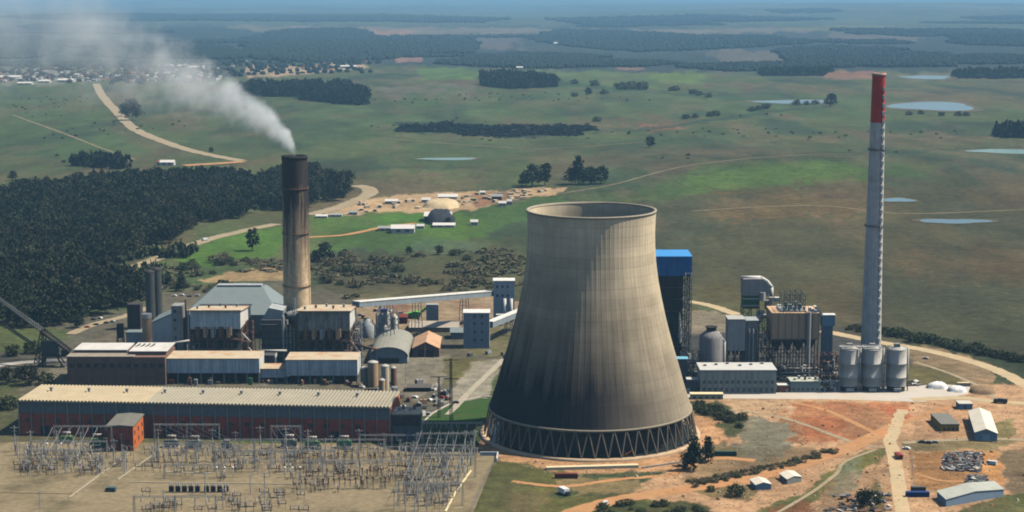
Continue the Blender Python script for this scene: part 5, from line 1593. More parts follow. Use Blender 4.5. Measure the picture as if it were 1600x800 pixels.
# portal gantries with lattice legs
def gantry(label, uL, uR, v, h, group='lattice portal gantries of the switchyard', hung=True, w=1.0):
    Y = flat(800, v).y; pc, W_ = edgeY(uL, uR, Y)
    t = T('portal_gantry', label, 'gantry', pc, 0, group)
    n = max(1, round(W_ / 20))
    for k in range(n + 1):
        x = -W_ / 2 + W_ * k / n
        mb = MB(); mb.lattice((x, 0, 0), (x, 0, h), 1.0 * w, 9, .12, .5 * w); mb.build('column', galv, t)
    mb = MB(); mb.lattice((-W_ / 2, 0, h - .6), (W_ / 2, 0, h - .6), .7 * w, int(W_ / 2.2), .1); cb_ = mb.build('crossbeam', galv, t)
    if hung:
        for k in range(n * 3):
            x = -W_ / 2 + W_ * (k + .5) / (n * 3)
            mb = MB(); mb.lathe([(.06, h - 3.4), (.26, h - 3.2), (.1, h - 2.7), (.26, h - 2.4), (.1, h - 1.9), (.26, h - 1.6), (.06, h - 1.1)], x, 0, 6); mb.build('insulator_string', porcelain, cb_)
    return t
gantry('portal gantry standing before the left third of the red hall', 236, 338, 706, 16)
gantry('portal gantry standing before the right half of the red hall', 420, 466, 706, 15)
gantry('portal gantry before the far left part of the red hall', 78, 168, 706, 15)
gantry('wide gantry row with dark gaps between the dark block and the cooling tower', 658, 752, 696, 13.5, hung=True)
gantry('low gantry line running past the right end of the hall', 560, 660, 703, 9)
gantry('gantry in the dense right hand bays nearest the fence', 640, 742, 746, 13)
gantry('gantry nearest the bottom edge in the dense right bays', 620, 722, 790, 12)
gantry('gantry across the middle bays below the hall', 330, 520, 737, 12)
gantry('gantry across the left bays below the green transformers', 36, 150, 733, 11)
gantry('nearest gantry at the bottom left of the yard', 200, 330, 802, 9)

for i, (uL, uR, v, h) in enumerate(((40, 160, 716, 10), (240, 330, 722, 11), (346, 440, 716, 11), (470, 600, 716, 11), (480, 640, 744, 9), (650, 740, 712, 13), (640, 736, 728, 12), (632, 715, 768, 11), (250, 340, 748, 8))):
    gantry('lattice gantry in the crowded bays, %s' % ('second row under the green transformers', 'just right of the brick switch house', 'behind the middle bays', 'before the right half of the hall doors', 'over the brown transformers', 'right after the fence bays begin', 'one row nearer than the one by the dark gaps', 'between the two nearest right hand rows', 'above the dark cabinet breakers')[i], uL, uR, v, h)
def busbar(uL, uR, v, h):
    Y = flat(800, v).y; pc, w = edgeY(uL, uR, Y)
    o = MB().tube((-w / 2, 0, h), (w / 2, 0, h), .12, 6).build('busbar', galv); o.location = pc
    tag(o, 'thin tubular busbar carried over the rows of insulators', 'busbar', 'tubular busbars of the switchyard')
for uL, uR, v, h in ((24, 150, 711, 5.6), (236, 420, 712, 5.7), (240, 470, 722, 5.5), (450, 640, 714, 5.7), (480, 640, 737, 5.3), (645, 745, 716, 5.7), (640, 735, 730, 5.7), (640, 728, 744, 5.7), (645, 720, 760, 5.7), (640, 705, 778, 5.7), (330, 470, 733, 5.3)):
    busbar(uL, uR, v, h)
POST0 = None
def post(u, v, h, arms=1, label='slender grey steel post with a short crossarm in the gravel switchyard'):
    global POST0
    p = flat(u, v)
    if POST0 is None:
        t = T('steel_post', label, 'post', p, 0, 'slender steel posts of the switchyard')
        mb = MB(); mb.tube((0, 0, 0), (0, 0, 1), .03, 6, .018); mb.build('pole', galv, t)
        mb = MB(); mb.beam((-.16, 0, .93), (.16, 0, .93), .018); mb.beam((-.1, 0, .8), (.1, 0, .8), .014); mb.build('crossarm', galv, t)
        t.scale = (h, h, h); POST0 = t
        return t
    return dup(POST0, p, rnd.uniform(-.2, .2), label, h)
INS = {}
def insulator(kind, u, v, h):
    p = flat(u, v)
    spec = {'grey': ('post_insulator', 'pale ribbed insulator on a thin steel pedestal', 'insulator', 'pale insulators on pedestals', porcelain),
            'brown': ('current_transformer', 'brown bodied instrument transformer on a steel pedestal', 'instrument transformer', 'brown instrument transformers', brown_porcelain),
            'white': ('surge_arrester', 'bright white capped surge arrester on a pedestal', 'arrester', 'white capped surge arresters', white_clad)}[kind]
    if kind not in INS:
        t = T(spec[0], spec[1], spec[2], p, 0, spec[3])
        mb = MB()
        for x in (-.3, .3): mb.beam((x, -.3, 0), (x * .8, 0, 2.4), .13); mb.beam((x, .3, 0), (x * .8, 0, 2.4), .13)
        mb.cbox(0, 0, 2.4, .9, .9, .2); mb.build('pedestal', galv, t)
        pr = []
        for k in range(7): pr += [(.2, 2.61 + k * .34), (.34, 2.75 + k * .34)]
        mb = MB(); mb.lathe(pr + [(.15, 5.0)], n=8, smooth=False); mb.build('insulator', spec[4] if kind != 'white' else porcelain, t)
        mb = MB()
        if kind == 'brown': mb.lathe([(.3, 5.0), (.62, 5.2), (.62, 5.9), (.2, 6.1)], n=10)
        elif kind == 'white': mb.lathe([(.5, 5.0), (.6, 5.2), (.6, 5.6), (.3, 5.8)], n=10)
        else: mb.beam((-1.1, 0, 5.05), (1.1, 0, 5.05), .16)
        mb.build('head', brown_steel if kind == 'brown' else (M('bright_cap', S(238, 236, 228), .04, 1) if kind == 'white' else galv), t)
        INS[kind] = t; t.scale = (h / 5.2,) * 3
        return t
    return dup(INS[kind], p, rnd.choice((0, 0, math.pi / 2)) + rnd.uniform(-.1, .1), None, h / 5.2)
q = random.Random(5)
# rows of insulators: (row v, u0, u1, step px, kind, height)
for v, u0, u1, st, kind, h in ((711, 24, 150, 12, 'grey', 5.5), (718, 30, 160, 14, 'grey', 5.2), (727, 60, 170, 13, 'grey', 5.4), (739, 80, 170, 15, 'grey', 5.0),
                               (712, 236, 420, 13, 'grey', 5.6), (722, 240, 470, 17, 'grey', 5.4), (733, 330, 470, 15, 'grey', 5.2),
                               (714, 450, 640, 13, 'grey', 5.6), (724, 470, 640, 14, 'brown', 5.0), (737, 480, 640, 14, 'grey', 5.2), (749, 470, 620, 13, 'brown', 5.0), (764, 470, 640, 12, 'brown', 5.4),
                               (716, 645, 745, 12, 'grey', 5.6), (730, 640, 735, 12, 'grey', 5.6), (744, 640, 728, 12, 'grey', 5.6), (760, 645, 720, 12, 'grey', 5.6), (778, 640, 705, 13, 'grey', 5.6),
                               (792, 240, 440, 22, 'grey', 5.0)):
    u = u0
    while u < u1:
        if q.random() < .88: insulator(kind, u + q.uniform(-2, 2), v + q.uniform(-1.2, 1.2), h * q.uniform(.9, 1.1))
        u += st * q.uniform(.6, .9)
for u in (339, 351, 364, 445, 457, 469, 74, 96): insulator('white', u, 746 if u > 100 else 708, 5.2)
for v, us, h in ((708, (22, 50, 90, 128, 246, 290, 330, 372, 410, 444, 480, 520, 560, 600), 13), (724, (64, 118, 182, 212, 262, 308, 352, 396, 430, 508, 548, 596), 12),
                 (742, (94, 152, 196, 300, 404, 450, 504, 560, 612), 11), (772, (320, 392, 416, 472, 620), 11), (798, (64, 260, 352, 410, 418, 620, 652, 668), 11),
                 (712, (650, 672, 690, 708, 726, 742), 13), (728, (644, 662, 684, 702, 722, 736), 13), (748, (640, 656, 676, 698, 716), 12), (768, (638, 660, 680, 702), 12), (786, (632, 652, 676, 694), 12)):
    for u in us: post(u + q.uniform(-4, 4), v + q.uniform(-2, 2), h * q.uniform(.75, 1.15))
for k in range(110):
    if k < 45: u, v = q.uniform(620, 745), q.uniform(702, 800)
    elif k < 80: u, v = q.uniform(230, 640), q.uniform(704, 748)
    else: u, v = q.uniform(20, 200), q.uniform(704, 745)
    if u > 742 - (v - 716) * .42 and v > 716: u -= 40
    post(u, v, q.uniform(5, 11))
D0 = None
def disconnector(u, v):
    global D0
    p = flat(u, v)
    if D0 is not None:
        return dup(D0, p, q.choice((0, 0, 0, math.pi / 2)) + q.uniform(-.06, .06), None, q.uniform(.85, 1.15))
    D0 = T('disconnector', 'dark three column disconnector switch on a steel stand', 'disconnector', p, 0, 'disconnector switches of the switchyard')
    mb = MB()
    for x in (-1.8, 1.8):
        for y in (-.35, .35): mb.beam((x, y, 0), (x, 0, 2.6), .14)
    mb.beam((-2.4, 0, 2.65), (2.4, 0, 2.65), .3); mb.build('stand', dark_steel, D0)
    for x in (-2.1, 0, 2.1):
        pr = []
        for k in range(5): pr += [(.16, 2.82 + k * .34), (.3, 2.96 + k * .34)]
        MB().lathe(pr + [(.12, 4.55)], x, 0, 8, smooth=False).build('insulator', brown_porcelain if x else porcelain, D0)
    mb = MB(); mb.beam((-2.1, 0, 4.62), (2.1, 0, 4.62), .12); mb.beam((.2, 0, 4.7), (1.6, 0, 5.5), .1); mb.build('blade', galv, D0)
for k in range(255):
    z_ = q.random()
    if k >= 200:
        disconnector(q.uniform(30, 235), q.uniform(706, 740)) if k < 225 else disconnector(q.uniform(250, 640), q.uniform(706, 752)); continue
    if k >= 165:
        disconnector(q.uniform(225, 480), q.uniform(776, 806)); continue
    if z_ < .22: u, v = q.uniform(26, 170), q.uniform(706, 744)
    elif z_ < .42: u, v = q.uniform(236, 460), q.uniform(708, 740)
    elif z_ < .7: u, v = q.uniform(450, 640), q.uniform(706, 772)
    else: u, v = q.uniform(636, 738), q.uniform(704, 796)
    if v > 716 and u > 740 - (v - 716) * .45: u -= 36
    disconnector(u, v)
# row of dark circuit breakers on a low stand
b0 = None
for k in range(9):
    u = 268 + k * 10.2 + (4 if k > 4 else 0)
    p = flat(u, 769)
    if b0 is None:
        b0 = T('circuit_breaker', 'dark cabinet breaker in the row standing in the bare gravel', 'breaker', p, 0, 'row of dark cabinet breakers')
        mb = MB(); mb.cbox(0, 0, .6, 2.3, 2, 2.6); mb.build('cabinet', black_steel, b0)
        mb = MB(); mb.cbox(0, 0, 0, 1.9, 1.7, .6); mb.build('base_frame', galv, b0)
        for x in (-.6, .6):
            mb = MB(); mb.lathe([(.3, 3.21), (.42, 3.6), (.22, 3.9), (.4, 4.3), (.15, 5.0)], x, 0, 8); mb.build('bushing', porcelain, b0)
    else: dup(b0, p)
# conductors strung between gantries
W0 = None
def wires(label, pts, sag=1.0, r=.11):
    for a, b_ in pts:
        a, b_ = Vector(a), Vector(b_); n = 8; vs = []; fs = []
        for k in range(n + 1):
            t = k / n; c = a.lerp(b_, t) - Vector((0, 0, sag * 4 * t * (1 - t)))
            vs += [c + Vector((r, 0, 0)), c + Vector((0, 0, r)), c + Vector((-r, 0, 0)), c + Vector((0, 0, -r))]
        for k in range(n):
            for i in range(4): fs.append((k * 4 + i, k * 4 + (i + 1) % 4, k * 4 + 4 + (i + 1) % 4, k * 4 + 4 + i))
        o = MB().add(vs, fs).build('conductor_wire', wire_mat); tag(o, label, 'wire', label.replace('sagging wire', 'sagging wires'))
def gx(u, v, h): p = flat(u, v); return (p.x, p.y, h)
wires('sagging wire over the left bays of the switchyard', [(gx(84 + k * 14, 706, 14), gx(62 + k * 14, 733, 10.2)) for k in range(6)])
wires('sagging wire over the middle bays of the switchyard', [(gx(244 + k * 15, 706, 15), gx(340 + k * 14, 737, 11.2)) for k in range(6)] + [(gx(424 + k * 10, 706, 14), gx(450 + k * 14, 737, 11.2)) for k in range(5)])
wires('sagging wire over the dense right bays of the switchyard', [(gx(662 + k * 14, 696, 12.6), gx(646 + k * 15, 746, 12.2)) for k in range(7)] + [(gx(646 + k * 15, 746, 12.2), gx(626 + k * 15, 790, 11.2)) for k in range(7)])
# concrete cable trench covers, kerbs, fence
def slab(name, label, cat, px, wd, h, mat, z=0.0):
    mb = MB()
    P = [flat(u, v) for u, v in px]
    for a, b_ in zip(P, P[1:]):
        d = (b_ - a).normalized(); n = Vector((-d.y, d.x, 0)) * wd / 2
        mb.add([a - n + Vector((0, 0, z)), b_ - n + Vector((0, 0, z)), b_ + n + Vector((0, 0, z)), a + n + Vector((0, 0, z)),
                a - n + Vector((0, 0, z + h)), b_ - n + Vector((0, 0, z + h)), b_ + n + Vector((0, 0, z + h)), a + n + Vector((0, 0, z + h))],
               [(0, 3, 2, 1), (4, 5, 6, 7), (0, 1, 5, 4), (1, 2, 6, 5), (2, 3, 7, 6), (3, 0, 4, 7)])
    o = mb.build(name, mat); return tag(o, label, cat)
trench_ = M('trench_concrete', S(182, 172, 148, .85), .2, .4)
slab('cable_trench', 'pale concrete cable trench slanting left from the small brick house', 'cable trench', [(108, 778), (200, 710)], .9, .4, trench_)
slab('cable_trench', 'pale concrete trench right of and parallel to the slanting one', 'cable trench', [(184, 750), (238, 712)], .8, .4, trench_)
slab('cable_trench', 'long straight pale trench across the gravel past the dark breakers', 'cable trench', [(206, 754), (470, 757)], .8, .4, trench_)
slab('cable_trench', 'short pale trench beside the bottom bays right of the breakers', 'cable trench', [(258, 738), (330, 740)], .8, .4, concrete_pale)
slab('cable_trench', 'yellowish trench cover running down the dense right bays', 'cable trench', [(696, 800), (712, 770), (736, 736)], .9, .5, M('yellow_concrete', S(226, 212, 168), .1, .3))
slab('cable_trench', 'faint trench across the bare gravel at the bottom left', 'cable trench', [(0, 770), (120, 772)], 1.0, .3, gravel_yard)
slab('low_wall', 'white wall corner at the right end of the switchyard', 'wall', [(750, 712), (778, 712), (776, 722)], .6, 2.2, white_clad)
def fence(label, px, h, step, mat):
    P = [flat(u, v) for u, v in px]
    t = T('wire_fence', label, 'fence', P[0]); o = P[0]; n_ = 0
    mesh = MB()
    for a, b_ in zip(P, P[1:]):
        L_ = (b_ - a).length; n = max(1, int(L_ / step))
        for k in range(n + 1):
            c = a.lerp(b_, k / n) - o
            if n_ < 90:
                MB().beam(c, c + Vector((0, 0, h)), .16).build('post', mat, t); n_ += 1
        for z in (.3, h * .5, h - .1):
            mesh.beam(a - o + Vector((0, 0, z)), b_ - o + Vector((0, 0, z)), .05)
    mesh.build('wires', mat, t)
fence('thin fence along the right edge of the switchyard above the grass slope', [(778, 716), (768, 732), (736, 800)], 2.4, 3.5, galv)
fence('fence at the foot of the red hall facing the switchyard', [(18, 703), (610, 706)], 1.6, 7, concrete_grey)
fence('fence around the scrap yard beside the tan road', [(1424, 706), (1430, 768), (1560, 768)], 2.0, 5, galv)
slab('lawn_kerb', 'pale kerb curving along the far edge of the green lawn', 'kerb', [(657, 664), (676, 646), (706, 630), (752, 620), (776, 621)], 1.0, .5, concrete_pale)
# tall floodlight mast by the lawn
p = flat(705, 664)
t = T('lattice_mast', 'tall thin lattice mast standing beside the green lawn', 'mast', p)
hm = Zat(560, p.y)
mb = MB(); mb.lattice((0, 0, 0), (0, 0, hm), 1.5, 26, .26, .7); mb.build('tower', dark_steel, t)
mb = MB()
for z in (hm - 1, hm - 12): mb.beam((-4.5, 0, z), (4.5, 0, z), .4)
mb.build('crossarm', dark_steel, t)
p = flat(686, 652)
t = T('lattice_mast', 'shorter mast with a wide crossarm left of the tall lattice mast', 'mast', p)
hm = Zat(588, p.y)
mb = MB(); mb.lattice((0, 0, 0), (0, 0, hm), 1.3, 16, .24, .7); mb.build('tower', dark_steel, t)
mb = MB(); mb.beam((-5, 0, hm - .3), (5, 0, hm - .3), .4); mb.build('crossarm', dark_steel, t)
# ---------------------------------------------------------------- blue topped boiler
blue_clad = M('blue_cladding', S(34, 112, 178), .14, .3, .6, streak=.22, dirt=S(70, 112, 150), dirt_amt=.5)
Yq = 1155.0
pc, w = edgeY(1010, 1079, Yq)
z1, z0 = Zat(402, Yq), Zat(431, Yq)
t = T('blue_topped_boiler', 'tall dark boiler tower with a bright blue clad top behind the cooling tower', 'boiler tower', pc)
D = 30
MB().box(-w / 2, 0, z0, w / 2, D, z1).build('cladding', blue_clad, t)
for k in range(1, 9):
    x = -w / 2 + w * k / 9; MB().box(x - .1, -.06, z0 + .1, x + .1, -.01, z1 - .1).build('panel_joint', M('joint_blue', S(24, 84, 140), .1, .5), t)
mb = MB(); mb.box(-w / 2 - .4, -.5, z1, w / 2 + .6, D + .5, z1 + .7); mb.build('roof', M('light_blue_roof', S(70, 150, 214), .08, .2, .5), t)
MB().box(w / 2 + .02, .1, z0, w / 2 + .5, D, z1 - .05).build('end_cladding', M('sunlit_blue_end', S(60, 150, 210), .08, .2, .5), t)  # paler copy of the blue cladding, sunlight painted into this end
mb = MB(); mb.frame(-w / 2, .4, 0, w / 2 - 1, D - .4, z0 - .05, 4, 2, 8, .8); mb.build('steel_frame', black_steel, t)
MB().box(-w / 2 + 2, 3, 0, w / 2 - 5, D - 3, z0 - .2).build('boiler_casing', M('navy_casing', S(62, 66, 76), .2, .3, streak=.2), t)
for k in range(1, 8):
    z = z0 * k / 8
    MB().box(-w / 2 - .4, -.7, z - .2, w / 2 - .8, 3, z + .1).build('platform', dark_steel, t)
mb = MB(); mb.frame(w / 2 - 4, -4.5, 0, w / 2 + 0, -.9, z0 + 2, 1, 1, 12, .4); mb.build('stair_tower', grey_steel, t)
for k in range(8):
    mb = MB(); x = rnd.uniform(-w / 2 + 2, w / 2 - 6); z = rnd.uniform(2, z0 - 16)
    mb.cyl(x, -1.6, z, rnd.uniform(.5, 1.1), rnd.uniform(6, 14), 10); mb.build('pipe', (grey_steel, pipe_pale, dark_steel)[k % 3], t)
def boxy(name, label, cat, uL, uR, Y, vt, D, mat, vb=None, roof=None, roofm=None, endm=None, parts=None):
    pc, w = edgeY(uL, uR, Y); z1 = Zat(vt, Y); z0 = 0 if vb is None else Zat(vb, Y)
    t = T(name, label, cat, pc)
    MB().box(-w / 2, 0, z0, w / 2, D, z1).build('casing', mat, t)
    MB().box(-w / 2 - .3, -.4, z1 + .0, w / 2 + .3, D + .3, z1 + .6).build('roof', roofm or pipe_pale, t)
    if endm: MB().box(w / 2 + .02, .1, z0, w / 2 + .35, D - .1, z1 - .1).build('end_wall', endm, t)
    return t, w, z0, z1
# dark domed tank, twin grey boxes
Yd = 1120.0
p = at(1111, 540, Yd); p.z = 0
t = T('domed_silo', 'dark grey domed silo behind the pale office block', 'silo', p)
r = 19 * Yd / CF; h = Zat(528, Yd)
MB().lathe([(r, 0), (r, h), (r * .86, h + 2.4), (r * .55, h + 4.4), (r * .42, h + 4.8)], n=28).build('shell', M('domed_silo_grey', S(140, 138, 138), .14, .25, streak=.25), t)
MB().lathe([(r * .42, h + 4.6), (r * .42, h + 7), (r * .5, h + 7), (r * .5, h + 7.6)], n=20).build('head', black_steel, t)
mb = MB()
mb.tube((r * .5, -1, h + 4.5), (r + 1, -2, h - 2), .5, 8); mb.tube((r + 1, -2, h - 2), (r + 1, -2, 1), .5, 8); mb.build('pipe', white_clad, t)
mb = MB()
for k in range(16):
    a = 6.283 * k / 16; mb.beam((r * .95 * math.cos(a), r * .95 * math.sin(a), h + .6), (r * .95 * math.cos(a), r * .95 * math.sin(a), h + 2.2), .14)
mb.build('railing', grey_steel, t)
Yq = 1138.0
t, w, _, z1 = boxy('filter_house', 'grey filter house with a pale roof right of the domed silo', 'filter house', 1138, 1164, Yq, 500, 14, M('filter_grey', S(190, 186, 180), .12, .25, streak=.2), 548, endm=white_clad)
mb = MB(); mb.frame(-w / 2 + .4, .4, 0, w / 2 - .4, 13.6, Zat(548, Yq) - .05, 2, 2, 2, .5); mb.build('steel_frame', dark_steel, t)
for k in range(4): MB().prism([(-w / 2 + .3 + k * w / 4, Zat(549, Yq)), (-w / 2 + 1.4 + k * w / 4, Zat(557, Yq)), (-w / 2 + 1.6 + k * w / 4, Zat(557, Yq)), (-w / 2 - .3 + (k + 1) * w / 4, Zat(549, Yq))], 3, 9).build('hopper', dark_steel, t)
t, w, _, z1 = boxy('filter_house', 'darker filter house right beside the pale roofed one', 'filter house', 1166, 1185, Yq + 2, 502, 14, M('filter_dark', S(150, 148, 148), .14, .25, streak=.25), None, roofm=grey_clad, endm=rust_steel)
for k in range(3): 
    mb = MB(); mb.cyl(-w / 2 + 2 + k * 2.6, -1, 4, .5, z1 - 9, 8); mb.build('pipe', (grey_steel, pipe_pale, dark_steel)[k], t)
# tall gas duct with the white curved top
Yq = 1175.0
pc, w = edgeY(1160, 1191, Yq)
za, zb, zc, zd = Zat(436, Yq), Zat(462, Yq), Zat(482, Yq), 0
t = T('gas_duct_tower', 'tall grey gas duct with a white bent top and green band', 'duct tower', pc)
MB().prism([(-w / 2, zb), (w / 2 + 4, zb), (w / 2 + 5.5, zb + 6), (w / 2, za), (-w / 2, za)], 0, 12).build('duct', M('duct_grey', S(176, 170, 164), .12, .25, streak=.2), t)
mb = MB()
rim = [(-w / 2 - .4, za + .3), (w / 2 - 1, za + .3), (w / 2 + 3.5, za - 2.4), (w / 2 + 6.5, zb + 5), (w / 2 + 6.5, zb - 3)]
for (xa, z_a), (xb, z_b) in zip(rim, rim[1:]): mb.tube((xa, 4, z_a), (xb, 4, z_b), 1.3, 10)
mb.build('bent_duct', white_clad, t)
MB().box(-w / 2 + .3, .4, zc, w / 2 - 2, 11, zb - .05).build('green_band', M('deep_green_paint', S(58, 108, 62), .14, .3), t)
mb = MB(); mb.box(-w / 2 - .1, -.3, zb - 2.6, w / 2 - 1.6, .3, zb - 1.6); mb.box(-w / 2 - .1, -.3, zc + 1.4, w / 2 - 1.6, .3, zc + 2.4); mb.build('rail_band', pipe_pale, t)
mb = MB(); mb.frame(-w / 2 + .3, .4, 0, w / 2 - 2, 11, zc - .05, 2, 1, 5, .6); mb.build('steel_frame', rust_steel, t)
for k in range(13):
    mb = MB(); x = w / 2 + rnd.uniform(-2, 13); z = zb - rnd.uniform(0, 16)
    if k % 2: mb.cyl(x, rnd.uniform(0, 5), z - 3, rnd.uniform(1.2, 2.4), rnd.uniform(3, 6), 12)
    else: mb.cbox(x, rnd.uniform(0, 5), z - 3, rnd.uniform(2, 5), 4, rnd.uniform(2, 4))
    mb.build('vessel', white_clad if k % 3 else pipe_pale, t)
# tan electrostatic precipitator with hoppers
Yq = 1140.0
pc, w = edgeY(1206, 1280, Yq)
z1, z0 = Zat(489, Yq), Zat(529, Yq)
t = T('ash_precipitator', 'big tan precipitator box on steel legs with dark hoppers', 'precipitator', pc)
MB().box(-w / 2, 0, z0, w / 2, 26, z1).build('casing', M('tan_casing', S(214, 178, 142), .1, .2, streak=.15), t)
mb = MB()
n = 7
for k in range(n + 1):
    x = -w / 2 + w * k / n; mb.box(x - .18, -.3, z0 + .1, x + .18, -.01, z1 - .1)
mb.box(-w / 2 - .2, -.5, z0 - .7, w / 2 + .2, 26.2, z0 - .01); mb.build('stiffeners', M('tan_stiffener', S(150, 128, 108), .1, .3), t)
for k in range(4):
    a = -w / 2 + 1 + k * (w - 2) / 4; b_ = a + (w - 2) / 4 - .4; c = (a + b_) / 2
    for y in (1, 13):
        mb = MB(); zt = z0 - .72; zl = z0 - 9.5
        mb.add([(a, y, zt), (b_, y, zt), (b_, y + 11, zt), (a, y + 11, zt), (c - .5, y + 5, zl), (c + .5, y + 5, zl), (c + .5, y + 6, zl), (c - .5, y + 6, zl)],
               [(0, 1, 2, 3), (4, 7, 6, 5), (0, 4, 5, 1), (1, 5, 6, 2), (2, 6, 7, 3), (3, 7, 4, 0)])
        mb.build('hopper', M('hopper_dark', S(84, 80, 78), .2, .3), t)
mb = MB(); mb.frame(-w / 2 + .4, .6, 0, w / 2 - .4, 25.4, z0 - .75, 5, 2, 2, .6); mb.build('steel_frame', dark_steel, t)
mb = MB(); mb.box(-w / 2 + 6, 4, z1, w / 2 - 8, 22, z1 + .8); mb.build('roof', grey_clad, t)
mb = MB(); mb.frame(-w / 2 + 8, 3, z1 + .8, w / 2 - 9, 20, z1 + 12, 4, 2, 3, .35); mb.build('roof_frame', M('teal_steel', S(92, 108, 104), .2, .6), t)
for k in range(9):
    x = -w / 2 + 8.5 + k * 1.75
    mb = MB(); mb.cbox(x, 4 + (k * 5 % 9), z1 + .8, 1.3, 2, 2.2 + (k * 3 % 4)); mb.build('rectifier', (M('pale_teal', S(150, 176, 170), .1, .5), grey_clad, white_clad)[k % 3], t)
for k in range(3):
    mb = MB(); mb.cbox(w / 2 - 6 + k * 1.9, 2.5, z1, 1.7, 3, 3.4 - k * .8); mb.build('roof_unit', white_clad, t)
mb = MB(); xx = w / 2 - 7; mb.cyl(xx, -2, 0, 1.3, z1 + 1, 14); mb.build('pipe_column', M('pale_column', S(168, 166, 166), .1, .4, streak=.15), t)
mb = MB()
for k in range(14): mb.beam((-w / 2 + k * w / 13, -.1, z1), (-w / 2 + k * w / 13, -.1, z1 + 1.2), .12)
mb.beam((-w / 2, -.1, z1 + 1.2), (w / 2, -.1, z1 + 1.2), .14); mb.build('railing', grey_steel, t)
# outlet duct: slanting white piece and the blue grey down duct
pc2, w2 = edgeY(1284, 1305, Yq + 2); zt = Zat(494, Yq)
t = T('outlet_duct', 'blue grey duct elbow dropping beside the tan precipitator', 'duct', pc2)
MB().box(-w2 / 2, 0, zt - 7, w2 / 2, 6, zt).build('elbow', M('duct_blue', S(130, 164, 186), .12, .3, streak=.15), t)
MB().box(-w2 / 2 + .8, .6, 0, w2 / 2 - 1.2, 5.4, zt - 7.01).build('down_duct', M('duct_blue_dark', S(118, 136, 152), .14, .3, streak=.2), t)
mb = MB(); mb.add([(-w2 / 2 - 5, .5, zt + 6), (-w2 / 2 - 3.4, .5, zt + 6), (-w2 / 2 + 1.4, .5, zt + .02), (-w2 / 2 - 1.6, .5, zt - 1), (-w2 / 2 - 5, 5, zt + 6), (-w2 / 2 - 3.4, 5, zt + 6), (-w2 / 2 + 1.4, 5, zt + .02), (-w2 / 2 - 1.6, 5, zt - 1)],
            [(0, 3, 2, 1), (4, 5, 6, 7), (0, 1, 5, 4), (1, 2, 6, 5), (2, 3, 7, 6), (3, 0, 4, 7)]); mb.build('sloping_duct', white_clad, t)
MB().box(-w2 / 2 - .2, -.3, zt, w2 / 2 + .4, 6.3, zt + .5).build('top_edge', white_clad, t)
# tall steel bracing column beside it and pipe racks
def rack(label, uL, uR, Y, vt, nx, nz, mat, D=8, seed=1, nunits=14, group=None, name='pipe_rack'):
    q = random.Random(seed); pc, w = edgeY(uL, uR, Y); h = Zat(vt, Y)
    t = T(name, label, 'pipe rack', pc)
    mb = MB(); mb.frame(-w / 2, 0, 0, w / 2, D, h, nx, 1, nz, .45); mb.build('steel_frame', mat, t)
    for k in range(nunits):
        x = q.uniform(-w / 2 + .5, w / 2 - .5); z = q.uniform(0, h * .85); mb = MB()
        c = k % 4
        if c == 0: mb.cyl(x, q.uniform(-1, D * .6), z, q.uniform(.4, 1), min(h - z, q.uniform(2, 8)), 10)
        elif c == 1: mb.cbox(x, q.uniform(-1, D * .6), z, q.uniform(1, 3), 2, q.uniform(1, 2.6))
        elif c == 2: mb.tube((-w / 2, q.uniform(-.8, 2), z), (w / 2, q.uniform(-.8, 2), z), q.uniform(.2, .5), 8)
        else: mb.cbox(x, -1.2, 0, q.uniform(1, 2.4), 1.6, q.uniform(1.4, 3.2))
        mb.build(('vessel', 'cabinet', 'pipe', 'pump_box')[c], (white_clad, pipe_pale, grey_steel, rust_steel, white_clad)[(k + seed) % 5], t)
    return t
rack('steel pipe rack full of white vessels left of the silos', 1283, 1312, 1108, 555, 3, 4, rust_steel, 9, 3, 26)
rack('dark pipe rack under the tan precipitator hoppers', 1222, 1284, 1118, 572, 6, 2, dark_steel, 8, 5, 22)
rack('pipe rack between the blue topped boiler and the domed silo', 1066, 1094, 1112, 552, 3, 3, dark_steel, 8, 7, 16)
rack('low white pipework at the foot of the silos', 1290, 1314, 1091, 596, 5, 1, white_clad, 3, 9, 20)
rack('rusty rack behind the two filter houses', 1186, 1212, 1150, 500, 3, 5, brown_steel, 9, 11, 20)
# pale office block with two rows of windows
pc, w = edgeY(1096, 1215, 1083)
h = Zat(580, 1083)
t = T('office_block', 'long pale grey two storey office block with rows of windows', 'office building', pc)
D = 22
offm = M('office_render', S(222, 214, 194), .12, .3, streak=.18, dirt=S(150, 146, 132))
MB().box(-w / 2, 0, 0, w / 2, D, h).build('wall', offm, t)
mb = MB(); mb.box(-w / 2 - .4, -.5, h, w / 2 + .4, D + .4, h + .9); office_roof = mb.build('roof', M('office_roof', S(198, 198, 192), .08, .2, dirt=S(170, 166, 156)), t)
for r_ in range(2):
    for k in range(13):
        x = -w / 2 + 2.4 + k * (w - 4.8) / 12
        hh = 1.9 if r_ else 3.0
        MB().box(x - .85, -.14, 1.0 + r_ * 5.6, x + .85, -.02, 1.0 + r_ * 5.6 + hh).build('window', glass_band, t)
for k in range(12):
    x = -w / 2 + 2.4 + (k + .5) * (w - 4.8) / 12
    MB().box(x - .2, -.3, 0, x + .2, -.01, h - .02).build('pilaster', offm, t)
for k in range(6):
    x = -w / 2 + 4 + k * 7.4
    mb = MB(); mb.cbox(x, 12 + (k % 3) * 3, h + .9, 1.8, 1.6, 1.0); mb.build('roof_unit', grey_steel, office_roof)
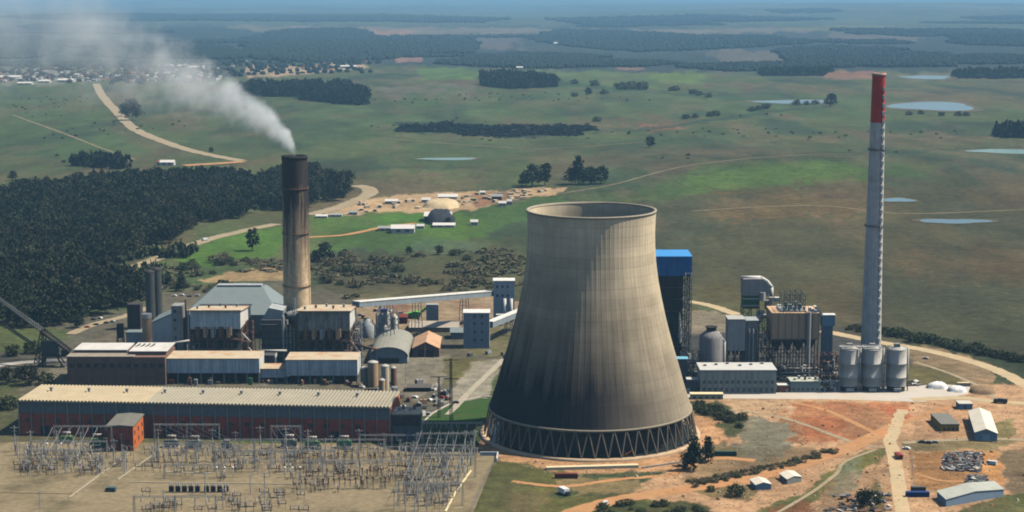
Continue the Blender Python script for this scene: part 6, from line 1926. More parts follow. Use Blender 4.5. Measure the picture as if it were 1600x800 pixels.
# small control house, orange booth, low sheds
t, w, _, z1 = boxy('control_house', 'small grey green control house between the office block and the silos', 'building', 1238, 1285, 1087, 597, 12, M('grey_green_render', S(196, 200, 184), .12, .3), None, roofm=M('grey_green_roof', S(184, 188, 172), .1, .3))
for k in range(6):
    x = -w / 2 + 2 + k * (w - 4) / 5; MB().box(x - .7, -.12, 1.2, x + .7, -.02, 2.8).build('window', glass_dark, t)
for k in range(5):
    mb = MB(); x = -w / 2 + 3 + k * 3.3; mb.cbox(x, 4 + (k % 2) * 3, z1 + .6, 1.4, 1.4, 1 + (k % 3)); mb.build('roof_unit', white_clad if k % 2 else grey_steel, t)
t, w, _, z1 = boxy('site_booth', 'small orange and white booth right of the office block', 'booth', 1218, 1236, 1087, 603, 5, M('orange_booth', S(206, 120, 84), .1, .5), None, roofm=white_clad)
MB().box(-w / 2 + .6, -.12, .8, -w / 2 + 2, -.02, 2.4).build('window', glass_dark, t); MB().box(w / 2 - 2.2, -.12, 0, w / 2 - 1, -.02, 2.3).build('door', white_clad, t)
t, w, _, z1 = boxy('low_shed', 'long low cream shed at the right foot of the cooling tower', 'shed', 1081, 1132, flat(1100, 624).y, 617, 5, M('cream_wall', S(226, 206, 166), .1, .3), None, roofm=M('cream_roof', S(232, 214, 172), .08, .3))
for k in range(5): MB().box(-w / 2 + 1.5 + k * 3.9, -.1, .6, -w / 2 + 3.2 + k * 3.9, -.02, 1.8).build('window', glass_dark, t)
t, w, _, z1 = boxy('blue_cabin', 'small blue roofed cabin below the blue topped boiler', 'cabin', 1056, 1076, 1100, 562, 7, M('dark_grey_render'), None, roofm=M('cyan_roof', S(120, 180, 200), .08, .3))
t, w, _, z1 = boxy('white_cabin', 'small white box cabin left of the office block', 'cabin', 1075, 1092, 1086, 594, 6, M('dark_grey_render'), None, roofm=roof_white)
MB().box(-w / 2 - .02, -.1, .5, -w / 2 + 2, -.02, 3).build('door', white_clad, t)
# three pale silos
silo_m = M('silo_steel', S(216, 210, 198), .08, .25, .6, streak=.14, dirt=S(140, 138, 134), dirt_amt=.4)
for i, (u, hw, lab) in enumerate(((1327, 15.5, 'left one of the three big pale silos, beside the pipe rack'), (1362.5, 16, 'middle one of the three big pale silos, right before the red topped chimney'), (1401, 16, 'rightmost of the three big pale silos with a bright sunlit side'))):
    Ys = 1093.0
    p = at(u, 560, Ys); p.z = 0; h = Zat(545, Ys); r = hw * Ys / CF
    t = T('ash_silo', lab, 'silo', p, 0, 'three big pale silos')
    mb = MB(); mb.lathe([(r, 3.4), (r, h * .33), (r + .1, h * .33 + .1), (r + .1, h * .33 + .4), (r, h * .33 + .5), (r, h * .66), (r + .1, h * .66 + .1), (r + .1, h * .66 + .4), (r, h * .66 + .5), (r, h)], n=36); mb.build('shell', silo_m, t)
    mb = MB(); mb.lathe([(r * .9, 0), (r * .9, 3.38)], n=30); mb.build('skirt', black_steel, t)
    mb = MB(); mb.lathe([(r + .1, h + .01), (r + .1, h + .25), (r * .3, h + 1.2)], n=36); lid_ = mb.build('lid', pipe_pale, t)
    mb = MB(); mb.cbox(0, 0, h + 1.1, 3.4, 3, 2.4); mb.build('head_unit', grey_steel, lid_)
    mb = MB()
    for k in range(22):
        a = 6.283 * k / 22; mb.beam((r * math.cos(a), r * math.sin(a), h + .2), (r * math.cos(a), r * math.sin(a), h + 1.5), .12)
    mb.lathe([(r - .06, h + 1.4), (r + .06, h + 1.4), (r + .06, h + 1.52), (r - .06, h + 1.52)], n=36, cap0=False, cap1=False); mb.build('railing', white_steel, t)
    mb = MB(); mb.box(-2.6, -r - .6, .8, 2.2, -r * .91, 2.6); mb.build('loading_bay_panel', white_clad, t)
    mb = MB(); mb.tube((r + .6, -2, 0), (r + .6, -2, h + 1), .35, 8); mb.build('fill_pipe', white_steel, t)
Ys = 1090.0; pc, w = edgeY(1312, 1378, Ys)
t = T('silo_bridge', 'white walkway bridge joining the tops of the left and middle silos', 'walkway', (pc.x, pc.y - 2, 0)); zz = Zat(541, Ys)
mb = MB(); mb.box(-w / 2, 0, zz, w / 2, 1.6, zz + .3); mb.build('deck', white_steel, t)
mb = MB()
for k in range(16): mb.beam((-w / 2 + k * w / 15, .05, zz + .3), (-w / 2 + k * w / 15, .05, zz + 1.5), .12)
mb.beam((-w / 2, .05, zz + 1.5), (w / 2, .05, zz + 1.5), .14); mb.build('railing', white_steel, t)
mb = MB()
for x in (-w / 2 + 1, w / 2 - 1): mb.beam((x, .8, 0), (x, .8, zz - .01), .5)
mb.build('posts', grey_steel, t)
for u, lab in ((1344.5, 'thin white service column between the left and middle silos'), (1381, 'thin white service column between the middle and rightmost silos')):
    p = at(u, 560, 1094); p.z = 0; h = Zat(548, 1094)
    t = T('service_column', lab, 'service column', p)
    mb = MB(); mb.lattice((0, 0, 0), (0, 0, h), 1.5, 14, .22); mb.build('lattice', white_steel, t)
    for k in range(6):
        mb = MB(); mb.cbox(0, -.9, 1 + k * h / 6.4, 1.5, 1, 1.3); mb.build('box_unit', (white_clad, rust_steel, pipe_pale)[k % 3], t)
# ---------------------------------------------------------------- sheds, cabins, vehicles
def vehicle(kind, label, u, v, rz, paint, group=None, gz=None):
    p = G(u, v) if v < 385 else flat(u, v)
    nm = {'car': 'parked_car', 'van': 'van', 'truck': 'truck'}[kind]
    t = T(nm, label, kind, p, rz, group)
    L_, Wd = {'car': (4.3, 1.8), 'van': (5.4, 2.1), 'truck': (8.4, 2.5)}[kind]
    if kind == 'car':
        MB().prismx([(-L_ / 2, .35), (L_ / 2, .35), (L_ / 2, .85), (L_ * .3, .95), (L_ * .16, 1.42), (-L_ * .28, 1.45), (-L_ * .46, .95), (-L_ / 2, .85)], -Wd / 2, Wd / 2).build('body', paint, t)
        MB().prismx([(L_ * .28, .98), (L_ * .15, 1.36), (-L_ * .27, 1.38), (-L_ * .42, .98)], -Wd / 2 - .02, Wd / 2 + .02).build('windows', glass_dark, t)
    elif kind == 'van':
        MB().prismx([(-L_ / 2, .4), (L_ / 2, .4), (L_ / 2, 1.2), (L_ * .36, 2.2), (-L_ / 2, 2.3)], -Wd / 2, Wd / 2).build('body', paint, t)
        MB().prismx([(L_ * .47, 1.25), (L_ * .36, 2.1), (L_ * .1, 2.1), (L_ * .1, 1.25)], -Wd / 2 - .02, Wd / 2 + .02).build('windows', glass_dark, t)
    else:
        MB().prismx([(L_ * .22, .5), (L_ / 2, .5), (L_ / 2, 1.6), (L_ * .46, 2.6), (L_ * .22, 2.6)], -Wd / 2, Wd / 2).build('cab', paint, t)
        MB().prismx([(L_ * .502, 1.6), (L_ * .465, 2.45), (L_ * .3, 2.45), (L_ * .3, 1.6)], -Wd / 2 - .02, Wd / 2 + .02).build('windows', glass_dark, t)
        MB().box(-Wd / 2, -L_ / 2, .9, Wd / 2, L_ * .2, 2.9).build('cargo_box', paint, t)
        MB().box(-.5, -L_ / 2 + .2, .5, .5, L_ * .45, .88).build('chassis', dark_steel, t)
    for sx in (-1, 1):
        for y in (-L_ * .31, L_ * .31):
            r = .33 if kind != 'truck' else .48
            MB().tube((sx * Wd * .36, y, r), (sx * Wd * .51, y, r), r, 12).build('wheel', M('tyre_rubber', S(30, 30, 30), .1, 2), t)
    return t
white_paint = M('white_vehicle_paint', S(228, 228, 226), .05, .5, .35)
red_paint = M('red_vehicle_paint', S(150, 46, 36), .1, .5, .4)
blue_paint = M('blue_vehicle_paint', S(40, 76, 124), .1, .5, .4)
dark_paint = M('dark_vehicle_paint', S(52, 56, 62), .1, .5, .4)
silver_paint = M('silver_vehicle_paint', S(160, 164, 166), .06, .5, .35)
vehicle('van', 'white van on the orange track at the bottom below the tower', 946, 790, R(-12), white_paint)
vehicle('truck', 'red truck driving on the tan road', 1404, 716, R(4), red_paint)
vehicle('truck', 'white truck on the pale road left of the sooty chimney', 321, 376, R(-35), white_paint)
vehicle('van', 'blue van parked in the gravel switchyard', 173, 768, R(80), M('teal_vehicle_paint', S(60, 92, 100), .1, .5, .4))
vehicle('truck', 'dark lorry on the dirt road at the far right', 1563, 630, R(70), dark_paint)
vehicle('van', 'small white van beside the scrap heap', 1549, 726, R(60), white_paint)
vehicle('car', 'silver car parked beside the low wall under the red topped works', 1446, 561, R(60), silver_paint)
for i, (u, v, rz, pt) in enumerate(((146, 500, 70, dark_paint), (156, 498, 70, white_paint), (166, 505, 60, dark_paint), (176, 503, 60, silver_paint), (150, 508, 75, dark_paint), (136, 512, 70, red_paint))):
    vehicle('car', 'car parked in the small lot beside the plantation edge', u, v, R(rz), pt, 'cars in the lot beside the plantation')
for i, (u, v, rz, pt) in enumerate(((272, 463, 80, white_paint), (284, 462, 80, white_paint), (296, 464, 80, dark_paint), (308, 463, 85, silver_paint))):
    vehicle('car', 'car parked between the twin silos and the grey hall', u, v, R(rz), pt, 'cars between the twin silos and the grey hall')
for i, (u, v, rz, pt) in enumerate(((1440, 692, 80, dark_paint), (1450, 693, 80, dark_paint), (1460, 692, 80, silver_paint), (1416, 702, 60, white_paint))):
    vehicle('car', 'car parked on the verge above the scrap yard', u, v, R(rz), pt, 'cars on the verge above the scrap yard')
for i, (u, v, rz, pt) in enumerate(((642, 640, 20, dark_paint), (654, 632, 40, silver_paint), (664, 638, 10, dark_paint), (672, 626, 30, white_paint), (682, 634, 50, dark_paint), (690, 622, 60, red_paint), (668, 648, 80, silver_paint), (700, 612, 20, dark_paint), (648, 622, 60, white_paint), (712, 630, 70, dark_paint))):
    vehicle('car', 'car or cart left in the cluttered yard left of the lawn', u, v, R(rz), pt, 'cars in the cluttered yard by the lawn')
# warehouse, sheds, containers at the right
def gable(name, label, cat, px, depth_px, he, hr, wallm, roofm, flip=False, doorm=None, nwin=0, winm=None):
    """gabled building from its near edge (two pixels) and how far its far end sits (pixel of the far left corner)"""
    a = flat(*px[0]); b_ = flat(*px[1]); c = flat(*depth_px)
    d = b_ - a; w = d.length; rz = math.atan2(d.y, d.x); n = Vector((-d.y, d.x, 0)).normalized(); D = (c - a).dot(n)
    t = T(name, label, cat, (a + b_) / 2, rz)
    sh = (c - a).dot(d.normalized())
    mb = MB(); o = 0
    def pt(x, f, z): return (x + sh * f, D * f, z)
    W2 = w / 2
    mb.add([pt(-W2, 0, 0), pt(W2, 0, 0), pt(W2, 0, he), pt(0, 0, hr - .1), pt(-W2, 0, he), pt(-W2, 1, 0), pt(W2, 1, 0), pt(W2, 1, he), pt(0, 1, hr - .1), pt(-W2, 1, he)],
           [(0, 1, 2, 3, 4), (9, 8, 7, 6, 5), (1, 6, 7, 2), (0, 4, 9, 5), (2, 7, 8, 3), (4, 3, 8, 9)])
    mb.build('wall', wallm, t)
    mb = MB(); e = .4; sl = (hr - he) / W2
    A0 = [(-W2 - e, he - e * sl + .08), (0, hr + .02), (W2 + e, he - e * sl + .08)]
    vs = []
    for f in (-.02, 1.02):
        for x, z in A0: vs.append(pt(x, f, z))
        for x, z in A0: vs.append(pt(x, f, z + .3))
    mb.add(vs, [(3, 4, 10, 9), (4, 5, 11, 10), (1, 0, 6, 7), (2, 1, 7, 8), (0, 1, 4, 3), (1, 2, 5, 4), (6, 9, 10, 7), (7, 10, 11, 8), (0, 3, 9, 6), (2, 8, 11, 5)])
    mb.build('roof', roofm, t)
    if doorm: MB().box(-w * .16, -.1, 0, w * .16, -.02, he * .8).build('door', doorm, t)
    for k in range(nwin):
        f = (k + .5) / nwin
        x = -W2 - .08 + sh * f
        mb = MB(); mb.box(x - .06, D * f - 1, he * .35, x + .04, D * f + 1, he * .8); mb.build('window', winm or glass_dark, t)
    return t
roof_cream = M('cream_sheet_roof', S(220, 214, 196), .08, .2, dirt=S(186, 176, 156))
gable('warehouse', 'long white roofed warehouse with a blue end wall in the earthworks', 'warehouse', [(1523, 688), (1558, 690)], (1513, 655), 4.6, 7.0, M('blue_grey_wall', S(140, 160, 176), .1, .3), roof_cream, doorm=M('pale_blue_door', S(170, 186, 196), .06, .5), nwin=9)
t, w, _, z1 = boxy('flat_shed', 'grey flat roofed shed with a yellow front beside the long warehouse', 'shed', 1477, 1505, flat(1490, 674).y, 664, 26, M('yellow_wall', S(196, 152, 62), .14, .5), None, roofm=M('grey_flat_roof', S(120, 120, 112), .12, .3))
for k in range(4): MB().box(-w / 2 + 1 + k * 2.5, -.1, .3, -w / 2 + 2.6 + k * 2.5, -.02, 2.2).build('door', brown_steel, t)
t, w, _, z1 = boxy('blue_hut', 'small blue grey hut above the long warehouse', 'hut', 1504, 1525, flat(1512, 640).y, 632, 8, M('blue_grey_wall'), None, roofm=M('pale_hut_roof', S(200, 196, 184), .08, .4))
MB().box(-1, -.1, 0, .2, -.02, 2).build('door', dark_steel, t)
gable('long_shed', 'long low grey roofed shed at the bottom right below the scrap yard', 'shed', [(1478, 792), (1568, 776)], (1464, 779), 3.6, 5.2, M('blue_grey_wall'), M('grey_green_sheet', S(176, 180, 168), .1, .2, dirt=S(140, 140, 126)), nwin=0)
gable('white_cabin', 'pale roofed cabin nearer the hedge, left of two on the orange track', 'cabin', [(1181, 766), (1205, 765)], (1172, 757), 2.6, 3.8, M('blue_grey_wall'), roof_cream, nwin=2)
gable('white_cabin', 'pale roofed cabin right of the other one beside the orange track', 'cabin', [(1230, 757), (1252, 753)], (1218, 748), 2.6, 3.7, M('grey_wall', S(150, 150, 142), .1, .4), roof_cream, nwin=2)
def container(label, u0, u1, v, mat, h=2.6, name='shipping_container', D=2.5, rz=0.0):
    Y = flat(800, v).y; pc, w = edgeY(u0, u1, Y)
    t = T(name, label, 'container', pc, rz)
    n = max(8, int(w * 2)); pr = []
    for k in range(n):
        x = -w / 2 + w * k / n; pr += [(x, -.04 * (k % 2)), (x + w / n * .98, -.04 * (k % 2))]
    mb = MB()
    vs = [(x, y, 0.02) for x, y in pr] + [(w / 2, D, .02), (-w / 2, D, .02)]; m_ = len(vs)
    vs += [(x, y, h) for x, y, z in vs]
    mb.add(vs, [tuple(range(m_))[::-1], tuple(range(m_, 2 * m_))] + [(k, (k + 1) % m_, m_ + (k + 1) % m_, m_ + k) for k in range(m_)])
    mb.build('body', mat, t)
    mb = MB(); 
    for x in (-w / 2, w / 2):
        for y in (-.06, D): mb.beam((x, y, 0), (x, y, h + .05), .16)
    mb.build('corner_post', dark_steel, t)
    MB().box(w / 2 + .02, .15, .1, w / 2 + .1, D - .15, h - .1).build('door', mat, t)
    return t
container('maroon container below the cooling tower on the earth bank', 868, 904, 748, M('maroon_container', S(112, 58, 46), .14, .4))
container('dark green container beside the two pines', 1121, 1155, 713, M('dark_green_container', S(54, 80, 68), .14, .4))
container('blue container at the near end of the scrap yard', 1426, 1462, 777, M('blue_container', S(36, 66, 120), .12, .4))
container('dark container with clutter on top behind the blue one', 1434, 1456, 769, dark_steel)
container('cream container behind the grey pile at the far right road', 1500, 1520, 604, M('cream_wall'), 2.4)
slab('low_wall', 'long cream low wall in front of the cooling tower legs', 'wall', [(853, 734), (997, 730)], 3.2, 1.6, M('cream_wall', S(226, 206, 166), .1, .3))
slab('low_wall', 'thin dark kerb wall before the cooling tower on the right', 'wall', [(1004, 732), (1072, 722)], .8, .9, concrete_grey)
t = T('white_trailer', 'tilted white trailer box on the grass below the maroon container', 'trailer', flat(881, 772), R(30))
MB().box(-1.6, -3, .8, 1.6, 3, 3.4).build('body', white_paint, t)
mb = MB(); mb.box(-1.0, -4.6, .6, 1.0, -3.02, 2.2); mb.build('cab', dark_paint, t)
for sx in (-1, 1):
    for y in (-3.6, 1.6): MB().tube((sx * 1.3, y, .5), (sx * 1.65, y, .5), .5, 12).build('wheel', M('tyre_rubber'), t)
for k in range(84):      # drums, skids and stacked plant gear left about the yards
    zone = q_ = rnd.random()
    if zone < .4: u, v = rnd.uniform(612, 700), rnd.uniform(598, 652)
    elif zone < .7: u, v = rnd.uniform(560, 640), rnd.uniform(478, 512)
    elif zone < .85: u, v = rnd.uniform(700, 790), rnd.uniform(500, 560)
    else: u, v = rnd.uniform(560, 612), rnd.uniform(585, 612)
    if k >= 64: u, v = rnd.uniform(1070, 1310), rnd.uniform(602, 611)
    p = flat(u, v); c_ = k % 5
    mt = (white_clad, rust_steel, grey_steel, tan_conc, dark_steel)[c_]
    lab = ('white painted equipment crate left in the plant yards', 'rusty equipment crate left in the plant yards', 'bare steel equipment crate left in the plant yards', 'tan equipment crate left in the plant yards', 'dark equipment crate left in the plant yards')[c_]
    t = T('equipment_crate', lab, 'crate', p, rnd.uniform(0, 3), lab.replace('crate', 'crates'))
    w_, d_, h_ = rnd.uniform(1.5, 5), rnd.uniform(1.2, 3), rnd.uniform(1, 3.2)
    MB().cbox(0, 0, .3, w_, d_, h_).build('body', mt, t)
    mb = MB()
    for x in (-.35, .35): mb.box(x * w_ - .12, -d_ / 2 - .1, 0, x * w_ + .12, d_ / 2 + .1, .29)
    mb.build('skid', dark_steel, t)
    mb = MB(); mb.cyl(0, 0, h_ + .3, min(w_, d_) * .25, rnd.uniform(.3, 1.2), 10); mb.build('hatch', (grey_steel, white_clad)[k % 2], t)
# small orange digger by the legs
p = flat(976, 714)
t = T('orange_digger', 'small orange digger standing before the cooling tower legs', 'digger', p)
od = M('orange_machine_paint', S(226, 128, 40), .1, .5)
MB().box(-2, -1, 1.0, 1.4, 1, 2.0).build('body', od, t); MB().box(-.6, -.8, 2.01, .9, .8, 3.2).build('cab', glass_dark, t)
mb = MB(); mb.beam((1.4, 0, 1.8), (4.2, 0, 3.6), .4); mb.beam((4.2, 0, 3.6), (5.6, 0, 1.4), .35); mb.cbox(5.6, 0, .5, .9, 1.2, .9); mb.build('arm', od, t)
for y in (-1.15, 1.15): MB().prism([(-2, .2), (1.6, .2), (2, .6), (1.6, .98), (-2, .98), (-2.4, .6)], y - .3, y + .3).build('track', dark_steel, t)
# white covered stockpiles
def mound(name, label, cat, u, v, wpx, D, h, mat, seed, z=0.0, parts=None, kind=None):
    p = G(u, v); w = wpx * p.y / CF; g = np.random.default_rng(seed)
    n = 22; vs = []; mb = MB()
    for j in range(n + 1):
        for i in range(n + 1):
            a = i / n * 2 - 1; b_ = j / n * 2 - 1
            r = math.hypot(a, b_) if True else 0
            f = max(0.0, 1 - (abs(a) ** 2.6 + abs(b_) ** 2.6))
            vs.append((a * w / 2, b_ * D / 2, h * f ** .55 * (.8 + .35 * float(fbm(np.array([a * 2.5 + seed]), np.array([b_ * 2.5]), seed, 3)[0])) - .05))
    fs = [(j * (n + 1) + i, j * (n + 1) + i + 1, (j + 1) * (n + 1) + i + 1, (j + 1) * (n + 1) + i) for j in range(n) for i in range(n)]
    mb.add(vs, fs, True)
    o = mb.build(name, mat); o.location = p
    return tag(o, label, cat, None, kind)
tarp = M('white_tarpaulin', S(232, 232, 228), .06, .3, .5)
mound('covered_pile', 'long white tarpaulin covered pile right of the silos', 'covered pile', 1464, 606, 34, 9, 4.0, tarp, 3)
mound('covered_pile', 'second white covered pile right of the longer one', 'covered pile', 1495, 611, 30, 9, 3.6, tarp, 5)
mound('earth_mound', 'brown earth mound beside the white covered piles', 'mound', 1535, 613, 40, 14, 4.0, M('mound_earth', S(140, 116, 88), .2, .3), 7)
mound('coal_heap', 'black coal heap below the pale ring of the middle works', 'coal heap', 688, 345, 46, 74, 13, M('coal', S(40, 44, 52), .3, .3), 9)
mound('earth_ring', 'pale curved earth bank on top of the black heap', 'mound', 690, 322, 56, 60, 9, M('pale_bank', S(196, 176, 138), .2, .1), 11)
# scrap heaps
def scrap(label, px, n, seed):
    q = random.Random(seed); P = [flat(u, v) for u, v in px]; mb = MB()
    for k in range(n):
        a, b_ = q.random(), q.random()
        c = P[0].lerp(P[1], a).lerp(P[3].lerp(P[2], a), b_)
        h = q.uniform(.1, 2.6) * (1 - abs(2 * a - 1) ** 3) * (1 - abs(2 * b_ - 1) ** 3)
        mb.cur = q.choice((0, 0, 1, 1, 1, 2, 3, 3))
        rx = Matrix.Rotation(q.uniform(0, 6.28), 3, 'Z') @ Matrix.Rotation(q.uniform(-.7, .7), 3, 'X')
        s = (q.uniform(.4, 2.2), q.uniform(.3, 1.2), q.uniform(.12, .7))
        vs = [c + Vector((0, 0, h + .3)) + rx @ Vector((sx * s[0], sy * s[1], sz * s[2])) for sx in (-1, 1) for sy in (-1, 1) for sz in (-1, 1)]
        mb.add(vs, [(0, 1, 3, 2), (4, 6, 7, 5), (0, 4, 5, 1), (2, 3, 7, 6), (0, 2, 6, 4), (1, 5, 7, 3)])
    o = mb.build('scrap_heap', [M('scrap_grey', S(120, 120, 118), .3, .8, .6), dark_steel, M('scrap_pale', S(190, 186, 178), .2, .8), rust_steel])
    tag(o, label, 'scrap heap', None, 'stuff')
def rubble(label, px, n, seed, mats):
    q = random.Random(seed); mb = MB(); c_ = 0
    while c_ < n:
        u = q.uniform(min(p[0] for p in px), max(p[0] for p in px)); v = q.uniform(min(p[1] for p in px), max(p[1] for p in px))
        if pip_dist(np.array([u]), np.array([v]), px)[0] < 0: continue
        c_ += 1; p = flat(u, v); s = q.uniform(.15, .55) * (2.2 if q.random() < .06 else 1); mb.cur = q.randrange(len(mats))
        a = q.uniform(0, 6.28); ring = [(s * q.uniform(.6, 1.2) * math.cos(a + k * 1.257), s * q.uniform(.6, 1.2) * math.sin(a + k * 1.257)) for k in range(5)]
        mb.add([(p.x + x, p.y + y, 0) for x, y in ring] + [(p.x + x * .6, p.y + y * .6, s * .8) for x, y in ring], [(k, (k + 1) % 5, 5 + (k + 1) % 5, 5 + k) for k in range(5)] + [(5, 6, 7, 8, 9)])
    o = mb.build('rubble', mats); tag(o, label, 'rubble', None, 'stuff')
rubble('loose stones and spoil scattered over the bare earthworks', [(1090,640),(1230,628),(1420,628),(1600,636),(1600,800),(1180,800),(1000,765),(1090,720)], 1500, 12, [M('spoil_pale', S(206, 186, 158, .8), .2, 1), M('spoil_brown', S(140, 104, 76, .8), .2, 1), M('spoil_orange', S(196, 136, 90, .8), .2, 1)])
rubble('loose stones along the foot of the cooling tower basin', [(780,716),(900,726),(1040,728),(1090,700),(1130,690),(1070,744),(880,748)], 260, 14, [M('spoil_pale'), M('spoil_brown')])
scrap('larger grey heap of scrap metal in the fenced yard', [(1472, 735), (1530, 738), (1536, 707), (1478, 710)], 420, 3)
scrap('smaller dark heap of scrap metal near the long low shed', [(1510, 764), (1545, 764), (1540, 745), (1514, 745)], 160, 4)
scrap('scrap strip along the yard edge above the long low shed', [(1500, 770), (1560, 770), (1558, 764), (1504, 764)], 70, 6)
scrap('litter of stone and scrap in the muddy ditch', [(1280, 800), (1390, 800), (1390, 770), (1300, 775)], 60, 8)
scrap('spread of scrap around the silo feet', [(1420, 603), (1436, 603), (1436, 598), (1422, 598)], 20, 10)

# ---------------------------------------------------------------- buildings of the middle works and the distant town
HOUSE = {}
def house(kind, u, v, wpx, hpx, label, wallm, roofm, group=None, dpx=None, rz=0.0, name='house', cat='house'):
    p = G(u, v); s = p.y / CF; w = wpx * s; h = hpx * s; D = w * .7 if dpx is None else dpx
    key = (kind, wallm.name, roofm.name)
    if key not in HOUSE:
        t = T(name, label, cat, p, rz, group)
        MB().prismx([(-.5, 0), (.5, 0), (.5, .62), (0, .98), (-.5, .62)], -.5, .5).build('wall', wallm, t)
        MB().prismx([(-.56, .58), (0, .985), (.56, .58), (.56, .64), (0, 1.04), (-.56, .64)], -.53, .53).build('roof', roofm, t)
        for x in (-.28, .1): MB().box(x, -.506, .2, x + .18, -.498, .48).build('window', glass_dark, t)
        HOUSE[key] = t
    else:
        t = copy_tree(HOUSE[key]); t.name = name
    t.location = p; t.rotation_euler = (0, 0, rz); t.scale = (w, D, h); t['label'] = label; t['category'] = cat
    if group: t['group'] = group
    elif 'group' in t.keys(): del t['group']
    return t
hw1 = M('house_white', S(204, 200, 190), .06, .3); hw2 = M('house_cream', S(206, 194, 168), .08, .3); hr1 = M('house_roof_pale', S(206, 204, 196), .08, .3); hr2 = M('house_roof_red', S(150, 92, 72), .1, .3); hr3 = M('house_roof_grey', S(150, 152, 150), .1, .3)
for u, v, wp, hp, wl, rf, lab in ((630, 363, 36, 12, hw1, roof_white, 'bright white roofed building of the middle works on the lawn'), (602, 360, 22, 7, hw2, hr3, 'grey roofed shed left of the bright white building'),
                                  (657, 357, 12, 7, hw1, hr1, 'small pale shed right of the bright white building'), (694, 354, 34, 6, hw1, roof_white, 'low white shed at the foot of the black heap'),
                                  (741, 352, 12, 9, hw1, hr1, 'small pale cabin alone on the green slope'), (785, 322, 12, 8, hw1, hr1, 'pale shed left of two near the dirt yard end'),
                                  (796, 320, 8, 9, hw2, hr1, 'narrow shed right of the pale one at the dirt yard end'), (612, 318, 20, 7, hw2, hr1, 'tan shed at the left end of the dirt yard'),
                                  (754, 304, 9, 6, hw1, roof_white, 'tiny white hut behind the dirt yard'), (666, 316, 14, 7, hw2, hr1, 'pale shed left of the curved earth bank'),
                                  (700, 312, 30, 9, hw2, hr1, 'long pale building behind the curved earth bank'), (525, 338, 20, 5, hw1, hr3, 'low grey building right of the chimney by the road'),
                                  (503, 340, 18, 5, hw1, hr1, 'low pale building touching the chimney outline by the road'), (552, 335, 14, 6, hw1, hr3, 'dark sided building where the road bends'),
                                  (776, 312, 16, 9, maroon, hr3, 'dark red building among the sheds at the dirt yard end'), (262, 258, 22, 8, hw1, hr1, 'white building beside the low end of the winding road'),
                                  (250, 257, 8, 7, hw2, hr2, 'tiny house left of the white one at the road end')):
    house('works', u, v, wp, hp, lab, wl, rf, name='works_building', cat='building', dpx=None)
shed('open_barn', 'dark fronted open barn beside the black heap', 664, 706, 347, 338, 334, 30, M('coal', S(40, 44, 52), .3, .3), hr1, 'barn', axis='x', Y=G(686, 347).y)
for k in range(70):      # pallets and bricks stacked in the dirt yard
    u = rnd.uniform(560, 860); v = 328 - (u - 560) * .085 + rnd.uniform(-9, 7)
    p = G(u, v); s = p.y / CF
    if k == 0:
        pl0 = T('brick_stack', 'pale stack of bricks standing in the long dirt yard', 'brick stack', p, 0, 'brick stacks in the dirt yard')
        MB().box(-.5, -.5, .1, .5, .5, 1).build('bricks', M('pale_bricks', S(206, 184, 152), .15, .5), pl0); MB().box(-.55, -.55, 0, .55, .55, .1).build('pallet', brown_steel, pl0); pl0.scale = (4, 4, 2.6)
    else: dup(pl0, p, rnd.uniform(0, 3), None, (rnd.uniform(2, 7), rnd.uniform(3, 8), rnd.uniform(1.5, 3.4)))
# town
q = random.Random(21)
def in_town(): 
    if q.random() < .95: return q.uniform(0, 345), 130 - abs(q.gauss(0, 9)) - 2
    return q.uniform(345, 575), q.uniform(97, 115)
kinds = ((hw1, hr1), (hw1, hr2), (hw2, hr2), (hw2, hr1), (hw1, hr3))
for k in range(170):
    u, v = in_town()
    wl, rf = kinds[q.randrange(5)]
    house('town', u, max(98, v), q.uniform(3.5, 7.5), q.uniform(2.2, 3.6), 'small pale house in the distant town behind the smoke', wl, rf, 'houses of the distant town', rz=q.uniform(-.5, .5))
for u, v, wp, hp, lab in ((16, 123, 34, 5, 'largest long white shed at the left edge of the town'), (40, 132, 22, 4, 'long white shed right of and below the largest one'), (104, 128, 24, 5, 'white shed group at the end of the winding road'), (70, 129, 18, 4, 'yellowish shed between the white town sheds'),
                          (275, 105, 26, 4, 'white shed half hidden by the smoke'), (308, 107, 22, 4, 'pale shed right of the smoke hidden one'), (545, 106, 24, 4, 'long pale shed at the right end of the town road'), (812, 108, 10, 4, 'white farmhouse beside the bright green strip'), (868, 71, 6, 5, 'lone white tank on the far ridge')):
    house('shed', u, v, wp, hp, lab, hw1, roof_white, name='town_shed', cat='shed')
# trees of the town as one mass
X, Y = scatter([(0,130),(0,100),(120,98),(350,96),(580,96),(580,114),(380,118),(340,132)], (26, 60), 61)
g = np.random.default_rng(8); parts = []
for i in range(len(X)):
    if g.random() < .45: continue
    t_ = t_blob[g.integers(8)]
    parts.append(np.stack([t_[..., 0] * 9 + X[i], t_[..., 1] * 13 + Y[i], t_[..., 2] * g.uniform(6, 13) + float(terr(X[i], Y[i]))], -1))
o = quads_obj('town_trees', np.concatenate(parts), leaf_far); tag(o, 'dark trees growing between the houses of the distant town', 'trees', None, 'stuff')
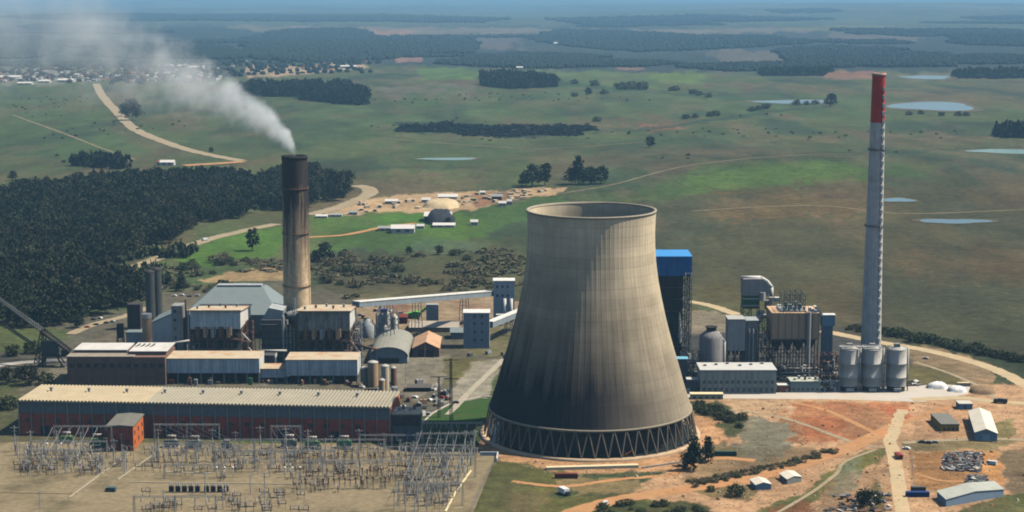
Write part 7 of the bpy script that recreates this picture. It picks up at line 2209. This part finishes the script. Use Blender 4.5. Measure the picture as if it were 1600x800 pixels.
# ---------------------------------------------------------------- smoke and haze
def smoke():
    L_ = 330.0
    top = Vector((C1.x, C1.y, H1))
    mb = MB(); mb.box(-L_, -95, -12, 12, 95, 130)
    m = bpy.data.materials.new('drifting_smoke'); m.use_nodes = True
    nt = m.node_tree; N, L = nt.nodes, nt.links; N.clear()
    out = N.new('ShaderNodeOutputMaterial'); pv = N.new('ShaderNodeVolumePrincipled')
    L.new(pv.outputs[0], out.inputs['Volume'])
    pv.inputs['Color'].default_value = (.94, .98, 1.0, 1); pv.inputs['Anisotropy'].default_value = .15
    tc = N.new('ShaderNodeTexCoord'); sx = N.new('ShaderNodeSeparateXYZ'); L.new(tc.outputs['Object'], sx.inputs[0])
    def mth(op, a, b=None, c=None):
        n = N.new('ShaderNodeMath'); n.operation = op
        for i, x in enumerate((a, b, c)):
            if x is None: continue
            if isinstance(x, (int, float)): n.inputs[i].default_value = x
            else: L.new(x, n.inputs[i])
        return n.outputs[0]
    s = mth('MAXIMUM', mth('MULTIPLY', sx.outputs[0], -1), 0)
    # turbulence that bends the centre line and the edge
    def noise(scale, det, off):
        mp = N.new('ShaderNodeMapping'); mp.inputs['Location'].default_value = off; L.new(tc.outputs['Object'], mp.inputs[0])
        n = N.new('ShaderNodeTexNoise'); n.inputs['Scale'].default_value = scale; n.inputs['Detail'].default_value = det; n.inputs['Roughness'].default_value = .62
        L.new(mp.outputs[0], n.inputs['Vector']); return n.outputs['Fac']
    nb = noise(.030, 2, (3, 7, 1))
    cz = mth('MULTIPLY', mth('POWER', mth('ADD', s, .6), .56), 4.55)
    cz = mth('ADD', cz, mth('MULTIPLY', mth('MULTIPLY', mth('SUBTRACT', nb, .5), s), .22))
    rr = mth('ADD', mth('MULTIPLY', s, .245), 6.6)
    dz = mth('SUBTRACT', sx.outputs[2], cz); dy = mth('ADD', sx.outputs[1], mth('MULTIPLY', s, -.06))
    d = mth('DIVIDE', mth('SQRT', mth('ADD', mth('MULTIPLY', dz, dz), mth('MULTIPLY', dy, dy))), rr)
    ns = noise(.085, 5, (0, 0, 0)); nl = noise(.028, 4, (11, 2, 5))
    d2 = mth('ADD', mth('ADD', d, mth('MULTIPLY', mth('MAXIMUM', sx.outputs[0], 0.0), .45)), mth('MULTIPLY', mth('SUBTRACT', ns, .5), 1.9))
    fall = N.new('ShaderNodeMapRange'); fall.interpolation_type = 'SMOOTHSTEP'
    fall.inputs['From Min'].default_value = 1.15; fall.inputs['From Max'].default_value = .25; L.new(d2, fall.inputs['Value'])
    big = N.new('ShaderNodeMapRange'); big.inputs['From Min'].default_value = .40; big.inputs['From Max'].default_value = .64; big.inputs['To Min'].default_value = .08; big.inputs['To Max'].default_value = 1.5; L.new(nl, big.inputs['Value'])
    fade = mth('DIVIDE', .26, mth('ADD', mth('POWER', mth('DIVIDE', s, 31.0), 2.05), 1.0))
    endf = N.new('ShaderNodeMapRange'); endf.inputs['From Min'].default_value = 325; endf.inputs['From Max'].default_value = 230; L.new(s, endf.inputs['Value'])
    on_ = mth('GREATER_THAN', sx.outputs[2], mth('SUBTRACT', -1.0, mth('MULTIPLY', s, 0)))
    dens = mth('MULTIPLY', mth('MULTIPLY', fall.outputs[0], big.outputs[0]), mth('MULTIPLY', mth('MULTIPLY', fade, endf.outputs[0]), on_))
    L.new(dens, pv.inputs['Density'])
    m.cycles.volume_step_rate = .12
    o = mb.build('smoke', m); o.location = top
    tag(o, 'pale smoke drifting left from the sooty chimney', 'smoke', None, 'stuff')
smoke()
def haze():
    gz = min(v.co.z for v in bpy.data.meshes['ground'].vertices) - 1.0
    mb = MB(); mb.box(-70000, -3000, gz, 70000, 80000, 278)
    m = bpy.data.materials.new('haze'); m.use_nodes = True
    nt = m.node_tree; N, L = nt.nodes, nt.links; N.clear()
    out = N.new('ShaderNodeOutputMaterial'); pv = N.new('ShaderNodeVolumePrincipled')
    pv.inputs['Color'].default_value = (.34, .67, 1.0, 1); pv.inputs['Density'].default_value = HAZE_D; pv.inputs['Anisotropy'].default_value = .0
    L.new(pv.outputs[0], out.inputs['Volume'])
    o = mb.build('haze', m); tag(o, 'blue haze over the distant plain', 'haze', None, 'stuff')
HAZE_D = 4.8e-5
haze()
